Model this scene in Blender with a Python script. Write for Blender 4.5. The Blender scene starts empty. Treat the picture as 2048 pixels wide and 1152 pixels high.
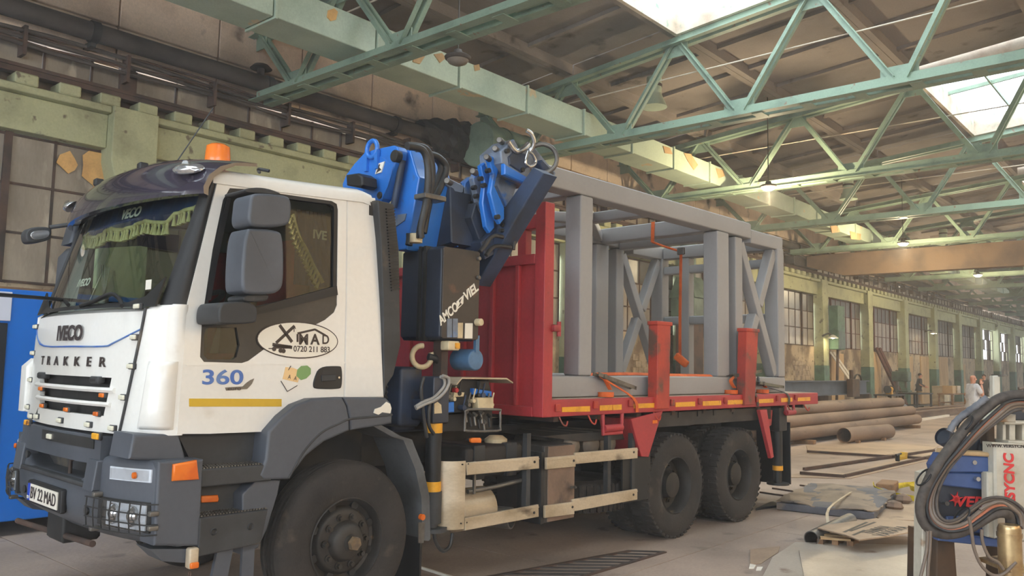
import bpy, bmesh, math, random
from mathutils import Vector, Matrix
from mathutils.geometry import tessellate_polygon
random.seed(7)
SC = bpy.context.scene
COL = SC.collection
R_ = math.radians

# ------------------------------------------------------------------ camera
cam_d = bpy.data.cameras.new('camera'); cam = bpy.data.objects.new('camera', cam_d); COL.objects.link(cam)
cam_d.sensor_fit = 'HORIZONTAL'; cam_d.sensor_width = 36; cam_d.lens = 1646.303/2048*36
cam_d.clip_start = .05; cam_d.clip_end = 400
_r = ((.684112, -.729129, .019037), (.081281, .050273, -.995423), (.724834, .682528, .093657))
cam.matrix_world = Matrix(((_r[0][0], -_r[1][0], -_r[2][0], -3.47782), (_r[0][1], -_r[1][1], -_r[2][1], -4.72925),
                           (_r[0][2], -_r[1][2], -_r[2][2], 1.77545), (0, 0, 0, 1)))
SC.camera = cam

# ------------------------------------------------------------------ hall frame: s along the wall, t across, z up
WY = .0402770465
HU = Vector((math.cos(WY), math.sin(WY), 0)); HW = Vector((-math.sin(WY), math.cos(WY), 0))
HO = Vector((-3.47782, -4.72925, 0))
def hv(s, t, z=0): return HO + HU*s + HW*t + Vector((0, 0, z))

# ------------------------------------------------------------------ sky, daylight portals, exposure
wd = bpy.data.worlds.new('sky'); SC.world = wd; wd.use_nodes = True
_n = wd.node_tree.nodes; _bg = _n['Background']
_bg.inputs[0].default_value = (.85, .925, 1, 1); _bg.inputs[1].default_value = 1.15
SC.view_settings.view_transform = 'Standard'; SC.view_settings.look = 'None'
SC.view_settings.gamma = 1; SC.view_settings.use_curve_mapping = False
SC.view_settings.exposure = 2.62
SC.cycles.max_bounces = 7; SC.cycles.diffuse_bounces = 4; SC.cycles.transparent_max_bounces = 12
SC.cycles.sample_clamp_indirect = 8; SC.cycles.caustics_reflective = False; SC.cycles.caustics_refractive = False
def portal(name, loc, u, v, su, sv):
    # area light marked as a portal: it gives no light itself, it only guides sampling of the sky through the opening
    d = bpy.data.lights.new(name, 'AREA'); d.shape = 'RECTANGLE'; d.size = su; d.size_y = sv
    d.cycles.is_portal = True
    o = bpy.data.objects.new(name, d); COL.objects.link(o)
    u = u.normalized(); v = v.normalized(); w = u.cross(v)
    o.matrix_world = Matrix(((u.x, v.x, w.x, loc.x), (u.y, v.y, w.y, loc.y), (u.z, v.z, w.z, loc.z), (0, 0, 0, 1)))
    return o

# ------------------------------------------------------------------ materials
def lin(c):
    f = lambda v: (v/255/12.92 if v <= 10.3 else ((v/255+.055)/1.055)**2.4)
    return (f(c[0]), f(c[1]), f(c[2]), 1)
def M(name, c, c2=None, sc=2., lo=.45, hi=.65, c3=None, sc3=9., lo3=.58, hi3=.68, rough=.55, metal=0, bump=0, bsc=60,
      coat=0, grain=.12, alpha=1, stretch=(1, 1, 1), spec=.5):
    m = bpy.data.materials.new(name); m.use_nodes = True; nt = m.node_tree; N = nt.nodes; L = nt.links
    b = N['Principled BSDF']; b.inputs['Roughness'].default_value = rough; b.inputs['Metallic'].default_value = metal
    b.inputs['Coat Weight'].default_value = coat; b.inputs['Specular IOR Level'].default_value = spec
    b.inputs['Alpha'].default_value = alpha
    g = N.new('ShaderNodeNewGeometry'); mp = N.new('ShaderNodeMapping'); mp.inputs['Scale'].default_value = stretch
    mp.inputs['Rotation'].default_value = (0, 0, -WY)
    L.new(g.outputs['Position'], mp.inputs[0])
    def noise(scale, det=5):
        n = N.new('ShaderNodeTexNoise'); n.inputs['Scale'].default_value = scale; n.inputs['Detail'].default_value = det
        L.new(mp.outputs[0], n.inputs['Vector']); return n.outputs[0]
    def ramp(src, a, z):
        r = N.new('ShaderNodeMapRange'); r.inputs[1].default_value = a; r.inputs[2].default_value = z
        L.new(src, r.inputs[0]); return r.outputs[0]
    def mix(f, a, c_):
        x = N.new('ShaderNodeMix'); x.data_type = 'RGBA'
        L.new(f, x.inputs[0])
        for i, q in ((6, a), (7, c_)):
            if isinstance(q, tuple): x.inputs[i].default_value = q
            else: L.new(q, x.inputs[i])
        return x.outputs[2]
    col = lin(c)
    if c2: col = mix(ramp(noise(sc), lo, hi), col, lin(c2))
    if c3: col = mix(ramp(noise(sc3, 8), lo3, hi3), col, lin(c3))
    if grain:
        dk = mix(ramp(noise(35, 3), .25, .75), (1-grain, 1-grain, 1-grain, 1), (1+grain*.4, 1+grain*.4, 1+grain*.4, 1))
        x = N.new('ShaderNodeMix'); x.data_type = 'RGBA'; x.blend_type = 'MULTIPLY'; x.inputs[0].default_value = 1
        if isinstance(col, tuple): x.inputs[6].default_value = col
        else: L.new(col, x.inputs[6])
        L.new(dk, x.inputs[7]); col = x.outputs[2]
    if isinstance(col, tuple): b.inputs['Base Color'].default_value = col
    else: L.new(col, b.inputs['Base Color'])
    if bump:
        bp = N.new('ShaderNodeBump'); bp.inputs['Strength'].default_value = bump; bp.inputs['Distance'].default_value = .02
        L.new(noise(bsc, 4), bp.inputs['Height']); L.new(bp.outputs[0], b.inputs['Normal'])
    return m
def glow(name, c, st):
    m = bpy.data.materials.new(name); m.use_nodes = True; b = m.node_tree.nodes['Principled BSDF']
    b.inputs['Base Color'].default_value = lin(c); b.inputs['Emission Color'].default_value = lin(c)
    b.inputs['Emission Strength'].default_value = st
    return m
def glassy(name, c, gl=.12, rough=.02, dirt=None, dlo=.5, dhi=.8, dsc=1.5, trans=True):
    # a thin pane: tinted see-through with a mirror share and, where asked, a film of dirt
    m = bpy.data.materials.new(name); m.use_nodes = True; nt = m.node_tree; N = nt.nodes; L = nt.links
    N.remove(N['Principled BSDF']); out = N['Material Output']
    tr = N.new('ShaderNodeBsdfTransparent'); tr.inputs[0].default_value = lin(c)
    gs = N.new('ShaderNodeBsdfGlossy'); gs.inputs['Roughness'].default_value = rough
    fr = N.new('ShaderNodeLayerWeight'); pw = N.new('ShaderNodeMath'); pw.operation = 'POWER'; pw.inputs[1].default_value = 4
    L.new(fr.outputs['Facing'], pw.inputs[0])
    ad = N.new('ShaderNodeMath'); ad.operation = 'MULTIPLY_ADD'; ad.inputs[1].default_value = .8; ad.inputs[2].default_value = gl
    L.new(pw.outputs[0], ad.inputs[0])
    mx = N.new('ShaderNodeMixShader'); L.new(ad.outputs[0], mx.inputs[0]); L.new(tr.outputs[0], mx.inputs[1]); L.new(gs.outputs[0], mx.inputs[2])
    last = mx.outputs[0]
    if dirt:
        df = N.new('ShaderNodeBsdfTranslucent' if trans else 'ShaderNodeBsdfDiffuse'); df.inputs[0].default_value = lin(dirt)
        g = N.new('ShaderNodeNewGeometry'); n = N.new('ShaderNodeTexNoise'); n.inputs['Scale'].default_value = dsc; n.inputs['Detail'].default_value = 6
        L.new(g.outputs['Position'], n.inputs['Vector'])
        r = N.new('ShaderNodeMapRange'); r.inputs[1].default_value = .3; r.inputs[2].default_value = .7
        r.inputs[3].default_value = dlo; r.inputs[4].default_value = dhi; L.new(n.outputs[0], r.inputs[0])
        m2 = N.new('ShaderNodeMixShader'); L.new(r.outputs[0], m2.inputs[0]); L.new(last, m2.inputs[1]); L.new(df.outputs[0], m2.inputs[2]); last = m2.outputs[0]
    L.new(last, out.inputs[0])
    return m

# ------------------------------------------------------------------ mesh helpers
class MB:
    def __init__(self): self.v = []; self.f = []
    def add(self, v, f):
        n = len(self.v); self.v += [Vector(p) for p in v]; self.f += [tuple(i+n for i in q) for q in f]; return self
    def obox(self, c, ax, h, b=0):
        c = Vector(c); ax = [Vector(a).normalized() for a in ax]; b = min(b, .45*min(h))
        P = lambda q: c + ax[0]*q[0] + ax[1]*q[1] + ax[2]*q[2]
        S = [(x, y, z) for x in (-1, 1) for y in (-1, 1) for z in (-1, 1)]
        if b <= 0:
            return self.add([P((s[0]*h[0], s[1]*h[1], s[2]*h[2])) for s in S],
                            [(0, 1, 3, 2), (4, 6, 7, 5), (0, 4, 5, 1), (2, 3, 7, 6), (0, 2, 6, 4), (1, 5, 7, 3)])
        V = []; F = []
        for s in S:
            for a in range(3):
                V.append(P([s[i]*(h[i] - (0 if i == a else b)) for i in range(3)]))
        I = lambda k, a: k*3+a
        q = [(0, 1, 3, 2), (4, 6, 7, 5), (0, 4, 5, 1), (2, 3, 7, 6), (0, 2, 6, 4), (1, 5, 7, 3)]
        for k, fc in enumerate(q): F.append(tuple(I(i, k//2) for i in fc))
        for i in range(8):
            F.append((I(i, 0), I(i, 1), I(i, 2)))
            for a, bit in ((0, 4), (1, 2), (2, 1)):
                if not i & bit:
                    j = i | bit; o = [x for x in range(3) if x != a]
                    F.append((I(i, o[0]), I(j, o[0]), I(j, o[1]), I(i, o[1])))
        return self.add(V, F)
    def box(self, x0, y0, z0, x1, y1, z1, b=0):
        return self.obox(((x0+x1)/2, (y0+y1)/2, (z0+z1)/2), ((1, 0, 0), (0, 1, 0), (0, 0, 1)), (abs(x1-x0)/2, abs(y1-y0)/2, abs(z1-z0)/2), b)
    def beam(self, p0, p1, w, h, up=(0, 0, 1), b=0):
        p0 = Vector(p0); p1 = Vector(p1); d = (p1-p0); L = d.length; d.normalize(); up = Vector(up)
        s = d.cross(up)
        if s.length < 1e-4: s = d.cross(Vector((1, 0, 0)))
        s.normalize(); u = s.cross(d)
        return self.obox((p0+p1)/2, (d, s, u), (L/2, w/2, h/2), b)
    def prism(self, poly, axis, a, b_, holes=(), bev=0):
        def P(q, d): return (d, q[0], q[1]) if axis == 'x' else ((q[0], d, q[1]) if axis == 'y' else (q[0], q[1], d))
        loops = [list(poly)] + [list(h) for h in holes]; flat = [q for l in loops for q in l]; n = len(flat)
        if holes:
            tris = tessellate_polygon([[Vector((q[0], q[1], 0)) for q in l] for l in loops])
        else: tris = [tuple(range(n))]
        if bev and not holes:
            cen = (sum(q[0] for q in poly)/n, sum(q[1] for q in poly)/n)
            ar = sum(poly[i][0]*poly[(i+1) % n][1]-poly[(i+1) % n][0]*poly[i][1] for i in range(n))
            sg = 1 if ar > 0 else -1; ins = []
            for i in range(n):
                p, q, r = (Vector(poly[k % n]) for k in (i-1, i, i+1))
                e1 = (q-p); e2 = (r-q)
                if e1.length < 1e-6 or e2.length < 1e-6: ins.append(tuple(q)); continue
                e1.normalize(); e2.normalize()
                n1 = Vector((-e1.y, e1.x))*sg; n2 = Vector((-e2.y, e2.x))*sg; m = n1+n2
                if m.length < .3: m = n1
                m.normalize(); k = bev/max(.4, m.dot(n1)); ins.append(tuple(q+m*k))
            sgn = 1 if b_ > a else -1; st = 1 if bev < .012 else 4; V = []; F = []
            rr = [(bev*(1-math.sin(k/st*math.pi/2)), bev*(1-math.cos(k/st*math.pi/2))) for k in range(st+1)]
            for ins_d, dep in rr: V += [P(Vector(q).lerp(Vector(i_), ins_d/bev), a+dep*sgn) for q, i_ in zip(poly, ins)]
            for ins_d, dep in rr[::-1]: V += [P(Vector(q).lerp(Vector(i_), ins_d/bev), b_-dep*sgn) for q, i_ in zip(poly, ins)]
            R = 2*(st+1); F = [tuple(range(n))[::-1], tuple(range((R-1)*n, R*n))]
            for r in range(R-1):
                for i in range(n): F.append((r*n+i, r*n+(i+1) % n, (r+1)*n+(i+1) % n, (r+1)*n+i))
            return self.add(V, F)
        V = [P(q, a) for q in flat]+[P(q, b_) for q in flat]
        F = [tuple(t) for t in tris]+[tuple(i+n for i in t[::-1]) for t in tris]
        o = 0
        for l in loops:
            k = len(l)
            for i in range(k): F.append((o+i, o+(i+1) % k, n+o+(i+1) % k, n+o+i))
            o += k
        return self.add(V, F)
    def lathe(self, prof, org, axis, n=24, close=False, cap=True):
        axis = Vector(axis).normalized(); s = axis.orthogonal().normalized(); u = axis.cross(s); org = Vector(org)
        V = []; F = []; k = len(prof)
        for i in range(n):
            a = 2*math.pi*i/n; d = s*math.cos(a)+u*math.sin(a)
            for (h, r) in prof: V.append(org+axis*h+d*r)
        for i in range(n):
            j = (i+1) % n
            for q in range(k-1 if not close else k):
                q2 = (q+1) % k
                F.append((i*k+q, i*k+q2, j*k+q2, j*k+q))
        if not close and cap:
            if prof[0][1] > 1e-5: F.append(tuple(i*k for i in range(n)))
            if prof[-1][1] > 1e-5: F.append(tuple(i*k+k-1 for i in range(n))[::-1])
        return self.add(V, F)
    def cyl(self, p0, p1, r, n=14, r2=None, c=0):
        p0 = Vector(p0); d = Vector(p1)-p0; L = d.length; r2 = r if r2 is None else r2
        pf = [(0, r-c), (c, r), (L-c, r2), (L, r2-c)] if c else [(0, r), (L, r2)]
        return self.lathe(pf, p0, d, n)
    def pipe(self, p0, p1, r, th, n=24):
        p0 = Vector(p0); d = Vector(p1)-p0; L = d.length
        return self.lathe([(0, r), (L, r), (L, r-th), (0, r-th)], p0, d, n, close=True)
    def tube(self, pts, r, n=8, sub=4):
        P = [Vector(p) for p in pts]; n = max(n, 9) if not isinstance(r, (list, tuple)) and r > .006 else n
        if sub > 1 and len(P) > 2:
            Q = []
            for i in range(len(P)-1):
                a, b, c, d = P[max(i-1, 0)], P[i], P[i+1], P[min(i+2, len(P)-1)]
                for k in range(sub):
                    t = k/sub
                    Q.append(.5*((2*b)+(c-a)*t+(2*a-5*b+4*c-d)*t*t+(3*b-a-3*c+d)*t**3))
            Q.append(P[-1]); P = Q
        V = []; F = []; up = None
        for i, p in enumerate(P):
            d = (P[min(i+1, len(P)-1)]-P[max(i-1, 0)]).normalized()
            if up is None: up = d.orthogonal().normalized()
            up = (up-d*up.dot(d)); up = up.normalized() if up.length > 1e-6 else d.orthogonal().normalized()
            s = d.cross(up); rr = r[min(i, len(r)-1)] if isinstance(r, (list, tuple)) else r
            for k in range(n):
                a = 2*math.pi*k/n; V.append(p+(up*math.cos(a)+s*math.sin(a))*rr)
        for i in range(len(P)-1):
            for k in range(n): F.append((i*n+k, i*n+(k+1) % n, (i+1)*n+(k+1) % n, (i+1)*n+k))
        F.append(tuple(range(n))[::-1]); F.append(tuple(range((len(P)-1)*n, len(P)*n)))
        return self.add(V, F)
    def torus(self, c, axis, R, r, n=24, k=8, a0=0, a1=360):
        axis = Vector(axis).normalized(); s = axis.orthogonal().normalized(); u = axis.cross(s); c = Vector(c)
        full = a1-a0 >= 360
        pts = [c+(s*math.cos(R_(a0+(a1-a0)*i/n))+u*math.sin(R_(a0+(a1-a0)*i/n)))*R for i in range(n+1)]
        return self.tube(pts, r, k, 1)
    def sheet(self, fn, us, vs, th, back=None, skip=()):
        # a curved plate: fn(u, v) gives the outer skin, th thickness along `back`
        nu, nv = len(us), len(vs); V = []; F = []; bk = Vector(back)
        for u in us:
            for v in vs: V.append(Vector(fn(u, v)))
        V += [p+bk*th for p in V[:]]
        o = nu*nv; solid = lambda i, j: 0 <= i < nu-1 and 0 <= j < nv-1 and (i, j) not in skip
        for i in range(nu-1):
            for j in range(nv-1):
                if not solid(i, j): continue
                a, b, c, d = i*nv+j, (i+1)*nv+j, (i+1)*nv+j+1, i*nv+j+1
                F += [(a, b, c, d), (a+o, d+o, c+o, b+o)]
                for (di, dj, e) in ((0, -1, (a, b)), (1, 0, (b, c)), (0, 1, (c, d)), (-1, 0, (d, a))):
                    if not solid(i+di, j+dj): F.append((e[1], e[0], e[0]+o, e[1]+o))
        return self.add(V, F)
    def loft(self, rings, cap=True):
        n = len(rings[0]); V = [p for r in rings for p in r]; F = []
        for i in range(len(rings)-1):
            for k in range(n): F.append((i*n+k, i*n+(k+1) % n, (i+1)*n+(k+1) % n, (i+1)*n+k))
        if cap: F += [tuple(range(n))[::-1], tuple(range((len(rings)-1)*n, len(rings)*n))]
        return self.add(V, F)
    def map(self, fn): self.v = [Vector(fn(p)) for p in self.v]; return self
    def hall(self): return self.map(lambda p: hv(p.x, p.y, p.z))
    def mirror_y(self, c=1.25): return self.map(lambda p: (p.x, 2*c-p.y, p.z))

def chaikin(poly, it=2):
    for _ in range(it):
        q = []
        for i in range(len(poly)):
            a, b = poly[i], poly[(i+1) % len(poly)]
            q += [(a[0]*.75+b[0]*.25, a[1]*.75+b[1]*.25), (a[0]*.25+b[0]*.75, a[1]*.25+b[1]*.75)]
        poly = q
    return poly
WL = {}
def tag(o, label=None, cat=None, group=None, kind=None):
    if label: o['label'] = label
    if cat: o['category'] = cat
    if group: o['group'] = group
    if kind: o['kind'] = kind
    return o
def thing(name, label, cat, loc, group=None, kind=None):
    o = bpy.data.objects.new(name, None); COL.objects.link(o); o.location = Vector(loc); o.empty_display_size = .1
    WL[o] = Vector(loc); return tag(o, label, cat, group, kind)
def part(name, mb, mat, parent=None, label=None, cat=None, group=None, kind=None, smooth=46, rec=True):
    v = mb.v; lo = [min(p[i] for p in v) for i in range(3)]; hi = [max(p[i] for p in v) for i in range(3)]
    c = Vector([(lo[i]+hi[i])/2 for i in range(3)])
    if parent is None: c.z = lo[2]
    me = bpy.data.meshes.new(name); me.from_pydata([p-c for p in v], [], mb.f)
    if rec:
        bm = bmesh.new(); bm.from_mesh(me); bmesh.ops.remove_doubles(bm, verts=bm.verts, dist=1e-5)
        bmesh.ops.recalc_face_normals(bm, faces=bm.faces); bm.to_mesh(me); bm.free()
    me.polygons.foreach_set('use_smooth', [bool(smooth)]*len(me.polygons))
    if smooth: me.set_sharp_from_angle(angle=R_(smooth))
    me.materials.append(mat)
    o = bpy.data.objects.new(name, me); COL.objects.link(o)
    if smooth and 8 < len(me.polygons) < 2500: o.modifiers.new('weighted', 'WEIGHTED_NORMAL').keep_sharp = True
    WL[o] = c
    if parent: o.parent = parent; o.location = c-WL[parent]
    else: o.location = c
    return tag(o, label, cat, group, kind)
def again(o, parent, shift, label=None, rot=None):
    # another object on the same mesh, shifted in the world
    d = o.copy(); COL.objects.link(d); WL[d] = WL[o]+Vector(shift); d.parent = parent
    d.location = WL[d]-(WL[parent] if parent else Vector((0, 0, 0)))
    if label: d['label'] = label
    return d
def copy_thing(root, shift, label=None):
    r = root.copy(); COL.objects.link(r); r.location = root.location+Vector(shift); WL[r] = WL[root]+Vector(shift)
    if label: r['label'] = label
    for c in list(root.children):
        d = c.copy(); COL.objects.link(d); d.parent = r; WL[d] = WL[c]+Vector(shift)
        for g in list(c.children):
            e = g.copy(); COL.objects.link(e); e.parent = d; WL[e] = WL[g]+Vector(shift)
    return r
def text(s, org, right, up, size, mat, parent, name='lettering', ext=.003, bold=0, shear=0, sx=1, align='CENTER', off=0, wrap=None, label=None, spacing=1):
    cu = bpy.data.curves.new('txt', 'FONT'); cu.body = s; cu.size = 1; cu.align_x = align; cu.align_y = 'CENTER'
    cu.extrude = .001; cu.offset = bold; cu.shear = shear; cu.resolution_u = 6; cu.space_character = spacing
    to = bpy.data.objects.new('txt', cu); COL.objects.link(to)
    me = bpy.data.meshes.new_from_object(to.evaluated_get(bpy.context.evaluated_depsgraph_get()))
    bpy.data.objects.remove(to); bpy.data.curves.remove(cu)
    right = Vector(right).normalized(); up = Vector(up).normalized(); n = right.cross(up); org = Vector(org)
    mb = MB(); vs = []
    for q in me.vertices:
        p = org+right*q.co.x*size*sx+up*q.co.y*size+n*(off+(ext if q.co.z > 0 else 0))
        vs.append(wrap(p, off+(ext if q.co.z > 0 else 0)) if wrap else p)
    mb.add(vs, [tuple(p.vertices) for p in me.polygons])
    bpy.data.meshes.remove(me)
    return part(name, mb, mat, parent, smooth=0, rec=False, label=label)

# ================================================================== materials of the hall
m_floor = M('floor concrete', (176, 156, 140), (144, 127, 114), .7, .4, .68, (100, 90, 82), 2.2, .62, .75, rough=.78, bump=.25, bsc=18)
m_green = M('pale green wall paint', (176, 178, 140), (146, 146, 114), 1.5, .5, .72, (112, 104, 86), 5, .63, .7, rough=.8, bump=.5, bsc=9)
m_band = M('dark green wall paint', (92, 122, 104), (74, 96, 84), 3, rough=.7)
m_plaster = M('stained plaster', (178, 160, 134), (116, 98, 80), 1.1, .45, .6, (70, 60, 52), 4.5, .6, .68, rough=.9, bump=.5, bsc=12)
m_panel = M('sooty concrete panel', (228, 206, 184), (190, 168, 148), .75, .47, .68, (88, 79, 72), 1.3, .62, .74, rough=.85, bump=.3)
m_soot = M('sooty dark steel', (74, 67, 62), (52, 47, 45), 2, rough=.75)
m_rust = M('rusty dark steel', (86, 66, 56), (58, 50, 46), 3, rough=.8)
m_redrust = M('red brown window steel', (98, 58, 48), (66, 48, 42), 5, rough=.8)
m_pane = M('painted over window pane', (158, 148, 134), (122, 113, 103), 1.2, .42, .62, (184, 174, 158), 3.5, .6, .72, rough=.35, stretch=(1, 1, .35))
m_paneshade = M('dark dirty window pane', (92, 88, 82), (70, 66, 62), 1.5, rough=.3)
m_truss = M('green truss paint', (144, 166, 146), (118, 138, 122), 2, .5, .7, (142, 112, 92), 7, .66, .72, rough=.55)
m_duct = M('pale green duct sheet', (186, 202, 182), (164, 182, 164), .9, .45, .65, (206, 188, 150), 1.3, .67, .69, rough=.45)
m_roof = M('roof concrete', (144, 134, 126), (118, 109, 102), .5, .42, .62, (66, 58, 54), 1.5, .62, .74, rough=.9, bump=.2)
m_curb = M('peeling skylight curb', (216, 204, 186), (188, 166, 146), 2, .5, .7, (150, 172, 156), 4, .62, .7, rough=.8)
m_board = M('raw plywood board', (196, 164, 120), (170, 138, 98), 2, rough=.8, stretch=(1, 1, .2))
m_crane = M('dusty crane girder paint', (128, 104, 80), (102, 84, 68), 1.2, rough=.7)
m_dark = M('black grimy steel', (42, 41, 41), (28, 28, 28), 4, rough=.6)
m_lampglow = glow('lamp light', (255, 236, 190), 30)
m_skyglass = glassy('skylight wire glass', (238, 244, 246), .04, .2, (228, 230, 226), .12, .3)
m_amber = M('amber glow and bare patch', (226, 180, 112), (206, 160, 100), 3, rough=.8)  # painted light behind broken panes; also bare patches on the duct

# ================================================================== floor
f = MB(); f.box(-16, -11.2, -.3, 100, 13.7, -.012); f.box(42, -11.2, -.011, 100, 13.7, 0); f.box(-16, -11.2, -.011, -6, 13.7, 0)
f.box(-6, -11.2, -.011, 42, -5, 0)
floor = part('floor', f.hall(), m_floor, kind='structure', smooth=0, rec=False)
sl = MB(); sl.box(0.006, .006, -.01, 2.994, 2.994, 0, .004)
s0 = None
for i in range(16):
    for j in range(6):
        if s0 is None:
            s0 = part('floor_slab', MB().add([hv(p.x-6, p.y-5, p.z) for p in sl.v], sl.f), m_floor, floor, smooth=0)
        else: again(s0, floor, HU*(3*i)+HW*(3*j))
fl = MB(); fl.box(-6, 13, -.01, 42, 13.7, 0); part('floor_strip', fl.hall(), m_floor, floor, smooth=0)

# ================================================================== back wall
w = MB(); w.box(-14, 13.42, 0, 100, 13.8, 2.86); w.box(-14, 13.5, 5.1, 100, 13.8, 6.0); w.box(-14, 13.55, 6.5, 100, 13.8, 8.1)
wall = part('wall_back', w.hall(), m_plaster, kind='structure', smooth=0)
SK = [5.75+5.98*k for k in range(-3, 16)]
def pillar_mb(s, t0=13.0, t1=13.6, sg=1):
    mb = MB(); a, b = .3, .36
    pr = [(-a, 0), (a, 0), (a, 4.62), (b, 4.86), (b, 5.72), (-b, 5.72), (-b, 4.86), (-a, 4.62)]
    mb.prism([(s+x, z) for x, z in pr], 'y', t0, t1, bev=.02); return mb
pil = part('pillar', pillar_mb(SK[0]).hall(), m_green, wall)
band = MB(); band.box(SK[0]-.304, 12.992, 0, SK[0]+.304, 13.5, 2.03); bnd = part('painted_band', band.hall(), m_band, pil)
lt = MB(); lt.box(SK[0]+.36, 13.2, 5.06, SK[0]+5.62, 13.6, 5.6, .015); lt.box(SK[0]+.36, 13.06, 5.6, SK[0]+5.62, 13.6, 5.72, .02)
lin0 = part('lintel_beam', lt.hall(), m_green, wall)
for k in range(1, len(SK)):
    p = again(pil, wall, HU*(5.98*k)); again(bnd, p, HU*(5.98*k))
    if k < len(SK)-1: again(lin0, wall, HU*(5.98*k))
# windows, one per bay
PW, PH = 5.24/8, .725
def window(k, idx):
    s0 = SK[k]+.37; far = k > 12
    fr = MB()
    for i in range(9):
        thick = .05 if i in (2, 6) else .02
        fr.box(s0+i*PW-thick, 13.36 if i in (2, 6) else 13.4, 2.86, s0+i*PW+thick, 13.44, 5.06)
    for j in range(4): fr.box(s0, 13.395, 2.86+j*PH-.018, s0+5.24, 13.44, 2.86+j*PH+.018)
    fo = part('window_%d' % idx, fr.hall(), m_redrust if k in (8, 9, 10) else m_rust, kind='structure', smooth=0)
    rng = random.Random(k); p0 = None
    for i in range(8):
        for j in range(3):
            if far and rng.random() < .45: continue           # open, broken-out panes far down the hall
            mt = m_paneshade if (j == 2 and k >= 5) else m_pane  # top row of the farther windows: shade put into the pane colour
            if k == 3: mt = m_pane
            if k == 2 and i in (6, 7) and j == 1: pass
            mb = MB(); dz = rng.uniform(-.006, .006)
            mb.box(s0+i*PW+.015, 13.418+dz, 2.87+j*PH, s0+(i+1)*PW-.015, 13.428+dz, 2.85+(j+1)*PH)
            part('pane', mb.hall(), mt, fo, smooth=0, rec=False)
    return fo
wins = {}
for n, k in enumerate(range(0, len(SK)-1)): wins[k] = window(k, n+1)
# amber patches: bright light behind two broken panes, put into the colour
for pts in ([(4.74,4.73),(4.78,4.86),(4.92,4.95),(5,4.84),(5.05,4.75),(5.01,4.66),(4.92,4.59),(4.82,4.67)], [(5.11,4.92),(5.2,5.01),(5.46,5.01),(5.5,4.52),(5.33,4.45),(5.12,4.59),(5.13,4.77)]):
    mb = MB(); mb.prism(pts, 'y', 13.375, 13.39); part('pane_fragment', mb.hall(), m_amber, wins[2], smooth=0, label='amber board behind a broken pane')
# plywood boards and a brick infill under the far windows
for i, (k, a, b, z1) in enumerate(((9, .5, 2.2, 2.8), (10, .5, 1.9, 2.7), (10, 3.5, 5.2, 2.75), (11, 1, 3.6, 2.8), (12, .6, 2.2, 2.4), (8, 1.2, 2.8, 2.6), (3, .4, 5.2, 2.3))):
    mb = MB(); mb.box(SK[k]+.37+a, 13.36, .02, SK[k]+.37+b, 13.42, z1, .01); part('infill_board', mb.hall(), m_board if k != 3 else m_panel, wall, smooth=0)
m_brick = M('whitewashed brick', (170, 152, 130), (122, 106, 92), 4, rough=.9)
for k in (5, 6, 7, 13):
    for r in range(9 if k != 13 else 12):
        for c in range(6):
            a = SK[k]+3.3+(c+.5*(r % 2))*.3
            if a+.28 > SK[k]+5.58: continue
            mb = MB(); mb.box(a, 13.39+random.uniform(0, .012), .4+r*.2, a+.285, 13.43, .4+r*.2+.185); part('brick', mb.hall(), m_brick, wall, smooth=0, rec=False)
# ribbon of small panes above the rail
c0 = None
for i in range(150):
    s = -6+i*.7
    if i in (16, 20, 23) or (i > 75 and i % 3): h = .45
    else: h = .5
    if h == .5 and c0 is not None: again(c0, wall, HU*(.7*i)); continue
    mb = MB(); mb.box(s+.02, 13.5, 6.0, s+.68, 13.51, 6.0+h); o = part('pane', mb.hall(), m_pane, wall, smooth=0)
    if c0 is None: c0 = o
mb = MB()
for i in range(151): mb.box(-6+i*.7-.015, 13.46, 6, -6+i*.7+.015, 13.53, 6.5)
for i in range(19): mb.box(SK[i]-.12, 13.42, 5.7, SK[i]+.12, 13.53, 6.52)
part('glazing_bars', mb.hall(), m_rust, wall, smooth=0)
# concrete panels of the upper wall
a0 = None
for i in range(60):
    for r, (z0, z1) in enumerate(((6.52, 7.14), (7.16, 8.05))):
        if i == 0:
            mb = MB(); mb.box(-6.74+.01, 13.42-.02*r, z0, -5+.0, 13.55, z1, .012)
            o = part('wall_panel', mb.hall(), m_panel, wall, smooth=0)
            if r == 0: a0 = o
            else: a1 = o
        else: again((a0, a1)[r], wall, HU*(1.755*i))
# rail pads
r0 = None
for i in range(165):
    if r0 is None:
        mb = MB(); mb.box(-5, 13.08, 5.725, -4.68, 13.45, 5.9, .02); r0 = part('rail_pad', mb.hall(), m_green, wall, smooth=0)
    else: again(r0, wall, HU*(i*.6))
# crane rail
mb = MB(); mb.box(-7, 13.14, 5.9, 98, 13.32, 5.93); mb.box(-7, 13.2, 5.93, 98, 13.25, 6.0); mb.box(-7, 13.17, 6.0, 98, 13.28, 6.05)
tag(part('crane_rail', mb.hall(), m_rust, smooth=0), 'dark rusty crane rail running along the green wall beam on concrete pads', 'rail')

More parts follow.
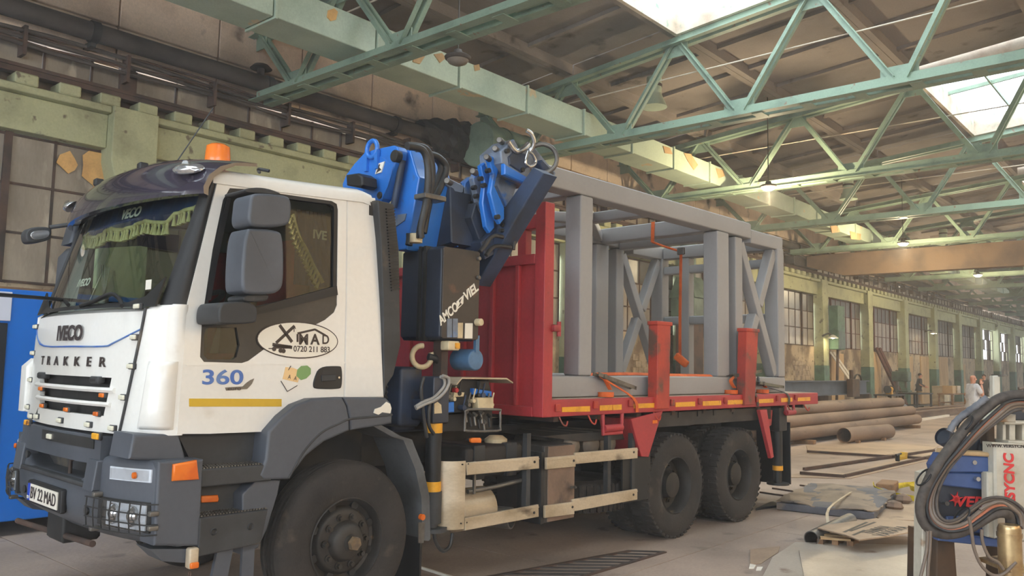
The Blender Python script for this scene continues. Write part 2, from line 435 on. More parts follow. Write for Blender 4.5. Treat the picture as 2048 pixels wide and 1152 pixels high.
# ================================================================== pipes and cables on the wall
root = thing('wall_pipe', 'thick black sooty pipe running along the upper wall panels', 'pipe', hv(10, 13.1, 6.66))
mb = MB(); mb.cyl((-7, 13.14, 6.83), (90, 13.14, 6.83), .15, 18); part('pipe_run', mb.hall(), m_soot, root)
for i in range(14):
    mb = MB(); s = -1.2+i*3.1; mb.cyl((s, 13.14, 6.83), (s+.12, 13.14, 6.83), .175, 18); mb.box(s+.02, 13.12, 6.6, s+.1, 13.45, 6.68)
    part('pipe_clamp', mb.hall(), m_dark, root)
mb = MB(); mb.cyl((8.0, 13.14, 6.95), (8.0, 13.14, 7.1), .07); mb.cyl((8.0, 13.14, 7.1), (8.0, 13.14, 7.17), .2, 16, .13); part('vent_cap', mb.hall(), m_rust, root)
mb = MB(); rng = random.Random(12); n = 16; V = []; F = []
for i in range(19):
    for k in range(n):
        a = 2*math.pi*k/n; rr = .17+(.22*math.sin(math.pi*i/18))*rng.uniform(.5, 1.25)
        V.append(Vector((11.9+i*.14+rng.uniform(-.05, .05), 13.12+min(.26, rr*math.cos(a)), 6.9+rr*1.15*math.sin(a))))
for i in range(18):
    for k in range(n): F.append((i*n+k, i*n+(k+1) % n, (i+1)*n+(k+1) % n, (i+1)*n+k))
mb.add(V, F); part('torn_lagging', mb.hall(), m_dark, [o for o in bpy.data.objects if o.name == 'wall_pipe'][0], smooth=0)
root = thing('cable_run', 'bundle of dark cables sagging along the wall between rail and pipe', 'cable', hv(10, 13.2, 6.4))
for i in range(6):
    mb = MB(); rng = random.Random(i+3)
    pts = [(-6+j*1.5, 13.28+.03*rng.random(), 6.62-.045*i+.05*rng.uniform(-1, 1)) for j in range(50)]
    mb.tube(pts, .02+.012*(i % 2), 6, 2); part('cable', mb.hall(), m_soot if i % 2 else m_rust, root)
for i in range(40):
    s = -5+i*1.52; mb = MB(); mb.box(s, 13.22, 6.22, s+.05, 13.46, 6.66); part('bracket', mb.hall(), m_rust, root, smooth=0)

# ================================================================== roof
def zroof(t): return 8.42+(8.05-t)*.09
TN = [13.6, 10.75, 8.05, 5.3, 2.6, -.1, -2.8, -5.5, -8.2, -11.2]
TS = [8.05+6.1*k for k in range(-4, 16)]
ce = MB(); ce.box(-15.5, -11.2, zroof(-11.2)+.3, -15, 13.6, zroof(-11.2)+.5)
ceil = part('ceiling', MB().add([hv(p.x, p.y, p.z) for p in ce.v], ce.f), m_roof, kind='structure', smooth=0)
SKY = {2: (2, 3), 4: (2, 3), 6: (3, 4), 8: (3, 4), 10: (3, 4), 12: (3, 4)}
SKYB = (6, 7)  # unseen skylights on the near slope, added to let in more daylight
pan = {}
for b in range(len(TS)-1):
    for j in range(9):
        if j in SKY.get(b, ()) or (b in SKY and j in SKYB): continue
        sh = HU*(6.1*b)
        if j in pan: again(pan[j], ceil, sh); continue
        t1, t0 = TN[j], TN[j+1]; mb = MB(); z = zroof
        s0, s1 = TS[0]+.02, TS[1]-.02
        def slab(ta, tb, d0, d1, sa=s0, sb=s1):
            V = [(s_, t_, z(t_)+d) for s_ in (sa, sb) for t_ in (ta, tb) for d in (d0, d1)]
            mb.add(V, [(0, 1, 3, 2), (4, 6, 7, 5), (0, 4, 5, 1), (2, 3, 7, 6), (0, 2, 6, 4), (1, 5, 7, 3)])
        slab(t0+.005, t1-.005, .22, .3); slab(t0+.005, t0+.13, .0, .22); slab(t1-.13, t1-.005, .0, .22)
        for q in range(1, 4): slab(t0+.13, t1-.13, .14, .22, s0+q*1.52-.05, s0+q*1.52+.05)
        pan[j] = part('roof_panel', mb.hall(), m_roof, ceil, smooth=0)
# skylights: curb, glazing bars and glass over the openings
n_sky = 0
sky0 = {}
def skylight(b, j0, j1):
    global n_sky
    n_sky += 1
    ta, tb = TN[j1+1], TN[j0]; s0, s1 = TS[b], TS[b+1]; z = zroof
    r = thing('window_%d' % (40+n_sky), None, None, hv((s0+s1)/2, (ta+tb)/2, z((ta+tb)/2)), kind='structure')
    def bar(p, q, wd, ht, nm, mt):
        mb = MB(); mb.beam(p, q, wd, ht); part(nm, mb.hall(), mt, r, smooth=0)
    h = .42
    for t in (ta+.06, tb-.06): bar((s0, t, z(t)+.2), (s1, t, z(t)+.2), .08, .5, 'skylight_curb', m_curb)
    for s in (s0+.12, s1-.12): bar((s, ta, z(ta)+.2), (s, tb, z(tb)+.2), .08, .5, 'skylight_curb', m_curb)
    bar(((s0+s1)/2, ta, z(ta)+h), ((s0+s1)/2, tb, z(tb)+h), .06, .1, 'glazing_bar', m_truss)
    n = 5
    for i in range(n+1):
        t = ta+(tb-ta)*i/n
        if 0 < i < n: bar((s0, t, z(t)+h), (s1, t, z(t)+h), .04, .08, 'glazing_bar', m_truss)
    for i in range(n):
        for q in range(2):
            u0, u1 = ta+(tb-ta)*i/n+.02, ta+(tb-ta)*(i+1)/n-.02; v0, v1 = s0+q*(s1-s0)/2+.03, s0+(q+1)*(s1-s0)/2-.03
            mb = MB(); mb.add([(v0, u0, z(u0)+h+.05), (v1, u0, z(u0)+h+.05), (v1, u1, z(u1)+h+.05), (v0, u1, z(u1)+h+.05)], [(0, 1, 2, 3)])
            part('pane', mb.hall(), m_skyglass, r, smooth=0, rec=False)
    c = hv((s0+s1)/2, (ta+tb)/2, z((ta+tb)/2)+.35)
    portal('skylight_portal', c, HU, -HW, s1-s0-.3, tb-ta-.2)
for b, (j0, j1) in SKY.items():
    skylight(b, j0, j1)
    skylight(b, *SKYB)

# ================================================================== roof trusses
BN = [12.1, 9.4, 6.72, 3.88, 1.18, -1.5, -4.2, -6.9, -9.6]
TT = [13.35, 10.75, 8.05, 5.3, 2.6, -.1, -2.8, -5.5, -8.2, -10.9]
GS = 'green lattice roof trusses'
def truss(s, first):
    zt = lambda t: zroof(t)-.14
    r = thing('roof_truss', first, 'truss', hv(s, 1, 6.45), GS)
    def angle_pair(nm, p, q, wd, gap, up=(0, 0, 1)):
        p, q = Vector(p), Vector(q); mb = MB()
        for sg in (-1, 1):
            o = Vector((sg*gap, 0, 0))
            mb.beam(p+o, q+o, .014, wd, up=(0, 1, 0) if abs(q.z-p.z) > .6 else (0, 0, 1))
            if abs(q.z-p.z) < .6: mb.beam(p+o*2.2+Vector((0, 0, -wd/2)), q+o*2.2+Vector((0, 0, -wd/2)), gap*2.2, .014)
            else:
                d = (q-p).normalized(); nrm = Vector((1, 0, 0)).cross(d)
                mb.beam(p+o*1.8+nrm*wd/2, q+o*1.8+nrm*wd/2, gap*1.8, .014, up=nrm)
        return part(nm, mb.hall(), m_truss, r, smooth=0)
    angle_pair('bottom_chord', (s, 13.2, 6.57), (s, -10.9, 6.57), .2, .075)
    angle_pair('top_chord', (s, 13.4, zt(13.4)), (s, -11, zt(-11)), .16, .07)
    for i, t in enumerate(BN):
        for t2 in (TT[i], TT[i+1]): angle_pair('diagonal', (s, t+(.1 if t2 > t else -.1), 6.62), (s, t2-(.08 if t2 > t else -.08), zt(t2)-.04), .1, .045)
        mb = MB(); mb.box(s-.012, t-.3, 6.5, s+.012, t+.3, 6.85); part('gusset', mb.hall(), m_truss, r, smooth=0)
        mb = MB(); mb.box(s-.012, TT[i]-.25, zt(TT[i])-.3, s+.012, TT[i]+.25, zt(TT[i])+.05); part('gusset', mb.hall(), m_truss, r, smooth=0)
    mb = MB()
    for q in range(26): t = 12.6-q*.9; mb.box(s-.16, t-.1, 6.455, s+.16, t+.1, 6.468)
    part('batten_plates', mb.hall(), m_truss, r, smooth=0, kind='stuff')
    mb = MB(); mb.tube([(s+.12, 12, 7.6), (s+.12, -10, 7.75)], .014, 6); part('conduit', mb.hall(), m_curb, r)
    return r
tr0 = truss(TS[4], 'nearest green roof truss, its bottom chord crossing above the cab')
ordn = ['second', 'third', 'fourth', 'fifth', 'sixth', 'seventh', 'eighth', 'ninth', 'tenth', 'eleventh', 'twelfth', 'thirteenth', 'fourteenth', 'fifteenth']
lab = {5: 'second green roof truss, just behind the crane tip, meeting the first skylight', 6: 'third green roof truss, above the far end of the grey steel cage',
       7: 'fourth green roof truss, ending above the second skylight', 8: 'fifth green roof truss, in front of the brown bridge crane'}
for k in range(5, 19):
    copy_thing(tr0, HU*(6.1*(k-4)), lab.get(k, 'dim green roof truss far down the hall, the %s counted from the camera' % ordn[k-5]))

# ================================================================== air duct
root = thing('air_duct', 'pale green rectangular sheet metal duct with flaking paint running under the roof', 'duct', hv(10, 10.2, 6.74))
d0 = g0 = None
for i in range(34):
    if d0 is None:
        mb = MB(); mb.box(-5.0, 10.2, 6.74, -3.14, 10.95, 7.26, .01); d0 = part('duct_section', mb.hall(), m_duct, root, smooth=0)
        mb = MB(); mb.box(-3.12, 10.17, 6.71, -3.08, 10.98, 7.29); g0 = part('duct_flange', mb.hall(), m_duct, root, smooth=0)
    else: again(d0, root, HU*(1.9*i)); again(g0, root, HU*(1.9*i))
for pts in ([(7.3,7.15),(7.41,7.22),(7.48,7.19),(7.45,7.05),(7.36,7),(7.29,7.04)], [(9.08,7),(9.24,7.09),(9.33,7.04),(9.22,6.87),(9.06,6.86)], [(9.54,7.14),(9.73,7.22),(9.83,7.16),(9.69,7.03)], [(10.55,7.24),(10.68,7.3),(10.71,7.2),(10.58,7.14)], [(17.26,7.19),(17.59,7.21),(17.72,7.08),(17.35,7.03)],
            [(18.29,7.23),(18.65,7.28),(19.02,7.07),(18.81,6.89),(18.5,7.06)], [(20.03,7.18),(20.44,7.21),(20.55,7.06),(20.2,6.94)], [(28.47,6.86),(29.25,6.9),(29.44,6.72),(28.65,6.57)], [(30.48,6.89),(31.68,6.94),(31.55,6.7),(30.57,6.61)]):
    mb = MB(); mb.prism(pts, 'y', 10.18, 10.2); part('paint_flake', mb.hall(), m_amber if len(pts) > 5 else m_board, root, smooth=0, label='bare patch of flaked paint')
root = thing('round_duct', 'round green fan duct elbow at the wall behind the crane tip', 'duct', hv(13.6, 12.4, 6.1))
mb = MB(); mb.cyl((13.2, 12.6, 6.75), (15.5, 12.6, 6.75), .52, 28, c=.03); part('duct_drum', mb.hall(), m_truss, root)
for s in (13.9, 14.7):
    mb = MB(); mb.cyl((s, 12.6, 6.75), (s+.04, 12.6, 6.75), .54, 28); part('duct_flange', mb.hall(), m_truss, root)

# ================================================================== vents under the roof
vt = ['grey green vent stack under the roof behind the second truss', 'grey green vent stack hanging beyond the third truss', 'grey green vent stack far back near the second lit lamp']
for i, s in enumerate((15.9, 28.7, 41.3)):
    t = 9.62; z = 7.65
    r = thing('roof_vent', vt[i], 'vent', hv(s, t, z), 'vent stacks under the roof')
    mb = MB(); mb.cyl((s, t, z+.36), (s, t, z+.75), .17, 18); part('stack', mb.hall(), m_duct, r)
    mb = MB(); mb.cyl((s, t, z+.05), (s, t, z+.36), .3, 18, .17); part('skirt', mb.hall(), m_duct, r)
    mb = MB(); mb.cyl((s, t, z+.52), (s, t, z+.58), .185, 18); part('clamp_band', mb.hall(), m_soot, r)

# ================================================================== high bay lamps
def bay_lamp(s, t, z, label, lit, ztop):
    r = thing('hanging_lamp', label, 'lamp', hv(s, t, z), 'disc lamps hanging from the trusses')
    mb = MB(); mb.lathe([(0, .0), (0, .16), (.02, .19), (.05, .2), (.07, .17), (.09, .08), (.16, .06), (.16, 0)], (s, t, z), (0, 0, 1), 28)
    part('housing', mb.hall(), m_soot, r)
    mb = MB(); mb.lathe([(-.075, 0), (-.066, .08), (-.04, .135), (0, .165)], (s, t, z), (0, 0, 1), 28); part('diffuser', mb.hall(), m_lampglow if lit else m_pane, r, label='glowing diffuser' if lit else 'unlit grey diffuser')
    mb = MB(); mb.tube([(s, t, z+.15), (s, t, ztop)], .012, 6); part('chain', mb.hall(), m_soot, r)
    mb = MB(); (mb.box(s-.02, t-.1, ztop-.03, s+.02, t+.1, ztop+.02) if lit else mb.box(s-.37, t-.02, ztop-.03, s+.02, t+.02, ztop+.02)); part('arm', mb.hall(), m_truss, r)
    if lit:
        d = bpy.data.lights.new('lamp_light', 'POINT'); d.energy = 90; d.color = (1, .8, .5); d.shadow_soft_size = .08
        o = bpy.data.objects.new('lamp_light', d); COL.objects.link(o); o.location = hv(s, t, z-.25)
bay_lamp(8.4, 8.45, 6.28, 'unlit round disc lamp on a chain above the cab', False, 7.5)
bay_lamp(19.2, 8.36, 6.26, 'lit round lamp nearest the camera, above the grey steel cage', True, 8.63)
bay_lamp(30.4, 8.36, 6.26, 'lit round lamp second from the camera, over the far end of the cage', True, 8.63)
bay_lamp(42.0, 8.4, 6.27, 'lit round lamp farthest away, below the bridge crane', True, 8.63)

# ================================================================== bridge crane
r = thing('bridge_crane', 'brown overhead bridge crane girder spanning the hall in the distance', 'crane', hv(33.5, 1, 5.7))
mb = MB(); mb.prism([(12.9, 6.05), (12.9, 6.45), (12.2, 6.5), (-10, 6.5), (-10, 5.6), (11.4, 5.6)], 'x', 33.3, 33.75, bev=.02); part('girder', mb.hall(), m_crane, r, smooth=0)
mb = MB(); mb.box(32.3, 13.0, 6.05, 34.8, 13.4, 6.4, .03); part('end_truck', mb.hall(), m_soot, r, smooth=0)
for s in (32.6, 34.4):
    mb = MB(); mb.cyl((s, 13.16, 6.2), (s, 13.3, 6.2), .17, 20); part('wheel', mb.hall(), m_rust, r)
mb = MB(); mb.box(33.2, 9, 6.48, 33.8, 9.9, 6.9, .02); part('trolley', mb.hall(), m_soot, r, smooth=0)

# ================================================================== the walls out of sight: street side glazing shaped for its light, and the gate
m_near = M('near wall plaster', (206, 198, 184), (186, 176, 160), 1, rough=.9)
nw = MB(); nw.box(-15, -11.5, 0, 100, -11.2, 3.2); nw.box(-15, -11.5, 7.8, 100, -11.2, 10.4)
for k in range(-1, 17): nw.box(5.75+5.98*k-.4, -11.5, 3.2, 5.75+5.98*k+.4, -11.15, 7.8)
part('wall_near', nw.hall(), m_near, kind='structure', smooth=0)
m_warm = glassy('dusty side window glass', (214, 174, 124), .03, .2, (216, 182, 138), .1, .25)  # unseen glazing; tint added to warm and dim the side light
for k in range(-1, 8):
    a = 5.75+5.98*k+.4
    mb = MB(); mb.add([(a, -11.35, 3.2), (a+5.18, -11.35, 3.2), (a+5.18, -11.35, 7.8), (a, -11.35, 7.8)], [(0, 1, 2, 3)])
    part('window_%d' % (60+k), mb.hall(), m_warm, kind='structure', smooth=0, rec=False)
    portal('side_portal', hv(a+2.59, -11.2, 5.5), HU, Vector((0, 0, -1)), 5.2, 4.6)
gw = MB(); gw.box(-15.3, -11.5, 7.4, -15, 13.8, 10.4); gw.box(-15.3, -11.5, 0, -15, -6, 7.4); gw.box(-15.3, 9, 0, -15, 13.8, 7.4)
part('wall_gate', gw.hall(), m_near, kind='structure', smooth=0)
portal('gate_portal', hv(-15, 1.5, 3.7), HW, Vector((0, 0, 1)), 15, 7.4)
ew = MB(); ew.box(99.5, -11.5, 0, 99.8, 13.8, 10.4); part('wall_end', ew.hall(), m_panel, kind='structure', smooth=0)

# ================================================================== thin dusty haze filling the hall
hz = bpy.data.materials.new('haze'); hz.use_nodes = True; _t = hz.node_tree; _t.nodes.remove(_t.nodes['Principled BSDF'])
_v = _t.nodes.new('ShaderNodeVolumeScatter'); _v.inputs['Density'].default_value = .0042; _v.inputs['Color'].default_value = (1, .97, .93, 1)
_t.links.new(_v.outputs[0], _t.nodes['Material Output'].inputs['Volume'])
mb = MB(); mb.box(-15.6, -11.7, -.4, 100.2, 14, 11); part('haze', mb.hall(), hz, kind='structure', smooth=0)

# ================================================================== truck materials
m_white = M('off white cab paint', (228, 226, 220), (216, 210, 198), .8, .45, .75, (196, 184, 164), 2.6, .66, .8, rough=.32, coat=.3, grain=.04)
m_plast = M('blue grey bumper plastic', (80, 84, 92), (70, 74, 81), 2, rough=.48, grain=.08)
m_step = M('dark grey step plastic', (60, 61, 63), (48, 48, 49), 3, .4, .6, (92, 84, 74), 5, .62, .72, rough=.6)
m_black = M('black rubber trim', (27, 27, 29), (20, 20, 22), 3, rough=.5, grain=.1)
m_trim = M('dirty dark door trim', (66, 61, 56), (46, 44, 42), 2, .4, .65, rough=.45)
m_tyre = M('dusty tyre rubber', (54, 49, 45), (40, 37, 35), 2.5, .4, .65, (78, 70, 61), 6, .6, .72, rough=.85, bump=.25)
m_rim = M('dark dusty rim', (60, 55, 50), (42, 40, 38), 3, .4, .6, (120, 98, 70), 7, .62, .7, rough=.6, metal=.2)
m_hub = M('brown hub paint', (136, 112, 82), (90, 76, 60), 9, rough=.55)
m_chrome = M('bright metal', (200, 200, 200), (150, 150, 150), 8, rough=.2, metal=.9, grain=0)
m_steel = M('worn grey steel', (120, 116, 110), (90, 86, 82), 6, rough=.45, metal=.6)
m_alu = M('dirty aluminium', (206, 190, 164), (176, 158, 130), 2.2, .42, .62, (104, 90, 74), 3.2, .63, .76, rough=.5, metal=.25, stretch=(1, 1, 2))
m_vis = M('smoky visor plastic', (50, 46, 60), (40, 38, 50), 1.5, .45, .65, (112, 104, 104), 2.6, .64, .74, rough=.14, coat=.6, grain=0)
m_glass = glassy('windscreen glass', (214, 228, 222), .05)
m_sglass = glassy('side window glass', (196, 202, 196), .02)
m_lens = glassy('clear lens', (240, 240, 240), .1)
m_pale = M('milky lamp lens', (226, 222, 200), rough=.25, grain=0)
m_lampw = M('pale lamp body', (214, 220, 228), (196, 202, 210), 14, rough=.25, grain=0)
m_orange = M('orange lens', (232, 120, 30), (214, 100, 22), 9, rough=.25, coat=.4, grain=.05)
m_yell = M('yellow reflector tape', (236, 170, 40), (214, 148, 40), 6, .5, .7, (120, 70, 40), 12, .66, .72, rough=.4)
m_gold = M('ochre yellow stripe', (204, 166, 40), rough=.4, grain=.04)
m_bluel = M('blue sticker ink', (62, 104, 178), (100, 130, 176), 6, rough=.4, grain=0)
m_ink = M('dark brown sticker ink', (52, 42, 40), rough=.45, grain=0)
m_paper = M('white sticker', (232, 226, 212), rough=.45, grain=.03)
m_curt = M('dark blue velvet curtain', (26, 48, 92), (20, 36, 72), 4, rough=.9)
m_fringe = M('straw gold fringe', (196, 184, 128), (166, 152, 98), 14, rough=.9)
m_red = M('red painted steel', (178, 54, 58), (158, 48, 53), 1.2, .45, .7, (96, 48, 44), 3.5, .64, .76, rough=.5)
m_seat = M('dark seat cloth', (54, 52, 52), (40, 38, 38), 5, rough=.9)
m_redseat = M('red seat cloth', (150, 30, 36), (124, 26, 30), 5, rough=.9)
m_lblue = M('silver lamp reflector', (222, 226, 230), rough=.12, metal=.85, grain=0)

tr = thing('truck', 'white cab flatbed truck with blue loader crane and red bed', 'truck', (1.25, 1.25, 0))
def tilt(p): return (p.x, p.y+.08+.05*(p.z-1.3), p.z)
def cprism(poly, a, b, holes=(), bev=0): return MB().prism(poly, 'y', a, b, holes, bev).map(tilt)
def xc(z):
    if z < 2.1: return -1.515+(z-1.28)/.82*.03
    return -1.44+(z-2.1)/.85*.25
def xs(y, z, off=0): return xc(z)+.14*((y-1.25)/1.1)**2+off
def xb(y, off=0): return -1.53+.17*abs((y-1.25)/1.25)**3+off
def fsurf(off): return lambda p, o=0: Vector((xs(p.y, p.z)-off-o, p.y, p.z))
def lerp(a, b, t): return a+(b-a)*t
def curve(pts, z):
    pts = sorted(pts, key=lambda q: q[1])
    if z <= pts[0][1]: return pts[0][0]
    for (a, za), (b, zb) in zip(pts, pts[1:]):
        if z <= zb: return lerp(a, b, (z-za)/(zb-za))
    return pts[-1][0]

# ---------------------------------------------------------------- cab shell
DOOR = [(-1.197,2.115),(-1.234,1.334),(-1.029,1.326),(-0.635,1.322),(-0.55,1.399),(-0.401,1.479),(-0.246,1.523),(-0.053,1.527),(-0.044,2.215),(-0.042,2.97),(-0.937,2.953),(-1.018,2.941)]
BLACK = [(-0.942,2.873),(-0.802,2.888),(-0.166,2.913),(-0.123,2.898),(-0.114,2.856),(-0.115,2.175),(-0.139,2.121),(-0.213,2.064),(-0.372,1.988),(-0.633,1.878),(-0.784,1.772),(-0.828,1.758),(-1.081,1.761),(-1.107,1.791),(-1.102,2.017),(-1.047,2.458),(-0.987,2.788)]
door = part('door', cprism(DOOR, 0, .05, [BLACK]), m_white, tr, smooth=20)
QUART = [(-0.036,2.971),(0.222,2.999),(0.261,2.611),(0.287,1.87),(0.306,1.525),(-0.045,1.525),(-0.037,2.216)]
qp = part('rear_cab_panel', cprism(QUART, .002, .06, bev=.008), m_white, tr, smooth=20)
mb = MB(); mb.box(.16, .16, 1.45, .2, 2.34, 2.96); part('rear_wall', mb, m_trim, tr)
far = cprism(DOOR, 0, .05, [BLACK]); far.mirror_y(); fd = part('door', far, m_white, tr, smooth=20)
far = cprism(QUART, .002, .06); far.mirror_y(); part('rear_cab_panel', far, m_white, tr, smooth=20)
def roofprof(dz, iy=0): return [(.15+iy, 2.93+dz), (.152+iy, 2.985+dz), (.17+iy, 3.015+dz), (.24, 3.04+dz), (.6, 3.075+dz), (1.25, 3.09+dz), (1.9, 3.075+dz), (2.26, 3.04+dz), (2.33-iy, 3.015+dz), (2.348-iy, 2.985+dz), (2.35-iy, 2.93+dz)]
mb = MB(); mb.loft([[Vector((x, y, z)) for y, z in roofprof(dz, i)] for x, dz, i in ((-1.06, -.045, .0), (-.5, -.02, 0), (.1, 0.015, 0), (.19, .0, .012))]); part('roof', mb, m_white, tr)
# lower black window surround, its glass
TRIM = [(-0.12,2.281),(-0.115,2.175),(-0.139,2.121),(-0.213,2.064),(-0.372,1.988),(-0.633,1.878),(-0.784,1.772),(-0.828,1.758),(-1.081,1.761),(-1.107,1.791),(-1.104,1.986),(-1.092,2.104),(-0.986,2.073),(-0.816,2.09),(-0.621,2.141)]
SMALL = [(-1.068,1.972),(-0.869,1.982),(-0.845,1.872),(-0.864,1.795),(-0.89,1.779),(-1.055,1.776),(-1.082,1.803),(-1.083,1.932)]
part('door_trim', cprism(TRIM, .005, .045, [SMALL]), m_trim, door, smooth=0)
far = cprism(TRIM, .005, .045, [SMALL]).mirror_y(); part('door_trim', far, m_trim, fd, smooth=0)
part('lower_window', cprism(SMALL, .02, .024), m_sglass, door, smooth=0)
GLS = [(-0.942,2.873),(-0.802,2.888),(-0.166,2.913),(-0.123,2.898),(-0.114,2.856),(-0.116,2.274),(-0.621,2.135),(-0.816,2.083),(-0.986,2.067),(-1.091,2.098),(-1.047,2.458),(-0.987,2.788)]
GIN = [(-0.924,2.85),(-0.801,2.861),(-0.182,2.889),(-0.149,2.876),(-0.144,2.844),(-0.146,2.286),(-0.621,2.155),(-0.817,2.103),(-0.98,2.086),(-1.063,2.112),(-1.024,2.461),(-0.973,2.77)]
part('window_seal', cprism(GLS, .004, .05, [GIN]), m_black, door, smooth=0)
part('side_window', cprism(GLS, .022, .026), m_sglass, door, smooth=0)
far = cprism(GLS, .022, .026).mirror_y(); part('side_window', far, m_sglass, fd, smooth=0)
SB = [(-0.125,2.309),(-0.116,2.246),(-0.62,2.102),(-0.815,2.051),(-0.817,2.096),(-0.621,2.155)]
part('window_sill', cprism(SB, -.012, .03), m_black, door, smooth=0)
# vertical guide bar in the front of the window
part('window_bar', cprism([(-0.948,2.859),(-0.921,2.864),(-1.009,2.399),(-1.047,2.144),(-1.08,2.142),(-1.037,2.46)], .0, .04), m_black, door, smooth=0)
# door handle
hd = part('door_handle', cprism(chaikin([(-0.257,1.743),(-0.102,1.749),(-0.072,1.742),(-0.071,1.603),(-0.1,1.589),(-0.279,1.591),(-0.306,1.604),(-0.299,1.658)], 2), -.012, .03, bev=.005), m_black, door)
part('handle_pull', cprism([(-0.248,1.685),(-0.134,1.689),(-0.13,1.648),(-0.243,1.641)], -.022, 0, bev=.004), m_step, hd)
part('handle_recess', cprism([(-0.232,1.716),(-0.135,1.717),(-0.13,1.693),(-0.244,1.689)], -.0135, 0), m_dark, hd, smooth=0)
mb = MB(); q = [(-0.103,1.669)][0]; mb.cyl((q[0], -.018, q[1]), (q[0], 0, q[1]), .008, 12); part('lock', mb.map(tilt), m_chrome, hd)
# crease below the window line
part('door_crease', cprism([(-1.193,1.744),(-0.773,1.756),(-0.043,1.777),(-0.043,1.767),(-0.773,1.746),(-1.193,1.735)], -.003, .01), m_white, door, smooth=0)

# ---------------------------------------------------------------- stickers on the door
ST = [(-0.72,1.908),(-0.096,1.937)]; EC = [(-0.419,1.918)][0]; EW = .313; EH = .124
def ell(a, b, n=40): return [(EC[0]+a*math.cos(2*math.pi*i/n), EC[1]+b*math.sin(2*math.pi*i/n)) for i in range(n)]
ovr = part('oval_sticker', cprism(ell(EW, EH), -.004, .0), m_ink, door, label='oval crane company sticker with phone number', smooth=0)
part('sticker_field', cprism(ell(EW-.008, EH-.008), -.0055, .0), m_paper, ovr, smooth=0)
def cal(s, px, size, mat, bold=.0, sx=1, shear=0, par=None, name='lettering', off=.007):
    q = px; o = Vector((q[0], .08+.05*(q[1]-1.3), q[1]))
    return text(s, o, (1, 0, 0), (0, .05, 1), size, mat, par or ovr, name, ext=.001, bold=bold, sx=sx, shear=shear, off=off)
cal('0720 211 883', [(-0.318,1.857)][0], .055, m_ink, .012, .95)
cal('M', [(-0.386,1.92)][0], .1, m_ink, .03, 1.0); cal('A', [(-0.296,1.923)][0], .1, m_ink, .03, 1.0); cal('D', [(-0.211,1.926)][0], .09, m_ink, .02, .9)
def line_art(lines, w, par, mat, off=-.0075):
    mb = MB()
    for (a, b) in lines:
        d = Vector((b[0]-a[0], b[1]-a[1])); n = Vector((-d.y, d.x)).normalized()*w/2
        mb.prism([(a[0]+n.x, a[1]+n.y), (b[0]+n.x, b[1]+n.y), (b[0]-n.x, b[1]-n.y), (a[0]-n.x, a[1]-n.y)], 'y', off, -.002)
    return part('drawing', mb.map(tilt), mat, par, smooth=0)
LG = [(-0.57,2.012),(-0.474,1.903),(-0.593,1.893),(-0.457,2.011),(-0.433,1.958),(-0.612,1.879),(-0.477,1.873),(-0.604,1.856)]
line_art([(LG[0], LG[1])], .022, ovr, m_ink); line_art([(LG[2], LG[3])], .02, ovr, m_ink)
L2 = [(-0.432,1.905),(-0.433,1.958),(-0.433,1.962),(-0.297,1.995),(-0.297,1.995),(-0.211,1.957),(-0.461,2.004),(-0.46,1.971),(-0.457,2.011),(-0.449,1.991)]
line_art([(L2[0], L2[1])], .014, ovr, m_ink); line_art([(L2[2], L2[3]), (L2[4], L2[5])], .014, ovr, m_ink); line_art([(L2[6], L2[7]), (L2[8], L2[9])], .005, ovr, m_ink)
L3 = [(-0.619,1.882),(-0.473,1.867),(-0.611,1.866),(-0.485,1.87),(-0.647,1.855),(-0.611,1.856),(-0.504,1.886),(-0.474,1.883)]
line_art([(L3[0], L3[1]), (L3[2], L3[3])], .022, ovr, m_ink); line_art([(L3[4], L3[5])], .006, ovr, m_ink)
mb = MB()
for q in [(-0.607,1.853),(-0.559,1.844),(-0.537,1.842)]: mb.cyl((q[0], -.009, q[1]), (q[0], -.002, q[1]), .015, 14)
part('drawing', mb.map(tilt), m_ink, ovr)
# 360 badge with its swirl, the yellow stripe, the tags drawing
g = cal('360', [(-0.957,1.664)][0], .125, m_bluel, .02, 1.5, par=door, name='number_badge', off=.003)
part('badge_swirl', cprism([(-0.939,1.605),(-0.821,1.611),(-0.798,1.632),(-0.77,1.651),(-0.743,1.661),(-0.759,1.626),(-0.79,1.595),(-0.932,1.586)], -.004, 0), m_steel, door, label='silver swirl badge', smooth=0)
cal('euro', [(-0.879,1.598)][0], .034, m_ink, .0, 1.4, par=door, off=.006)
part('yellow_stripe', cprism([(-1.168,1.541),(-0.542,1.528),(-0.541,1.479),(-1.166,1.493)], -.003, 0), m_gold, door, label='ochre yellow stripe', smooth=0)
part('tag_drawing', cprism([(-0.516,1.737),(-0.459,1.731),(-0.398,1.711),(-0.423,1.635),(-0.537,1.658)], -.0035, 0), M('peach tag', (232, 196, 142), rough=.5, grain=0), door, label='peach gift tag sticker', smooth=0)
part('tag_drawing', cprism([(-0.398,1.745),(-0.352,1.749),(-0.324,1.729),(-0.324,1.692),(-0.358,1.662),(-0.397,1.651),(-0.436,1.678),(-0.429,1.718)], -.0045, 0), M('green tag', (120, 156, 96), rough=.5, grain=0), door, label='green bow sticker', smooth=0)
cal('A', [(-0.492,1.671)][0], .04, m_ink, .0, .8, .3, par=door, off=.006); cal('A', [(-0.447,1.661)][0], .04, m_ink, .0, .8, .3, par=door, off=.006)
la = [(-0.551,1.645),(-0.502,1.576),(-0.502,1.576),(-0.427,1.615),(-0.479,1.744),(-0.497,1.717)]; line_art([(la[0], la[1]), (la[2], la[3]), (la[4], la[5])], .003, door, m_ink)

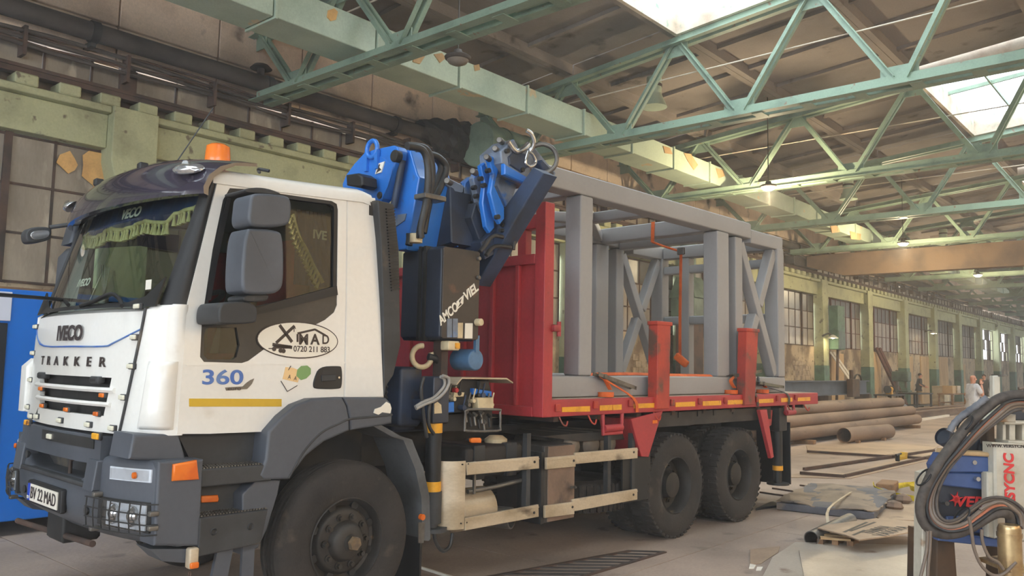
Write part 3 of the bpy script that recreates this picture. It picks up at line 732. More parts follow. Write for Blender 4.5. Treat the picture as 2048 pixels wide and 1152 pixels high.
# ---------------------------------------------------------------- front panel with grille
STR = [(0.279,2.091),(0.298,1.946),(0.339,1.72),(0.375,1.524),(0.414,1.329)]
def sy(z): return curve(STR, z)
OPEN = (([(1.8,1.659),(0.555,1.648)], [(1.754,1.592),(0.556,1.59)]), ([(1.727,1.561),(0.576,1.562)], [(1.691,1.503),(0.582,1.503)]), ([(1.664,1.473),(0.599,1.476)], [(1.62,1.421),(0.61,1.417)]))
zr = [(1.592, 1.653), (1.503, 1.561), (1.417, 1.475)]
yo = [(.555, 1.80), (.578, 1.73), (.602, 1.66)]
us = [0, .06, .19, .25, .4, .55, .7, .78, .82, .9, 1]
zs = [1.318, 1.36, 1.417, 1.475, 1.503, 1.561, 1.592, 1.653, 1.75, 1.85, 1.96, 2.06, 2.1]
def fy(u, z): a = sy(z); return lerp(a, 2.5-a, u)
def fp(i, j):
    z = zs[j]; y = fy(us[i], z)
    if 2 <= j <= 7:
        if i == 2: y = lerp(.602, .555, (z-1.417)/.236)
        if i == 8: y = lerp(1.66, 1.80, (z-1.417)/.236)
    x = xs(y, z)+(.0 if j < 11 else (.012 if j == 11 else .04))
    if j in (9, 10) and 2 < i < 9: x += .006
    return (x, y, z)
skip = [(i, j) for j in (2, 4, 6) for i in range(2, 8)]
mb = MB(); mb.sheet(fp, range(len(us)), range(len(zs)), .03, (1, 0, 0), skip=skip)
fpn = part('front_panel', mb, m_white, tr, smooth=50)
mb = MB(); mb.sheet(lambda y, z: (xs(y, z)+.06, y, z), [.54, .8, 1.1, 1.4, 1.7, 1.84], [1.39, 1.5, 1.68], .03, (1, 0, 0)); part('radiator_mesh', mb, m_dark, fpn, smooth=0)
for (z0, z1), (ya, yb) in zip(((1.475, 1.503), (1.561, 1.592)), ((.53, 1.76), (.5, 1.84))):
    mb = MB(); mb.sheet(lambda y, z: (xs(y, z)-.012-.008*math.sin(math.pi*(z-z0)/(z1-z0)), y, z), [lerp(ya, yb, q/8) for q in range(9)], [z0, (z0+z1)/2, z1], .03, (1, 0, 0)); part('grille_slat', mb, m_white, fpn)
for (y, z) in [(1.686,1.64),(0.73,1.633)]:
    mb = MB(); mb.box(xs(y, z)-.02, y-.07, z-.02, xs(y, z)+.03, y+.07, z+.025, .012); h = part('grille_handle', mb, m_step, fpn)
    mb = MB(); mb.box(xs(y, z)-.022, y-.04, z-.01, xs(y, z)+.0, y+.045, z+.012, .006); part('handle_slot', mb, m_dark, h, smooth=0)
def marker(y, z, mat, w=.035, h=.014, par=fpn, surf=xs, lab=None):
    x = surf(y, z) if surf is xs else surf(y)
    mb = MB(); mb.box(x-.012, y-w-.006, z-h-.005, x+.01, y+w+.006, z+h+.005, .005); k = part('marker_lamp', mb, m_step, par)
    mb = MB(); mb.box(x-.024, y-w, z-h, x-.005, y+w, z+h, .008); part('lamp_lens', mb, mat, k, label=lab)
for (y, z) in [(1.642,1.551),(0.619,1.544),(1.557,1.437),(1.073,1.435),(0.664,1.428)]: marker(y, z, m_orange, .03, .013, lab='orange lens')
for (y, z) in [(0.349,2.09),(0.353,1.902),(0.355,1.727),(0.405,1.539),(0.483,1.351),(0.756,1.357),(1.172,1.36),(1.694,1.356)]: marker(y, z, m_pale)
for (y, z) in ((1.9, 1.345), (2.12, 1.4), (2.15, 1.6), (2.17, 1.8), (2.2, 2.0)): marker(y, z, m_pale)
# lettering and blue pinstripe
def ftext(s, cy, cz, size, bold, sx, sp=1, shear=0):
    return text(s, (0, cy, cz), (0, -1, 0), (0, 0, 1), size, m_ink, fpn, 'lettering', bold=bold, sx=sx, spacing=sp, shear=shear, wrap=lambda p, o: Vector((xs(p.y, p.z)-.004-o, p.y, p.z)))
ftext('IVECO', 1.195, 1.93, .135, .04, 1.15); ftext('TRAKKER', 1.2, 1.745, .085, .02, 1.55, 2.45)
BL = [(2.2, 1.99), (2.05, 1.91)]+[(1.75,1.85),(1.11,1.845),(0.677,1.846),(0.576,1.866),(0.288,1.957)]
mb = MB(); mb.tube([(xs(y, z)-.002, y, z) for y, z in BL], .006, 6, 3); part('pinstripe', mb, m_bluel, fpn)
# corner panel beside the strip
def corner(u, z, mir=False):
    a = sy(z)-.004; A = Vector((xs(a, z)+.0, a, z)); xd = lerp(-1.205, -1.19, (z-1.33)/.78); D = Vector((xd, .08+.05*(z-1.3), z))
    Bz = Vector((xs(a, z)+.045, .1, z)); p = A*(1-u)**2+Bz*2*u*(1-u)+D*u*u
    return p
mb = MB(); mb.sheet(corner, [q/8 for q in range(9)], [1.325, 1.36, 1.6, 1.85, 2.07, 2.105], .025, (.6, .8, 0)); crn = part('corner_panel', mb, m_white, tr, smooth=50)
mb = MB(); mb.sheet(corner, [q/8 for q in range(9)], [1.325, 1.36, 1.6, 1.85, 2.07, 2.105], .025, (.6, .8, 0)); mb.mirror_y(); part('corner_panel', mb, m_white, tr, smooth=50)
def defl(u, z):
    z0 = 1.36+(.4)*z; w = [(.28, .012), (.36, .05), (.62, .055), (.78, .05), (.86, .01)]
    uu = w[u][0]; p = corner(uu, z0); n = Vector((-.75, -.65, 0)); return p+n*(w[u][1] if 0 < z < 1 else w[u][1]*.4)
mb = MB(); mb.sheet(defl, range(5), [0, .06, .3, .7, .93, 1], .02, (.6, .6, 0)); part('air_deflector', mb, m_white, crn, smooth=60)
fr = MB().sheet(defl, range(5), [0, .06, .3, .7, .93, 1], .02, (.6, .6, 0)).mirror_y(); part('air_deflector', fr, m_white, tr, smooth=60)
# far side deflector fins that stick out past the panel
mb = MB(); mb.prism([(-1.42, 1.36), (-1.3, 1.34), (-1.3, 1.75), (-1.36, 1.76), (-1.42, 1.7)], 'y', 2.24, 2.4, bev=.03); part('air_deflector', mb, m_white, tr)
mb = MB(); mb.tube([(xs(sy(z)-.0, z)-.004, sy(z)-.004, z) for z in (1.33, 1.5, 1.7, 1.9, 2.08)], .009, 6, 2); part('seam_strip', mb, m_step, fpn)

# ---------------------------------------------------------------- windscreen, pillars, visor
ys = [.2+q*.175 for q in range(13)]
mb = MB(); V = [(xs(y, z, .01), y, z) for z in (2.102, 2.5, 2.9) for y in ys]
mb.add(V, [(r*13+i, r*13+i+1, (r+1)*13+i+1, (r+1)*13+i) for r in (0, 1) for i in range(12)]); part('windscreen', mb, m_glass, tr, rec=False)
def pil_fn(u, z):
    A = Vector((xs(.22, z, -.004), .22, z)); D = Vector((lerp(-1.19, -1.03, (z-2.11)/.83), .085+.05*(z-1.3), z)); B_ = Vector((A.x+.02, .13, z))
    return A*(1-u)**2+B_*2*u*(1-u)+D*u*u
mb = MB(); mb.sheet(pil_fn, [0, .25, .5, .75, 1], [2.1, 2.3, 2.6, 2.93], .02, (.7, .7, 0)); part('windscreen_pillar', mb, m_black, tr)
mb = MB(); mb.sheet(pil_fn, [0, .25, .5, .75, 1], [2.1, 2.3, 2.6, 2.93], .02, (.7, .7, 0)).mirror_y(); part('windscreen_pillar', mb, m_black, tr)
BD = [(.2, 2.1), (.2, 2.3), (.23, 2.17), (.32, 2.13)]
mb = MB(); mb.sheet(lambda y, z: (xs(y, z, -.002), y, z+(.12*max(0, (abs(y-1.25)-.72)/.3)**2 if z > 2.1 else 0)), ys, [2.09, 2.125], .012, (1, 0, 0)); part('windscreen_border', mb, m_black, tr)
mb = MB(); mb.sheet(lambda y, z: (xs(y, z, -.002), y, z), ys, [2.84, 2.93], .012, (1, 0, 0)); part('windscreen_border', mb, m_black, tr)
VP = [(-.12, 2.79), (-.15, 2.80), (-.155, 2.86), (-.12, 2.97), (-.05, 3.06), (.05, 3.12), (.2, 3.15), (.2, 3.12), (.05, 3.09), (-.03, 3.03), (-.09, 2.95), (-.12, 2.86)]
def vring(y):
    k = abs((y-1.25)/1.17); c = .14*((y-1.25)/1.1)**2+.05*k**6
    return [Vector((-1.19+dx+c, y, 2.79+(z-2.79)*(1.0-.28*k**2.5))) for dx, z in VP]
mb = MB(); mb.loft([vring(.1+q*2.3/20) for q in range(21)]); vis = part('roof_visor', mb, m_vis, tr, smooth=50, label='smoky dark plastic sun visor')
for sg in (.25, 2.25):
    mb = MB(); c = Vector((-1.175, sg, 2.965)); mb.lathe([(0, .0), (.0, .105), (.02, .1), (.045, .07), (.055, 0)], (c.x, c.y, c.z), (-.8, (-.5 if sg < 1 else .5), .45), 24)
    mb.map(lambda p: (p.x, p.y, c.z+(p.z-c.z)*.45)); k = part('visor_lamp', mb, m_lblue, vis)
    mb = MB(); mb.lathe([(.045, .04), (.06, .03), (.065, 0)], (c.x, c.y, c.z), (-.8, (-.5 if sg < 1 else .5), .3), 16); part('bulb', mb, m_lens, k)
# mounts on the visor where two small brackets stand
for y in (1.05, 1.85):
    mb = MB(); mb.box(-1.17, y-.03, 3.08, -1.1, y+.03, 3.14, .012); part('roof_bracket', mb, m_black, tr)
mb = MB(); q = (-.74, .75); mb.cyl((q[0], q[1], 3.07), (q[0], q[1], 3.17), .055, 16); bc = part('beacon', mb, m_black, tr)
mb = MB(); mb.lathe([(0, .085), (.03, .088), (.09, .083), (.12, .08), (.135, .06), (.138, 0)], (q[0], q[1], 3.165), (0, 0, 1), 24); part('beacon_lens', mb, m_orange, bc, label='ribbed orange lens')
mb = MB(); mb.tube([(-.55, .5, 3.1), (-.6, .42, 3.1), (-.56, .35, 3.085)], .012, 6); part('beacon_cable', mb, m_black, bc)
mb = MB(); mb.tube([(-.95, 1.05, 3.1), (-.75, 1.2, 3.38), (-.5, 1.35, 3.75)], .005, 5); part('antenna', mb, m_black, tr)
# wipers
for pts in ([(10.757,2.627),(10.66,2.698),(1.783,2.194),(1.502,2.173),(1.341,2.13)], [(1.1,2.115),(0.932,2.139),(0.734,2.182),(0.6,2.139),(0.471,2.094)]):
    mb = MB(); mb.tube([(xs(y, z, -.03), y, z) for y, z in pts], .013, 6); mb.beam((xs(pts[0][0], pts[0][1], -.022), pts[0][0], pts[0][1]), (xs(pts[2][0], pts[2][1], -.022), pts[2][0], pts[2][1]), .02, .02)
    part('wiper', mb, m_black, tr)

# ---------------------------------------------------------------- inside the cab
mb = MB(); mb.box(-1.36, .22, 1.75, -.98, 2.28, 2.06, .06); db = part('dashboard', mb, m_seat, tr)
mb = MB(); mb.box(-1.15, .16, 1.4, .15, 2.34, 1.5); part('cab_floor', mb, m_dark, tr)
for y in (.62, 1.85):
    mb = MB(); mb.box(-.75, y-.25, 1.62, -.3, y+.25, 1.82, .06); sc = part('seat', mb, m_redseat, tr)
    mb = MB(); mb.prism([(-.42, 1.8), (-.28, 1.78), (-.12, 2.45), (-.14, 2.66), (-.24, 2.66), (-.3, 2.4)], 'y', y-.24, y+.24, bev=.05); part('seat_back', mb, m_redseat, sc)
    mb = MB(); mb.box(-.72, y-.2, 1.48, -.35, y+.2, 1.63); part('seat_base', mb, m_dark, sc)
mb = MB(); mb.torus((-.93, .62, 2.12), (-.55, 0, .83), .22, .018, 28, 8); mb.cyl((-.93, .62, 2.12), (-1.08, .62, 1.9), .035); part('steering_wheel', mb, m_black, tr)
# blue curtain across the top of the windscreen with a straw fringe
def cz(u): return 2.70-.035*abs(math.sin(u*math.pi*3.5))+ (.05 if u < .12 or u > .9 else 0)
mb = MB(); n = 56
def cur(i, j):
    u = i/n; y = lerp(.3, 2.2, u); z = lerp(2.92, cz(u), j); return (xs(y, z, .07)+.008*math.sin(u*90), y, z)
mb.sheet(cur, range(n+1), [0, .5, 1], .008, (1, 0, 0)); ct = part('curtain', mb, m_curt, tr, label='blue velvet curtain')
mb = MB(); mb.tube([Vector(cur(i, 1))+Vector((-.008, 0, 0)) for i in range(n+1)], .014, 6, 1); part('fringe_braid', mb, m_fringe, ct)
t0 = None
for i in range(0, n+1):
    p = Vector(cur(i, 1)); mb = MB(); mb.lathe([(0, .004), (.02, .011), (.03, .007), (.085, .018), (.088, 0)], p+Vector((-.01, 0, -.0)), (0, 0, -1), 8)
    part('tassel', mb, m_fringe, ct, rec=False)
text('VECO', (0, 1.07, 2.775), (0, -1, 0), (0, 0, 1), .1, m_paper, ct, bold=.03, sx=1.1, wrap=lambda p, o: Vector((xs(p.y, p.z, .05)-o, p.y, p.z)))
text('IVECO', (0, 1.4, 2.295), (0, -1, 0), (0, 0, 1), .075, m_paper, tr, bold=.03, sx=1.15, wrap=lambda p, o: Vector((xs(p.y, p.z, .03)-o, p.y, p.z)), label='white dashboard lettering')
# small windscreen sticker, hanging air freshener and diffuser sticks
mb = MB(); mb.box(-1.33, .34, 2.2, -1.328, .42, 2.26); part('windscreen_sticker', mb, m_paper, tr, smooth=0)
mb = MB(); mb.cyl((-1.25, 1.3, 2.08), (-1.25, 1.3, 2.2), .035, 12); 
for a in range(5): mb.cyl((-1.25, 1.3, 2.18), (-1.25+.03*(a-2), 1.3+.04*(a-2), 2.42), .003, 5)
part('reed_diffuser', mb, m_steel, tr)
# side curtain seen through the door window
def sc_(i, j): u = i/20; z = lerp(2.82, 2.3-.0*u, j); x = lerp(-.42, -.2, u); return (x+.12*j*u, .2+.01*math.sin(i*2.1), z)
mb = MB(); mb.sheet(sc_, range(21), [0, .5, 1], .006, (0, 1, 0)); c2 = part('curtain', mb, m_curt, tr, label='blue side curtain')
FB = [Vector(q) for q in ((-.46, .19, 2.78), (-.41, .185, 2.64), (-.34, .185, 2.54), (-.28, .185, 2.44), (-.2, .185, 2.33))]
mb = MB(); mb.tube(FB, .014, 7); part('fringe_braid', mb, m_fringe, c2)
for i in range(4):
    for k in range(4):
        p_ = FB[i].lerp(FB[i+1], k/4); mb = MB(); mb.lathe([(0, .004), (.02, .011), (.03, .007), (.08, .017), (.083, 0)], p_+Vector((0, -.005, 0)), (-.5, 0, -1), 7); part('tassel', mb, m_fringe, c2, rec=False)
text('IVE', (-.24, .185, 2.66), (1, 0, 0), (0, 0, 1), .085, m_paper, c2, bold=.03)
mb = MB(); mb.prism([(-.95, 2.83), (-.3, 2.85), (-.3, 2.7), (-.62, 2.72), (-.95, 2.66)], 'y', 2.26, 2.28); part('curtain', mb, m_curt, tr, label='far blue curtain', smooth=0)

# ---------------------------------------------------------------- mirrors
MY = -.17
def mir(pts, a, b, nm, mat, par, bev=.03): return part(nm, MB().prism(chaikin(pts, 2), 'y', a, b, bev=bev), mat, par, smooth=60)
big = mir([(-1.024,2.551),(-1.002,2.566),(-0.817,2.579),(-0.776,2.543),(-0.759,2.278),(-0.774,2.214),(-0.83,2.179),(-1.013,2.165),(-1.044,2.207),(-1.042,2.464)], -.24, -.02, 'mirror', m_plast, tr, .02)
mir([(-1.012,2.758),(-0.981,2.785),(-0.776,2.806),(-0.732,2.782),(-0.729,2.661),(-0.752,2.61),(-0.969,2.571),(-1.023,2.594),(-1.016,2.712)], -.24, -.02, 'wide_mirror', m_plast, big, .02)
mir([(-1.008,2.818),(-0.888,2.845),(-0.772,2.833),(-0.76,2.815),(-0.953,2.796),(-1.007,2.794)], -.16, .1, 'mirror_arm', m_step, big, .006)
mir([(-1.006,2.168),(-0.833,2.187),(-0.837,2.149),(-0.867,2.135),(-1.009,2.119)], -.2, .0, 'mirror_joint', m_step, big, .01)
mir([(-1.148,2.092),(-1.124,2.117),(-0.918,2.131),(-0.902,2.022),(-0.93,1.996),(-1.136,1.98),(-1.156,2.003),(-1.156,2.062)], -.2, .09, 'mirror_foot', m_step, big, .014)
mb = MB(); mb.cyl((-.93, -.1, 2.1), (-.89, -.08, 2.84), .02); part('mirror_pole', mb, m_step, big)
fm = mir([(-1.402,2.744),(-1.39,2.786),(-1.355,2.811),(-1.246,2.83),(-1.211,2.81),(-1.211,2.752),(-1.231,2.716),(-1.346,2.678),(-1.387,2.685)], 2.58, 2.72, 'front_mirror', m_step, tr, .015)
mir([(-1.378,2.771),(-1.237,2.806),(-1.227,2.766),(-1.247,2.731),(-1.355,2.701)], 2.57, 2.6, 'mirror_glass', m_chrome, fm, .004)
mb = MB(); mb.tube([(-1.22, 2.6, 2.83), (-1.1, 2.5, 2.86), (-1.0, 2.36, 2.88)], .018, 7); part('mirror_arm', mb, m_step, fm)
f2 = part('mirror', MB().prism([(-1.12, 2.2), (-1.02, 2.2), (-.97, 2.66), (-1.05, 2.68), (-1.11, 2.6)], 'y', 2.5, 2.74, bev=.03), m_plast, tr)
part('wide_mirror', MB().prism([(-1.1, 2.7), (-.98, 2.7), (-.96, 2.88), (-1.06, 2.9)], 'y', 2.5, 2.72, bev=.03), m_plast, f2)

# ---------------------------------------------------------------- bumper
YB = [.015, .04, .1, .2, .35, .5, .65, .8, 1.0, 1.25, 1.5, 1.7, 1.85, 2.0, 2.15, 2.3, 2.4, 2.46, 2.485]
def bsec(y, z0, z1):
    s = .0
    return [Vector((xb(y)+d, y, z)) for d, z in ((.14, z0-.06), (.05, z0), (.012, z0+.06), (0, (z0+z1)/2), (.004, z1-.05), (.02, z1-.012), (.05, z1), (.2, z1), (.2, z0-.06))]
def top(y):
    d = abs(y-1.25); return 1.19 if d > .72 else (1.02 if d < .52 else lerp(1.02, 1.19, (d-.52)/.2))
mb = MB(); mb.loft([bsec(y, .74+.01*abs(y-1.25), top(y)) for y in YB]); bp = part('bumper', mb, m_plast, tr, smooth=50)
for sg in (0, 1):
    mb = MB(); mb.prism([(-1.37, .72), (-1.1, .68), (-1.1, 1.185), (-1.37, 1.19)], 'y', 0, .2, bev=.015)
    mb.prism([(-1.38, .70), (-1.1, .66), (-1.12, .58), (-1.3, .62)], 'y', .03, .22)
    if sg: mb.mirror_y()
    part('bumper_end', mb, m_plast, tr, smooth=0)
mb = MB(); mb.sheet(lambda y, z: (xb(y)+.0, y, z), [.52, .8, 1.1, 1.4, 1.7, 1.98], [1.13, 1.3], .12, (1, 0, 0)); cu_ = part('upper_bumper', mb, m_plast, tr, smooth=50)
for a, b in ((.5, .66), (1.84, 2.0)):
    mb = MB(); mb.prism([(-1.54, .98), (-1.42, .98), (-1.42, 1.16), (-1.52, 1.16)], 'y', a, b, bev=.012); part('bumper_cheek', mb, m_plast, bp)
mb = MB(); mb.sheet(lambda y, z: (xb(y)-.004, y, z), [.6, .95, 1.3, 1.45], [1.22, 1.285], .03, (1, 0, 0)); part('mesh_insert', mb, m_dark, cu_, smooth=0)
mb = MB(); mb.box(-1.36, .62, 1.0, -1.3, 1.86, 1.3); part('step_recess', mb, m_step, tr, smooth=0)
mb = MB(); mb.box(-1.535, .64, .985, -1.33, 1.84, 1.015, .008); part('front_step', mb, m_step, bp)
mb = MB(); q = [(1.058,1.066)][0]; mb.tube([(-1.46, 1.1, 1.0), (-1.46, 1.1, 1.1), (-1.47, 1.08, 1.12), (-1.48, 1.0, 1.12)], .012, 7); part('tow_pin', mb, m_rust, bp)
for z in (1.25,): marker(1.27, z, m_pale, .04, .016, bp, xb)
marker(.56, 1.3, m_yell, .045, .018, bp, xb); marker(1.78, 1.31, m_yell, .04, .018, bp, xb)
# seam between bumper halves, bolts
for y, z in ((1.77, 1.09), (1.77, .85), (.64, 1.085), (.645, .846)):
    mb = MB(); mb.lathe([(-.004, .028), (.012, .024), (.02, .012), (.02, 0)], (xb(y)-.002, y, z), (1, 0, 0), 14); part('bumper_bolt', mb, m_step, bp)
# turn lamps and head lamps with wire guards
for sg in (0, 1):
    Yv = (lambda y: y) if not sg else (lambda y: 2.5-y)
    def quad(pts, o0, o1): 
        mb = MB(); n = 6
        ys_ = [lerp(pts[0][0], pts[1][0], q/n) for q in range(n+1)]
        def fn(i, j): y = ys_[i]; t = i/n; z = lerp(lerp(pts[2][1], pts[3][1], t), lerp(pts[0][1], pts[1][1], t), j); return (xb(y)-o0, y, z)
        mb.sheet(fn, range(n+1), [0, .12, .5, .88, 1], o0-o1, (1, 0, 0))
        if sg: mb.mirror_y()
        return mb
    ip = [(.4, 1.135), (.055, 1.14), (.4, 1.06), (.055, 1.066)]
    il = part('turn_lamp', quad(ip, .004, -.03), m_lampw, bp); part('lamp_lens', quad([(.385, 1.127), (.07, 1.132), (.385, 1.068), (.07, 1.074)], .012, -.0), m_lens, il)
    mb = MB(); mb.lathe([(0, .02), (.015, .018), (.02, 0)], (xb(.17)-.006, .17, 1.1), (-1, 0, 0), 12); 
    if sg: mb.mirror_y()
    part('bulb', mb, m_orange, il)
    hl = part('head_lamp', quad([(.5, .95), (.05, .955), (.52, .79), (.04, .782)], .004, -.05), m_dark, bp)
    part('lamp_reflector', quad([(.4, .94), (.07, .945), (.42, .8), (.06, .795)], .01, -.03), m_lampw, hl)
    for y in (.33, .17):
        mb = MB(); mb.lathe([(0, .06), (.02, .062), (.012, .05), (.03, .035), (.045, 0)], (xb(y)-.0, y, .87), (-1, 0, 0), 20)
        if sg: mb.mirror_y()
        part('lamp_bowl', mb, m_chrome, hl)
    part('lamp_lens', quad([(.41, .945), (.06, .95), (.43, .795), (.05, .79)], .03, -.0), m_lens, hl)
    mb = MB()
    for q in range(7): y = lerp(.53, .05, q/6); mb.tube([(xb(y)-.055, y, .955), (xb(y)-.06, y, .87), (xb(y)-.05, y, .775)], .0045, 5, 1)
    for q in range(4): z = lerp(.95, .78, q/3); mb.tube([(xb(y)-.055, y, z) for y in (.55, .4, .25, .1, .02)]+[(-1.36, -.012, z)], .0045, 5, 1)
    if sg: mb.mirror_y()
    part('lamp_guard', mb, m_dark, hl)
    for y, z in ((.48, .965), (.49, .765), (.0, .9), (.0, .82)):
        mb = MB(); mb.box(xb(y)-.05, y-.018, z-.014, xb(y)+.005, y+.018, z+.014, .005)
        if sg: mb.mirror_y()
        part('guard_clip', mb, m_steel, hl)
    oc = [(-1.29, 1.17), (-1.15, 1.185), (-1.13, 1.07), (-1.29, 1.075)]
    mb = MB().prism(oc, 'y', -.022, .02, bev=.012)
    if sg: mb.mirror_y()
    part('side_turn_lamp', mb, m_orange, tr, label='orange corner lamp')
# licence plate
mb = MB(); mb.box(xb(1.25)-.03, .94, .79, xb(1.25)+.01, 1.58, .94, .01); pl = part('licence_plate', mb, m_black, tr)
mb = MB(); mb.box(xb(1.25)-.036, .985, .81, xb(1.25)-.028, 1.5, .92); part('plate_face', mb, m_paper, pl, smooth=0)
mb = MB(); mb.box(xb(1.25)-.038, 1.5, .81, xb(1.25)-.028, 1.545, .92); part('plate_band', mb, M('plate blue', (36, 72, 190), rough=.4), pl, smooth=0)
text('BV 22 MAD', (xb(1.25)-.037, 1.243, .862), (0, -1, 0), (0, 0, 1), .112, m_ink, pl, bold=.0, sx=.88)
text('RO', (xb(1.25)-.039, 1.522, .83), (0, -1, 0), (0, 0, 1), .028, m_paper, pl)
# under bumper: tow hook, chains, support bracket
mb = MB(); mb.box(-1.45, 1.2, .55, -1.2, 1.5, .74, .02); part('tow_bracket', mb, m_dark, tr)
mb = MB(); mb.cyl((-1.42, .75, .62), (-1.42, 2.2, .56), .02); part('tie_bar', mb, m_rust, tr)
mb = MB(); mb.box(-1.17, -.03, .56, -1.11, .03, .68, .01); cb = part('chain_bracket', mb, m_alu, tr)
mb = MB(); mb.box(-1.165, -.045, .565, -1.115, -.02, .6, .006); part('reflector', mb, m_orange, cb)
for i in range(7):
    mb = MB(); mb.torus((-1.15, 0, .53-.035*i), (1, i % 2, 0) if i % 2 else (1, 0, 0), .014, .004, 10, 5); part('chain_link', mb, m_rust, cb)
# corner piece between bumper and cab
mb = MB(); mb.prism([(-1.478,1.343),(-1.213,1.33),(-1.151,1.159),(-1.497,1.203)], 'y', .1, .4, bev=.02); part('corner_valance', mb, m_plast, tr)

# ---------------------------------------------------------------- steps
mb = MB(); mb.prism([(-1.195,1.327),(-0.556,1.316),(-0.6,1.116),(-1.09,1.136)], 'y', .16, .2); part('step_back', mb, m_step, tr, smooth=0)
mb = MB(); mb.prism([(-1.104,1.037),(-0.618,1.009),(-0.622,0.757),(-1.093,0.799)], 'y', .14, .18); part('step_back', mb, m_step, tr, smooth=0)
for z, zb, dy, nm in ((1.125, 1.02, .0, 'step'), (.845, .64, -.01, 'step')):
    mb = MB(); x1 = -.64
    mb.prism([(-1.11, zb), (-1.11, z), (x1, z), (x1, zb)] if z > 1 else [(-1.11, zb-.02), (-1.11, z), (-.66, z), (-.7, zb)], 'y', dy, .06, bev=.012); mb.box(-1.11, .04, z-.03, x1, .22, z-.004)
    st = part(nm, mb, m_step, tr)
    for r in range(3):
        mb = MB()
        for i in range(22): mb.box(-1.09+i*.02, .02+r*.055, z-.006, -1.079+i*.02, .06+r*.055, z+.008)
        part('tread_teeth', mb, m_steel, st, smooth=0, kind='stuff')
    if z < 1:
        for x in (-1.02, -.78):
            mb = MB(); mb.lathe([(0, .022), (.006, .018), (-.004, .008), (-.004, 0)], (x, dy-.002, .755), (0, -1, 0), 12); part('step_bolt', mb, m_dark, st)
mb = MB(); mb.prism([(-1.042,0.951),(-0.936,0.946),(-0.928,0.921),(-0.933,0.903),(-1.04,0.909),(-1.047,0.93)], 'y', .115, .15, bev=.006); part('side_reflector', mb, m_orange, tr, label='orange side reflector')
mb = MB(); mb.prism([(-1.02, .0+.32), (-.92, .3), (-.86, .66), (-.96, .68)], 'y', .03, .06); mb.prism([(-.8, .3), (-.72, .3), (-.72, .68), (-.8, .68)], 'y', .03, .06); part('step_hanger', mb, m_plast, tr, smooth=0)
mb = MB(); mb.box(-1.05, .0, .3, -.7, .2, .34, .01); part('lowest_step', mb, m_step, tr)

# ---------------------------------------------------------------- wheel arch
ARCH = [(-0.682,1.329),(-0.591,1.421),(-0.49,1.493),(-0.37,1.531),(-0.128,1.536),(-0.089,1.478),(-0.063,1.392),(-0.056,1.309),(-0.258,1.245),(-0.393,1.161),(-0.519,1.017),(-0.698,1.029),(-0.731,1.06),(-0.692,1.156)]
mb = MB(); mb.prism(ARCH, 'y', -.005, .3, bev=.02); ar = part('wheel_arch', mb, m_plast, tr)
mb = MB(); mb.prism([(-0.125,1.536),(0.249,1.528),(0.295,1.489),(0.311,1.412),(0.311,1.341),(-0.051,1.309),(-0.06,1.392),(-0.086,1.478)], 'y', -.003, .3, bev=.018); part('arch_extension', mb, m_plast, tr)
mb = MB(); mb.prism([(0.137,1.423),(0.147,1.45),(0.201,1.464),(0.248,1.499),(0.281,1.483),(0.294,1.451),(0.284,1.415),(0.211,1.426),(0.18,1.409)], 'y', -.01, .0); part('peeled_patch', mb, m_paper, ar, label='bare white patch', smooth=0)
LIPC = [(-0.522,1.025),(-0.423,1.182),(-0.292,1.303),(-0.152,1.359),(-0.062,1.387),(0.117,1.396),(0.305,1.406)]
mb = MB(); mb.tube([(x, -.004, z) for x, z in LIPC], .008, 6); part('arch_crease', mb, m_step, ar)
mb = MB(); mb.prism([(-0.555,1.014),(-0.572,0.923),(-0.638,0.709),(-0.694,0.607),(-0.802,0.58),(-0.822,0.948),(-0.729,1.031)], 'y', .03, .22, bev=.01); part('step_end_panel', mb, m_plast, tr)
# mudguard behind the front wheel
MG = [(0.161,1.321),(0.342,1.234),(0.451,1.203),(0.571,0.987),(0.64,0.771),(0.661,0.455)]
def mgs(i, j): x, z = MG[i]; return (x, (.03, .06, .3, .42)[j], z-(.0 if j else .02))
mb = MB(); 
P5 = []
for i in range(len(MG)-1):
    for k in range(3): P5.append((lerp(MG[i][0], MG[i+1][0], k/3), lerp(MG[i][1], MG[i+1][1], k/3)))
P5.append(MG[-1])
mb.sheet(lambda i, j: (P5[i][0]+(.06 if j == 0 else 0), (.03, .035, .4)[j], P5[i][1]+(.01 if j else .0)), range(len(P5)), range(3), .025, (.6, 0, .5)); mgd = part('mudguard', mb, M('grey mudguard', (88, 90, 92), (70, 70, 70), 3, rough=.6), tr)
mb = MB(); mb.box(.66, .06, .12, .68, .42, .9); part('mud_flap', mb, m_black, mgd, smooth=0)
mb = MB(); q = [(0.641,0.64)][0]; mb.cyl((q[0], .01, q[1]), (q[0], .04, q[1]), .022, 16); part('reflector', mb, m_orange, mgd)
mb = MB(); mb.prism([(0.609,0.604),(0.672,0.596),(0.668,0.447),(0.615,0.454)], 'y', .025, .035); part('sticker_remains', mb, m_steel, mgd, smooth=0)

# ---------------------------------------------------------------- air intake behind the cab
AI = [(0.183,2.969),(0.332,2.963),(0.399,2.623),(0.442,1.912),(0.385,1.688),(0.323,1.608),(0.303,1.535),(0.26,2.236),(0.223,2.677)]
mb = MB(); mb.prism(AI, 'y', .09, .42, bev=.012); ai = part('air_intake', mb, m_step, tr, smooth=25)
for i in range(28):
    t = i/27; x0, z0 = lerp(.225, .30, t), lerp(2.93, 2.33, t)
    mb = MB(); mb.beam((x0+.03, .084, z0-.02), (x0+.105, .084, z0-.0), .02, .01); mb.map(lambda p: p); part('louver', mb, m_black, ai, smooth=0, rec=False)
mb = MB()
mb.lathe([(i*.02, .055+.012*(i % 2)) for i in range(8)], (.34, .2, 1.5), (0, 0, 1), 16); part('bellows', mb, m_black, ai)

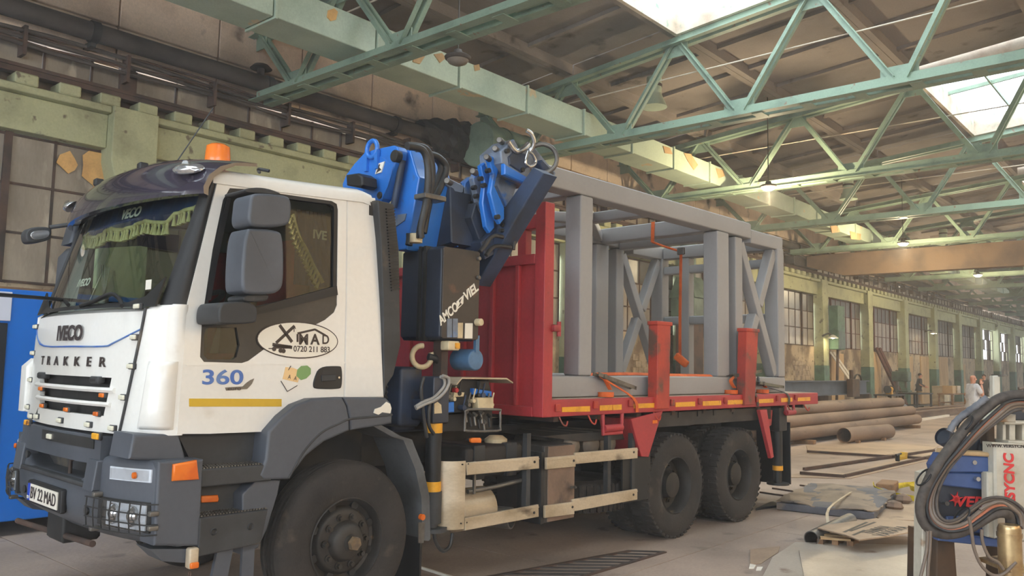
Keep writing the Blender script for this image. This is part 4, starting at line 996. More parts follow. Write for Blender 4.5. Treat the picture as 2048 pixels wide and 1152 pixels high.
# ---------------------------------------------------------------- wheels
def tyre_mb(c, d, lug, W=.3, Rr=.545):
    grooves = [(.055, 0), (.062, .012), (.075, .012), (.082, 0)]
    prof = [(.035, .292), (.012, .33), (0, .4), (.004, .46), (.02, .515), (.045, Rr-.012)]
    if lug: prof += [(.06, Rr-.012), (W-.06, Rr-.012)]
    else:
        for g in (.08, .125, .17, .215): prof += [(g-.012, Rr), (g-.006, Rr-.014), (g+.006, Rr-.014), (g+.012, Rr)]
    prof += [(W-.045, Rr-.012), (W-.02, .515), (W-.004, .46), (W, .4), (W-.012, .33), (W-.035, .292)]
    mb = MB(); mb.lathe(prof, c, d, 56, close=True)
    if lug:
        c = Vector(c); d = Vector(d).normalized(); n = 46
        for i in range(n):
            for side in (0, 1):
                a = 2*math.pi*(i+.5*side)/n; ra = Vector((math.cos(a), 0, math.sin(a))); ta = Vector((-math.sin(a), 0, math.cos(a)))
                h = .05+.045 if side == 0 else W-.05-.045
                mb.obox(c+d*h+ra*(Rr-.012), (ra, ta+d*(.3 if side else -.3), d), (.014, .022, .075), .004)
        for i in range(n//2):
            a = 2*math.pi*i/(n/2); ra = Vector((math.cos(a), 0, math.sin(a))); ta = Vector((-math.sin(a), 0, math.cos(a)))
            mb.obox(c+d*W/2+ra*(Rr-.012), (ra, ta, d), (.012, .05, .022), .004)
    return mb
def wheel(x, y, sg, front, lug=True, W=.3):
    d = Vector((0, sg, 0)); c = Vector((x, y, .545))
    if front: prof = [(.025, .30), (.02, .292), (.04, .28), (.1, .268), (.115, .235), (.075, .222), (.062, .2), (.058, .14), (.02, .125), (-.005, .105), (-.01, .055), (-.03, .05), (-.035, 0)]
    else: prof = [(.03, .302), (.02, .29), (.06, .272), (.17, .262), (.185, .22), (.175, .15), (.1, .135), (.07, .13), (.06, .1), (.055, 0)]
    mb = MB(); mb.lathe(prof, c, d, 48, cap=False); w = part('wheel', mb, m_rim, tr)
    part('tyre', tyre_mb(c, d, lug, W), m_tyre, w)
    if front:
        mb = MB(); mb.lathe([(-.035, .0), (-.035, .04), (-.045, .05), (-.075, .045), (-.075, 0)], c, d, 6); part('hub_nut', mb, m_hub, w, smooth=0)
    nr = .168 if front else .19; h = .058 if front else .175; n0 = None
    for i in range(10):
        a = 2*math.pi*i/10; ra = Vector((math.cos(a), 0, math.sin(a)))
        if n0 is None:
            mb = MB(); mb.cyl(c+ra*nr+d*(h), c+ra*nr+d*(h-.012), .026, 12); mb.cyl(c+ra*nr+d*(h-.01), c+ra*nr+d*(h-.035), .017, 6); n0 = part('wheel_nut', mb, m_rim, w, smooth=30); a0_ = c+ra*nr
        else: again(n0, w, c+ra*nr-a0_)
    if front:
        for i in range(8):
            a = 2*math.pi*(i+.5)/8; ra = Vector((math.cos(a), 0, math.sin(a))); mb = MB(); mb.cyl(c+ra*.245+d*.085, c+ra*.245+d*.12, .028, 14)
            part('hand_hole', mb, m_dark, w)
    return w
wheel(0, .03, 1, True, False); wheel(0, 2.47, -1, True, False)
r1 = wheel(4.2, .03, 1, False); 
def cpw(root, sh):
    r = root.copy(); COL.objects.link(r); r.parent = tr; WL[r] = WL[root]+Vector(sh); r.location = WL[r]-WL[tr]
    for c in root.children:
        e = c.copy(); COL.objects.link(e); e.parent = r; WL[e] = WL[c]+Vector(sh)
    return r
cpw(r1, (1.38, 0, 0)); cpw(r1, (0, .34, 0)); cpw(r1, (1.38, .34, 0))
r2 = wheel(4.2, 2.47, -1, False); cpw(r2, (1.38, 0, 0)); cpw(r2, (0, -.34, 0)); cpw(r2, (1.38, -.34, 0))
for x in (0, 4.2, 5.58):
    mb = MB(); mb.cyl((x, .3, .545), (x, 2.2, .545), .08); 
    if x: mb.lathe([(-.2, .0), (-.18, .12), (-.1, .2), (.1, .2), (.18, .12), (.2, 0)], (x, 1.25, .545), (0, 1, 0), 20)
    part('axle', mb, m_dark, tr)
# frame rails and driveline
for y in (.83, 1.6):
    mb = MB(); mb.box(-1.1, y, .92, 7.5, y+.07, 1.2, .005); part('frame_rail', mb, m_dark, tr, smooth=0)
mb = MB(); mb.box(-1.05, .55, .6, .5, 1.95, 1.42, .05); part('engine', mb, m_dark, tr)  # plain block in the engine's place, added to block light below the cab
mb = MB(); mb.cyl((.5, 1.25, .9), (1.5, 1.25, .85), .25, 16, .15); mb.cyl((1.5, 1.25, .85), (4.1, 1.25, .6), .06); part('driveline', mb, m_dark, tr)
for x in (.1, 1.9, 3.2, 4.9, 6.4): 
    mb = MB(); mb.box(x, .85, .95, x+.08, 1.65, 1.15); part('cross_member', mb, m_dark, tr, smooth=0)

# ================================================================== crane, bed and chassis gear of the truck
m_cblue = M('blue crane paint', (38, 116, 206), (32, 100, 182), 1.5, .5, .7, (78, 84, 96), 4, .64, .74, rough=.35, coat=.3, grain=.06)
m_cdark = M('grimy dark blue steel', (52, 66, 92), (44, 50, 62), 3, .42, .6, (60, 54, 50), 6, .62, .72, rough=.5)
m_cgrey = M('worn blue grey steel', (122, 134, 152), (92, 96, 104), 4, .45, .65, (66, 116, 184), 6, .58, .66, rough=.45, metal=.1)
m_tank = M('black navy tank paint', (50, 56, 70), (40, 43, 52), 2, .42, .65, (96, 80, 64), 3, .66, .74, rough=.4)
m_cover = M('brown stained cover', (62, 54, 48), (50, 44, 41), 1.4, .5, .62, (108, 74, 56), 2.2, .61, .66, rough=.5)
m_hose = M('black hydraulic hose', (34, 34, 36), (52, 50, 48), 8, rough=.45)
m_cream = M('cream plastic', (214, 196, 158), (190, 170, 134), 5, rough=.5)
m_brown = M('brown weathered door', (140, 116, 98), (112, 92, 78), 2, .42, .65, (88, 74, 64), 5, .6, .7, rough=.6, metal=.15)
m_cardbd = M('grimy battery cover', (62, 57, 52), (46, 42, 40), 3, rough=.7)
m_deck = M('dusty deck timber', (176, 160, 142), (140, 122, 104), 2, rough=.85, stretch=(.3, 3, 1))
m_stake = M('scuffed orange red paint', (182, 62, 44), (150, 52, 42), 2, .42, .6, (98, 70, 56), 4, .56, .66, rough=.55)
m_load = M('grey primer', (158, 157, 156), (148, 147, 146), .7, .4, .7, rough=.55, grain=.05)
m_web = M('orange webbing', (222, 106, 44), (196, 88, 36), 8, rough=.8)

Z6 = 0
# ---------------------------------------------------------------- loader crane
cr = part('crane_base', MB().box(.72, .5, 1.22, 1.35, 2.0, 1.62, .03), m_cdark, tr)
mb = MB(); mb.cyl((1.0, 1.25, 1.6), (1.0, 1.25, 3.1), .24, 24); part('crane_column', mb, m_cblue, tr)
A = [(1.179,3.315),(1.126,3.392),(1.017,3.47),(0.878,3.542),(0.754,3.55),(0.485,3.54),(0.437,3.521),(0.419,3.49),(0.428,3.426),(0.515,3.28),(0.602,3.117),(0.674,3.064),(0.803,3.061),(1.144,3.16)]
mb = MB(); mb.prism(A, 'x', .62, .72, bev=.012); pa = part('boom_link', mb, m_cblue, tr, smooth=25)
A2 = [(1.037,3.304),(0.915,3.404),(0.787,3.476),(0.673,3.486),(0.603,3.456),(0.519,3.391),(0.461,3.391),(0.538,3.207),(0.607,3.113),(0.726,3.08),(1.028,3.156)]
mb = MB(); mb.prism(A2, 'x', .612, .63, bev=.006); part('link_web', mb, m_cblue, pa, smooth=25)
for q, r in zip([(0.449,3.443),(0.627,3.143)], (.05, .03)):
    mb = MB(); mb.cyl((.596, q[0], q[1]), (.66, q[0], q[1]), r, 20, c=.008); part('pivot_pin', mb, m_rim, pa)
q = [(0.74,3.527)][0]; mb = MB(); mb.torus((.6, q[0], q[1]+.02), (1, 0, 0), .07, .02, 20, 8, 0, 360)
mb.box(.585, q[0]-.09, q[1]-.16, .615, q[0]-.05, q[1]); mb.box(.585, q[0]+.05, q[1]-.16, .615, q[0]+.09, q[1]); part('lifting_eye', mb, m_cblue, pa)
L = [(0.661,3.41),(0.572,3.417),(0.612,3.331),(0.693,3.328)]; mb = MB(); mb.prism(L, 'x', .602, .612); lg = part('logo_plate', mb, m_paper, pa, smooth=0)
L = [(0.644,3.399),(0.627,3.401),(0.637,3.377),(0.609,3.352),(0.656,3.341),(0.677,3.332),(0.649,3.37)]; mb = MB(); mb.prism(L, 'x', .599, .604); part('logo_mark', mb, m_ink, lg, smooth=0)
wl_ = part('work_lamp', MB().prism([(0.848,3.314),(0.686,3.304),(0.623,3.267),(0.612,3.196),(0.648,3.178),(0.835,3.222)], 'x', .42, .58, bev=.02), m_black, tr)
B = [(0.462,3.5),(0.419,3.513),(0.317,3.294),(0.288,3.267),(0.358,2.971),(0.423,2.692),(0.545,2.693),(0.583,2.855),(0.615,3.057),(0.551,3.248),(0.494,3.41)]
mb = MB(); mb.prism(B, 'x', .74, 1.12, bev=.015); pb = part('main_boom', mb, m_cblue, tr, smooth=25)
B2 = [(0.737,3.62),(0.563,3.594),(0.45,3.488),(0.338,3.293),(0.553,3.357),(0.628,3.388)]
mb = MB(); mb.prism(B2, 'x', .95, 1.1, bev=.01); part('boom_head', mb, m_cblue, pb, smooth=25)
B3 = [(0.612,3.375),(0.395,3.31),(0.264,3.263),(0.224,2.768),(0.482,2.733),(0.658,2.757),(0.73,3.01)]
mb = MB(); mb.prism(B3, 'x', 1.05, 1.3, bev=.01); part('boom_foot', mb, m_cdark, pb, smooth=25)
L = [(0.576,2.991),(0.431,2.988),(0.45,2.935),(0.571,2.891)]; mb = MB(); mb.prism(L, 'x', .732, .742); part('torn_label', mb, m_cgrey, pb, smooth=0, label='torn silver label')
mb = MB(); q = [(0.445,3.423),(0.542,3.042)]; mb.tube([(.69, a, b) for a, b in q], .03, 8, 1); part('lift_ram', mb, m_cdark, pb)
# stacked extension sections with their collars
def ypoly(nm, pts, y0, y1, mat, par, bev=.008): return part(nm, MB().prism(pts, 'y', y0, y1, bev=bev), mat, par, smooth=25)
ext = ypoly('outer_boom', [(1.128,3.279),(1.258,3.321),(1.385,3.115),(1.463,2.829),(1.237,2.763),(1.159,2.782)], .3, .75, m_cdark, tr)
ypoly('boom_plate', [(0.995,3.258),(1.069,3.305),(1.212,3.277),(1.201,3.217),(1.125,3.175),(1.084,3.226)], .26, .5, m_cgrey, ext)
ypoly('boom_plate', [(1.164,2.98),(1.192,2.916),(1.202,2.802),(1.172,2.751),(1.106,2.781)], .27, .33, m_cblue, ext)
c1 = ypoly('extension_collar', [(1.218,3.307),(1.295,3.375),(1.346,3.241),(1.356,3.154),(1.292,3.071),(1.191,3.138)], .26, .34, m_cgrey, ext)
ypoly('extension_collar', [(1.205,3.092),(1.258,3.1),(1.26,3.032),(1.222,2.988),(1.182,3.021)], .27, .33, m_cdark, ext)
c2 = ypoly('extension_collar', [(1.195,3.32),(1.251,3.412),(1.3,3.343),(1.33,3.223),(1.335,3.068),(1.26,3.134)], .14, .2, m_cgrey, ext)
c3 = ypoly('extension_collar', [(1.192,3.414),(1.237,3.45),(1.301,3.426),(1.327,3.363),(1.308,3.206),(1.361,3.041),(1.374,2.919),(1.322,2.869),(1.271,2.914),(1.222,3.106),(1.243,3.271)], .05, .1, m_cblue, ext)
c4 = ypoly('extension_collar', [(1.183,3.463),(1.216,3.484),(1.265,3.479),(1.303,3.372),(1.263,3.242),(1.384,3.081),(1.387,2.986),(1.339,2.937),(1.29,2.982),(1.212,3.177),(1.243,3.333)], -.05, .0, m_cblue, ext)
ypoly('section_sleeve', [(1.373,3.388),(1.591,3.329),(1.525,3.161),(1.471,3.094),(1.35,3.268)], .0, .3, m_cgrey, ext)
ypoly('section_sleeve', [(1.253,3.126),(1.393,2.943),(1.407,2.906),(1.309,2.816),(1.205,2.994)], .16, .4, m_cdark, ext)
ypoly('section_sleeve', [(1.265,2.788),(1.401,2.897),(1.448,2.947),(1.487,3.011),(1.615,2.95),(1.704,2.842),(1.322,2.652)], .1, .4, m_cdark, ext)
hdp = ypoly('boom_head_block', [(1.233,3.515),(1.391,3.647),(1.455,3.58),(1.653,3.631),(1.772,3.556),(1.937,3.462),(1.896,3.394),(1.791,3.355),(1.733,3.33),(1.661,3.303),(1.352,3.339),(1.249,3.419)], -.14, .12, m_cgrey, tr, .015)
ypoly('head_plate', [(1.25,3.409),(1.311,3.392),(1.582,3.337),(1.697,3.329),(1.584,3.275),(1.253,3.32)], -.17, -.12, m_cblue, hdp)
ypoly('head_plate', [(1.681,3.52),(1.843,3.438),(1.811,3.367),(1.744,3.365),(1.639,3.483)], -.2, .05, m_cdark, hdp)
ypoly('head_plate', [(1.312,3.479),(1.392,3.552),(1.531,3.547),(1.548,3.439),(1.479,3.378),(1.327,3.416)], -.155, -.13, m_cdark, hdp)
for pts, y in (([(1.29,3.523)], -.15), ([(1.475,3.401)], -.15), ([(1.189,3.302),(1.226,3.253)], .045), ([(1.204,3.243),(1.229,3.175)], .135), ([(1.173,3.352),(1.292,2.987)], -.055), ([(1.272,3.135)], .255)):
    for q in pts:
        mb = MB(); mb.cyl((q[0], y-.02, q[1]), (q[0], y+.02, q[1]), .02, 12); part('collar_bolt', mb, m_dark, hdp)
for q in [(1.289,3.619),(1.238,3.537),(1.143,3.447),(0.994,3.303),(0.725,3.177)]:
    mb = MB(); mb.cyl((q[0]-.04, -.1, q[1]), (q[0]+.04, -.06, q[1]), .025, 12, c=.006); part('roller', mb, m_steel, hdp)
q = [(1.516,3.653),(1.676,3.529),(1.603,3.559)]
mb = MB(); mb.torus((q[0][0], -.12, q[0][1]), (.4, .8, .3), .1, .018, 24, 8, -40, 200); sh = part('shackle', mb, m_chrome, hdp)
mb = MB(); mb.torus((q[1][0], -.2, q[1][1]), (.7, .7, 0), .125, .02, 24, 8); part('hook_ring', mb, m_steel, sh)
mb = MB(); P = [(1.478,3.547),(1.445,3.445),(1.502,3.423),(1.571,3.47),(1.534,3.53)]; mb.tube([(x, -.22, z) for x, z in P+P[:1]], .014, 8, 3); part('chain_link', mb, m_chrome, sh)
mb = MB(); P = [(1.293,3.601),(1.349,3.556),(1.404,3.539),(1.486,3.584),(1.541,3.634)]; mb.tube([(x, -.16, z) for x, z in P], .024, 8, 3); part('hook', mb, m_chrome, sh)
# lower booms behind the collars
Q = [(0.397,2.709),(-0.321,3.387),(-0.441,3.32),(0.302,2.453)]
mb = MB(); mb.prism(Q, 'x', 1.42, 1.6, bev=.015); part('jib_boom', mb, m_cdark, tr, smooth=25)
for pts in ([(1.504,3.153),(1.562,3.084),(1.565,2.977),(1.441,2.941),(1.4,2.945)], [(1.471,2.839),(1.309,2.838),(1.219,2.752),(1.157,2.689)], [(1.521,2.767),(1.331,2.754),(1.228,2.667)], [(1.531,2.932),(1.561,2.849),(1.55,2.751)], [(1.443,3.102),(1.473,2.991),(1.517,2.92),(1.381,2.893)]):
    mb = MB(); mb.tube([(x, .0, z) for x, z in pts], .018, 7); part('hydraulic_hose', mb, m_hose, ext)
for k, pts in enumerate(([(0.452,3.431),(0.592,3.437),(0.652,3.369),(0.673,3.213),(0.654,3.003),(0.608,2.815),(0.615,2.742)], [(0.471,3.446),(0.643,3.463),(0.714,3.389),(0.735,3.224),(0.687,2.992),(0.633,2.818),(0.627,2.743)], [(0.592,3.452),(0.695,3.458),(0.751,3.34),(0.729,3.094),(0.657,2.821),(0.64,2.745)], [(0.716,3.438),(0.833,3.44),(0.933,3.378),(0.904,3.254),(0.824,3.094)], [(0.726,3.451),(0.855,3.433),(0.911,3.362),(0.862,3.23),(0.793,3.073),(0.74,2.808)], [(0.627,2.794),(0.629,2.747),(0.621,2.699)])):
    mb = MB(); mb.tube([(x, .1+.03*k, z) for x, z in pts], .03, 8); part('hydraulic_hose', mb, m_hose, pb)
q = [(0.613,3.075),(0.771,3.101),(0.835,3.087)]; mb = MB(); mb.box(q[0][0], .06, q[0][1]-.02, q[2][0], .2, q[0][1]+.02, .006); part('hose_clamp', mb, m_steel, pb)
q = [(0.634,2.743)][0]; mb = MB(); mb.cyl((q[0], .18, q[1]-.03), (q[0], .18, q[1]+.04), .05, 14); part('hose_collar', mb, m_cream, pb)

# ---------------------------------------------------------------- oil tank
mb = MB(); mb.box(.84, .1, 1.965, 1.255, .62, 2.715, .035); tk = part('oil_tank', mb, m_tank, tr)
mb = MB(); mb.prism([(.86, 1.975), (1.235, 1.975), (1.25, 1.99), (1.25, 2.69), (1.235, 2.705), (.86, 2.705), (.845, 2.69), (.845, 1.99)], 'y', .088, .11, bev=.006); cvp = part('tank_cover', mb, m_cover, tk)
def tkt(s, a, b, sz, bold=.04, sx=1):
    d = Vector((b[0]-a[0], 0, b[1]-a[1])); up = Vector((-d.z, 0, d.x)); up = Vector((0, 0, 1))*.9+up.normalized()*.3
    c = Vector(((a[0]+b[0])/2, .088, (a[1]+b[1])/2)); r = d.normalized(); n = Vector((0, -1, 0)); u = n.cross(r)
    text(s, c, r, u, sz, m_paper, cvp, bold=bold, sx=sx, off=.001, shear=.2)
q = [(0.841,2.121),(0.972,2.22),(1.078,2.311),(1.215,2.411),(0.998,2.198),(1.069,2.326)]
tkt('AMCO', q[0], q[1], .1, .03, .78); tkt('VIEL', q[2], q[3], .1, .03, .95)
L = [(0.993,2.274),(1.067,2.334),(1.065,2.264),(0.992,2.203)]; mb = MB(); mb.prism(L, 'y', .083, .09); lg = part('logo_plate', mb, m_paper, cvp, smooth=0)
L = [(1.015,2.281),(1.044,2.304),(1.028,2.269),(1.05,2.258),(1.009,2.23),(1.029,2.263)]; mb = MB(); mb.prism(L, 'y', .081, .086); part('logo_mark', mb, m_ink, lg, smooth=0)
for L, m_ in (([(0.896,2.132),(0.946,2.136),(0.952,1.988),(0.901,1.986)], m_cgrey), ([(0.957,2.137),(1.01,2.139),(1.016,1.99),(0.962,1.988)], m_cgrey), ([(1.014,2.106),(1.068,2.109),(1.068,1.986),(1.014,1.984)], m_cream), ([(1.094,2.107),(1.177,2.111),(1.177,1.987),(1.093,1.984)], m_paper)):
    mb = MB(); mb.prism(L, 'y', .084, .089); part('data_label', mb, m_, cvp, smooth=0)
for q in [(1.225,2.646),(1.225,2.488)]: mb = MB(); mb.cyl((q[0], .065, q[1]), (q[0], .1, q[1]), .018, 12, c=.004); part('cover_bolt', mb, m_steel, cvp)
q = [(1.225,2.121)][0]; mb = MB(); mb.cyl((q[0], .03, q[1]), (q[0], .1, q[1]), .03, 20, c=.006); part('gauge', mb, m_cream, cvp)
for y in (.28, .34): mb = MB(); mb.box(.825, y, 1.96, 1.2, y+.03, 2.722); part('tank_strap', mb, m_dark, tk, smooth=0)
mb = MB(); mb.box(.95, .2, 1.3, 1.02, .3, 1.98); part('tank_post', mb, m_rust, tr)
q = [(0.894,1.959),(1.02,1.884),(0.964,1.961)]; mb = MB(); mb.box(q[0][0], .06, q[1][1], q[1][0], .16, q[0][1], .01); lb = part('marker_box', mb, m_cream, tr)
mb = MB(); mb.box(q[2][0], .05, q[1][1]+.015, q[1][0]-.01, .065, q[0][1]-.015); part('lamp_lens', mb, m_yell, lb)
q = [(1.244,1.815)][0]
mb = MB(); mb.cyl((q[0], .1, q[1]), (q[0], .34, q[1]), .088, 24, c=.012); mb.box(q[0]-.02, .09, q[1]+.06, q[0]+.02, .12, q[1]+.2); part('blue_canister', mb, M('faded blue steel', (86, 122, 158), (70, 98, 126), 5, rough=.5), tr)
q = [(0.831,1.833)][0]; mb = MB(); mb.torus((q[0], .3, q[1]), (.3, 1, 0), .085, .022, 24, 8, 20, 320); yr = part('yellow_ring', mb, m_cream, tr)
mb = MB(); mb.tube([(q[0]+.05, .28, q[1]), (q[0]+.12, .26, q[1]-.02), (q[0]+.2, .26, q[1]-.1)], .03, 8); part('ring_bracket', mb, m_dark, yr)
mb = MB(); mb.box(.62, .3, 1.28, .86, .6, 1.75, .03); part('blue_block', mb, m_cdark, tr)
# ---------------------------------------------------------------- stabiliser legs
def stab(x, y, z1, mir=False):
    mb = MB(); mb.box(x-.085, y-.08, 1.32, x+.085, y+.08, z1, .012); s_ = part('stabilizer_leg', mb, m_tank, tr)
    mb = MB(); mb.cyl((x, y, .62), (x, y, 1.33), .062, 20); part('leg_tube', mb, m_black, s_)
    mb = MB(); mb.cyl((x, y, .56), (x, y, .8), .074, 20); mb.cyl((x, y, .5), (x, y, .53), .12, 20); mb.cyl((x, y, .53), (x, y, .56), .05, 12); part('leg_foot', mb, m_step, s_)
    for z in (1.29, .83): mb = MB(); mb.cyl((x, y, z-.045), (x, y, z+.045), .066, 20); part('reflective_band', mb, m_yell, s_)
    return s_
sg = stab(.83, .13, 1.68); stab(.83, 2.37, 1.68)
mb = MB(); mb.prism([(0.752,1.472),(0.784,1.487),(0.822,1.463),(0.832,1.399),(0.755,1.397)], 'y', .045, .051); part('peeled_decal', mb, m_cream, sg, smooth=0)
mb = MB(); mb.box(.74, .1, 1.34, .92, 2.4, 1.5, .01); part('outrigger_beam', mb, m_cdark, tr)
for k, pts in enumerate(([(0.805,1.686),(0.865,1.67),(0.872,1.622),(0.826,1.558),(0.742,1.504),(0.639,1.475),(0.549,1.442)], [(0.8,1.678),(0.838,1.662),(0.845,1.614),(0.804,1.567),(0.731,1.516),(0.639,1.49),(0.558,1.453)])):
    mb = MB(); mb.tube([(x, .02+.02*k, z) for x, z in pts], .013, 8); part('hydraulic_hose', mb, M('grey hose', (150, 146, 140), rough=.4), sg)
for pts in ([(0.708,1.496),(0.704,1.324),(0.759,1.243)], [(0.641,1.674),(0.619,1.586),(0.64,1.443),(0.666,1.316),(0.69,1.22)], [(0.788,0.501),(0.811,0.428),(0.879,0.355),(0.956,0.381),(0.979,0.476)]):
    mb = MB(); mb.tube([(x, .05, z) for x, z in pts], .014, 7); part('hydraulic_hose', mb, m_hose, sg)

# ---------------------------------------------------------------- valve bank under its bent canopy
cp = [(0.967,1.625),(1.022,1.674),(1.535,1.671),(1.612,1.636)]
mb = MB(); th = .012
mb.prism(cp+[(x, z-th) for x, z in cp[::-1]], 'y', .03, .42); part('canopy', mb, m_alu, tr, smooth=0)
mb = MB(); mb.prism([(1.015,1.652),(1.427,1.652),(1.474,1.514),(1.478,1.393),(0.946,1.391),(0.942,1.489)], 'y', .14, .45); vb = part('valve_bank', mb, m_dark, tr, smooth=0)
rng = random.Random(4)
for i in range(10):
    q = [(0.944,1.555),(1.426,1.421)]; x = lerp(q[0][0], q[1][0], i/9); z = lerp(q[0][1], q[1][1], rng.random())
    mb = MB(); mb.cyl((x, .08, z), (x, .16, z), .014+.01*rng.random(), 10); mb.cyl((x, .1, z), (x+.02, .09, z+.1), .007, 6); part('valve_spool', mb, (m_steel, m_cream, m_dark, m_cdark)[i % 4], vb)
for L, y, m_ in (([(1.237,1.511),(1.423,1.508),(1.432,1.414),(1.252,1.415)], .07, m_cream), ([(1.292,1.644),(1.395,1.644),(1.397,1.576),(1.3,1.576)], .1, m_cardbd), ([(1.217,1.585),(1.434,1.558),(1.435,1.515),(1.218,1.535)], .1, m_cblue), ([(0.904,1.479),(0.993,1.481),(0.996,1.4),(0.907,1.398)], .08, m_cblue), ([(1,1.554),(1.113,1.553),(1.103,1.52),(1.012,1.517)], .09, m_cream)):
    part('control_box', MB().prism(L, 'y', y, y+.08, bev=.006), m_, vb, smooth=25)
q = [(1.012,1.572)][0]; mb = MB(); mb.cyl((q[0], .07, q[1]), (q[0], .12, q[1]), .02, 12, c=.005); part('stop_button', mb, m_red, vb)
P = [(1.086,1.391),(1.114,1.419),(1.453,1.41),(1.482,1.388),(1.486,1.268),(1.452,1.236),(1.119,1.25),(1.084,1.276)]
mb = MB(); mb.tube([(x, .05, z) for x, z in P+P[:1]], .011, 7, 2); part('lever_guard', mb, m_steel, tr)
mb = MB(); mb.prism([(0.947,1.367),(1.54,1.392),(1.545,1.236),(0.951,1.246)], 'y', .2, .5); lvb = part('lever_block', mb, m_dark, tr, smooth=0)
for i, q in enumerate([(1.149,1.354),(1.202,1.319),(1.249,1.325),(1.297,1.298),(1.325,1.339),(1.417,1.307),(1.358,1.262)]):
    mb = MB(); mb.cyl((q[0], .1, q[1]-.04), (q[0], .12, q[1]+.05), .01, 8); mb.cyl((q[0], .09, q[1]+.04), (q[0], .13, q[1]+.06), .014, 8); part('lever', mb, (m_steel, m_dark)[i % 2], lvb)
mb = MB(); mb.prism([(1.175,1.185),(1.198,1.192),(1.287,1.187),(1.299,1.17),(1.294,1.145),(1.188,1.151),(1.176,1.164)], 'y', .07, .1, bev=.006); part('side_reflector', mb, m_orange, tr, label='orange side reflector')
mb = MB(); q = [(1.748,1.104)][0]; mb.lathe([(0, .1), (.03, .1), (.06, .06), (.065, 0)], (q[0], .35, q[1]), (0, 0, 1), 20); part('filler_cap', mb, m_cream, tr)

# ---------------------------------------------------------------- side guards and what hangs behind them
mb = MB(); n = 10
mb.sheet(lambda i, z: (1.055-.18*math.sin(i/n*math.pi/2)-.0, .0+.16*(1-math.cos(i/n*math.pi/2)), z), range(n+1), [.505, 1.025], .012, (0, 1, 0)); gd = part('side_guard', mb, m_alu, tr)
for nm, L, y in (('guard_rail', [(1.058,1.01),(1.924,1.003),(1.929,0.899),(1.074,0.913)], -.002), ('guard_rail', [(1.061,0.586),(1.928,0.596),(1.933,0.493),(1.064,0.49)], -.002),
                 ('guard_rail', [(2.003,0.987),(2.4,0.983),(2.405,0.881),(2.006,0.887)], -.02), ('guard_rail', [(1.993,0.581),(2.389,0.573),(2.396,0.464),(1.996,0.478)], -.02),
                 ('guard_rail', [(2.403,1.002),(3.389,0.991),(3.39,0.888),(2.416,0.902)], -.01), ('guard_rail', [(2.371,0.593),(3.388,0.591),(3.389,0.488),(2.405,0.486)], -.01)):
    k = part(nm, MB().prism(L, 'y', y, y+.028, bev=.004), m_alu, tr, smooth=25)
    (x0, z0), (x1, z1) = L[0], L[1]
    mb = MB(); mb.beam((x0, y-.002, z0-.02), (x1, y-.002, z1-.02), .006, .006); part('rail_lip', mb, m_alu, k, smooth=0)
    mb = MB(); mb.cyl((lerp(x0, x1, .93), y-.006, z0-.05), (lerp(x0, x1, .93), y+.005, z0-.05), .011, 10); part('rail_bolt', mb, m_dark, k)
for x in (1.0, 1.06):
    for z in (.55, 1.0): mb = MB(); mb.cyl((x+.02, -.005, z), (x+.02, .005, z), .006, 8); part('rivet', mb, m_dark, gd)
mb = MB(); mb.box(2.02, .02, .42, 2.42, .6, 1.085, .012); tb = part('tool_box', mb, m_cardbd, tr)
mb = MB(); mb.box(2.06, .008, .43, 2.425, .025, 1.075, .005); part('tool_box_door', mb, m_brown, tb)
mb = MB(); mb.cyl((2.4, -.03, .7), (2.4, .01, .7), .01, 8); mb.box(2.36, -.012, .69, 2.42, .0, .71); part('latch', mb, m_steel, tb)
mb = MB(); mb.box(1.98, .02, .42, 2.02, .3, 1.03); part('guard_bracket', mb, m_dark, tr, smooth=0)
for x in (1.8, 2.95, 3.35): mb = MB(); mb.box(x, .03, .5, x+.05, .08, 1.2); part('guard_bracket', mb, m_step, tr, smooth=0)
mb = MB(); mb.box(1.25, .2, .84, 1.95, .7, 1.1, .03); bt = part('battery_box', mb, m_cardbd, tr)
for x in (1.33, 1.72): mb = MB(); mb.box(x, .185, .83, x+.13, .71, 1.112, .008); part('box_strap', mb, m_step, bt)
mb = MB(); mb.tube([(1.2, .12, .76), (1.5, .12, .77), (1.9, .12, .8)], .018, 7); mb.beam((1.25, .1, .74), (1.25, .1, 1.0), .02, .02); part('cable_pipe', mb, m_steel, tr)
mb = MB(); mb.lathe([(0, .0), (0, .14), (.03, .17), (.38, .17), (.42, .13), (.42, 0)], (1.2, .32, .58), (1, 0, 0), 22); sl_ = part('silencer', mb, m_alu, tr)
mb = MB(); mb.pipe((1.6, .3, .5), (1.68, .08, .5), .09, .012, 20); part('tail_pipe', mb, m_steel, sl_)
spw = tyre_mb((3.15, .62, .58), (0, 1, 0), True); spw.v = [Vector((3.15+(p.x-3.15), .62+(p.z-.545), .52+(p.y-.62-.15))) for p in spw.v]; sp_ = part('spare_tyre', spw, m_tyre, tr)
for i, x in enumerate((2.62, 2.92, 3.19)):
    mb = MB(); mb.lathe([(0, 0), (.01, .08), (.05, .125), (.8, .125), (.84, .08), (.85, 0)], (x+.0, .16, 1.03), (0, 1, 0), 22); part('air_tank', mb, M('dusty air tank', (122, 112, 100), (96, 88, 80), 4, rough=.6), tr)
mb = MB(); mb.prism([(2.127,1.151),(2.661,1.153),(3.441,1.137),(3.442,1.058),(2.662,1.079)], 'y', .15, .8); part('cover_panel', mb, m_cardbd, tr, smooth=0)
mb = MB(); mb.box(3.22, .05, .46, 3.7, .07, .92); part('mud_flap', mb, m_black, tr, smooth=0)
mb = MB(); mb.box(7.0, .08, .3, 7.02, .55, 1.1); mb2 = mb; part('mud_flap', mb2, m_black, tr, smooth=0)
mb = MB(); mb.box(7.35, .3, .24, 7.42, 2.2, .7, .01); part('rear_bumper', mb, m_dark, tr)
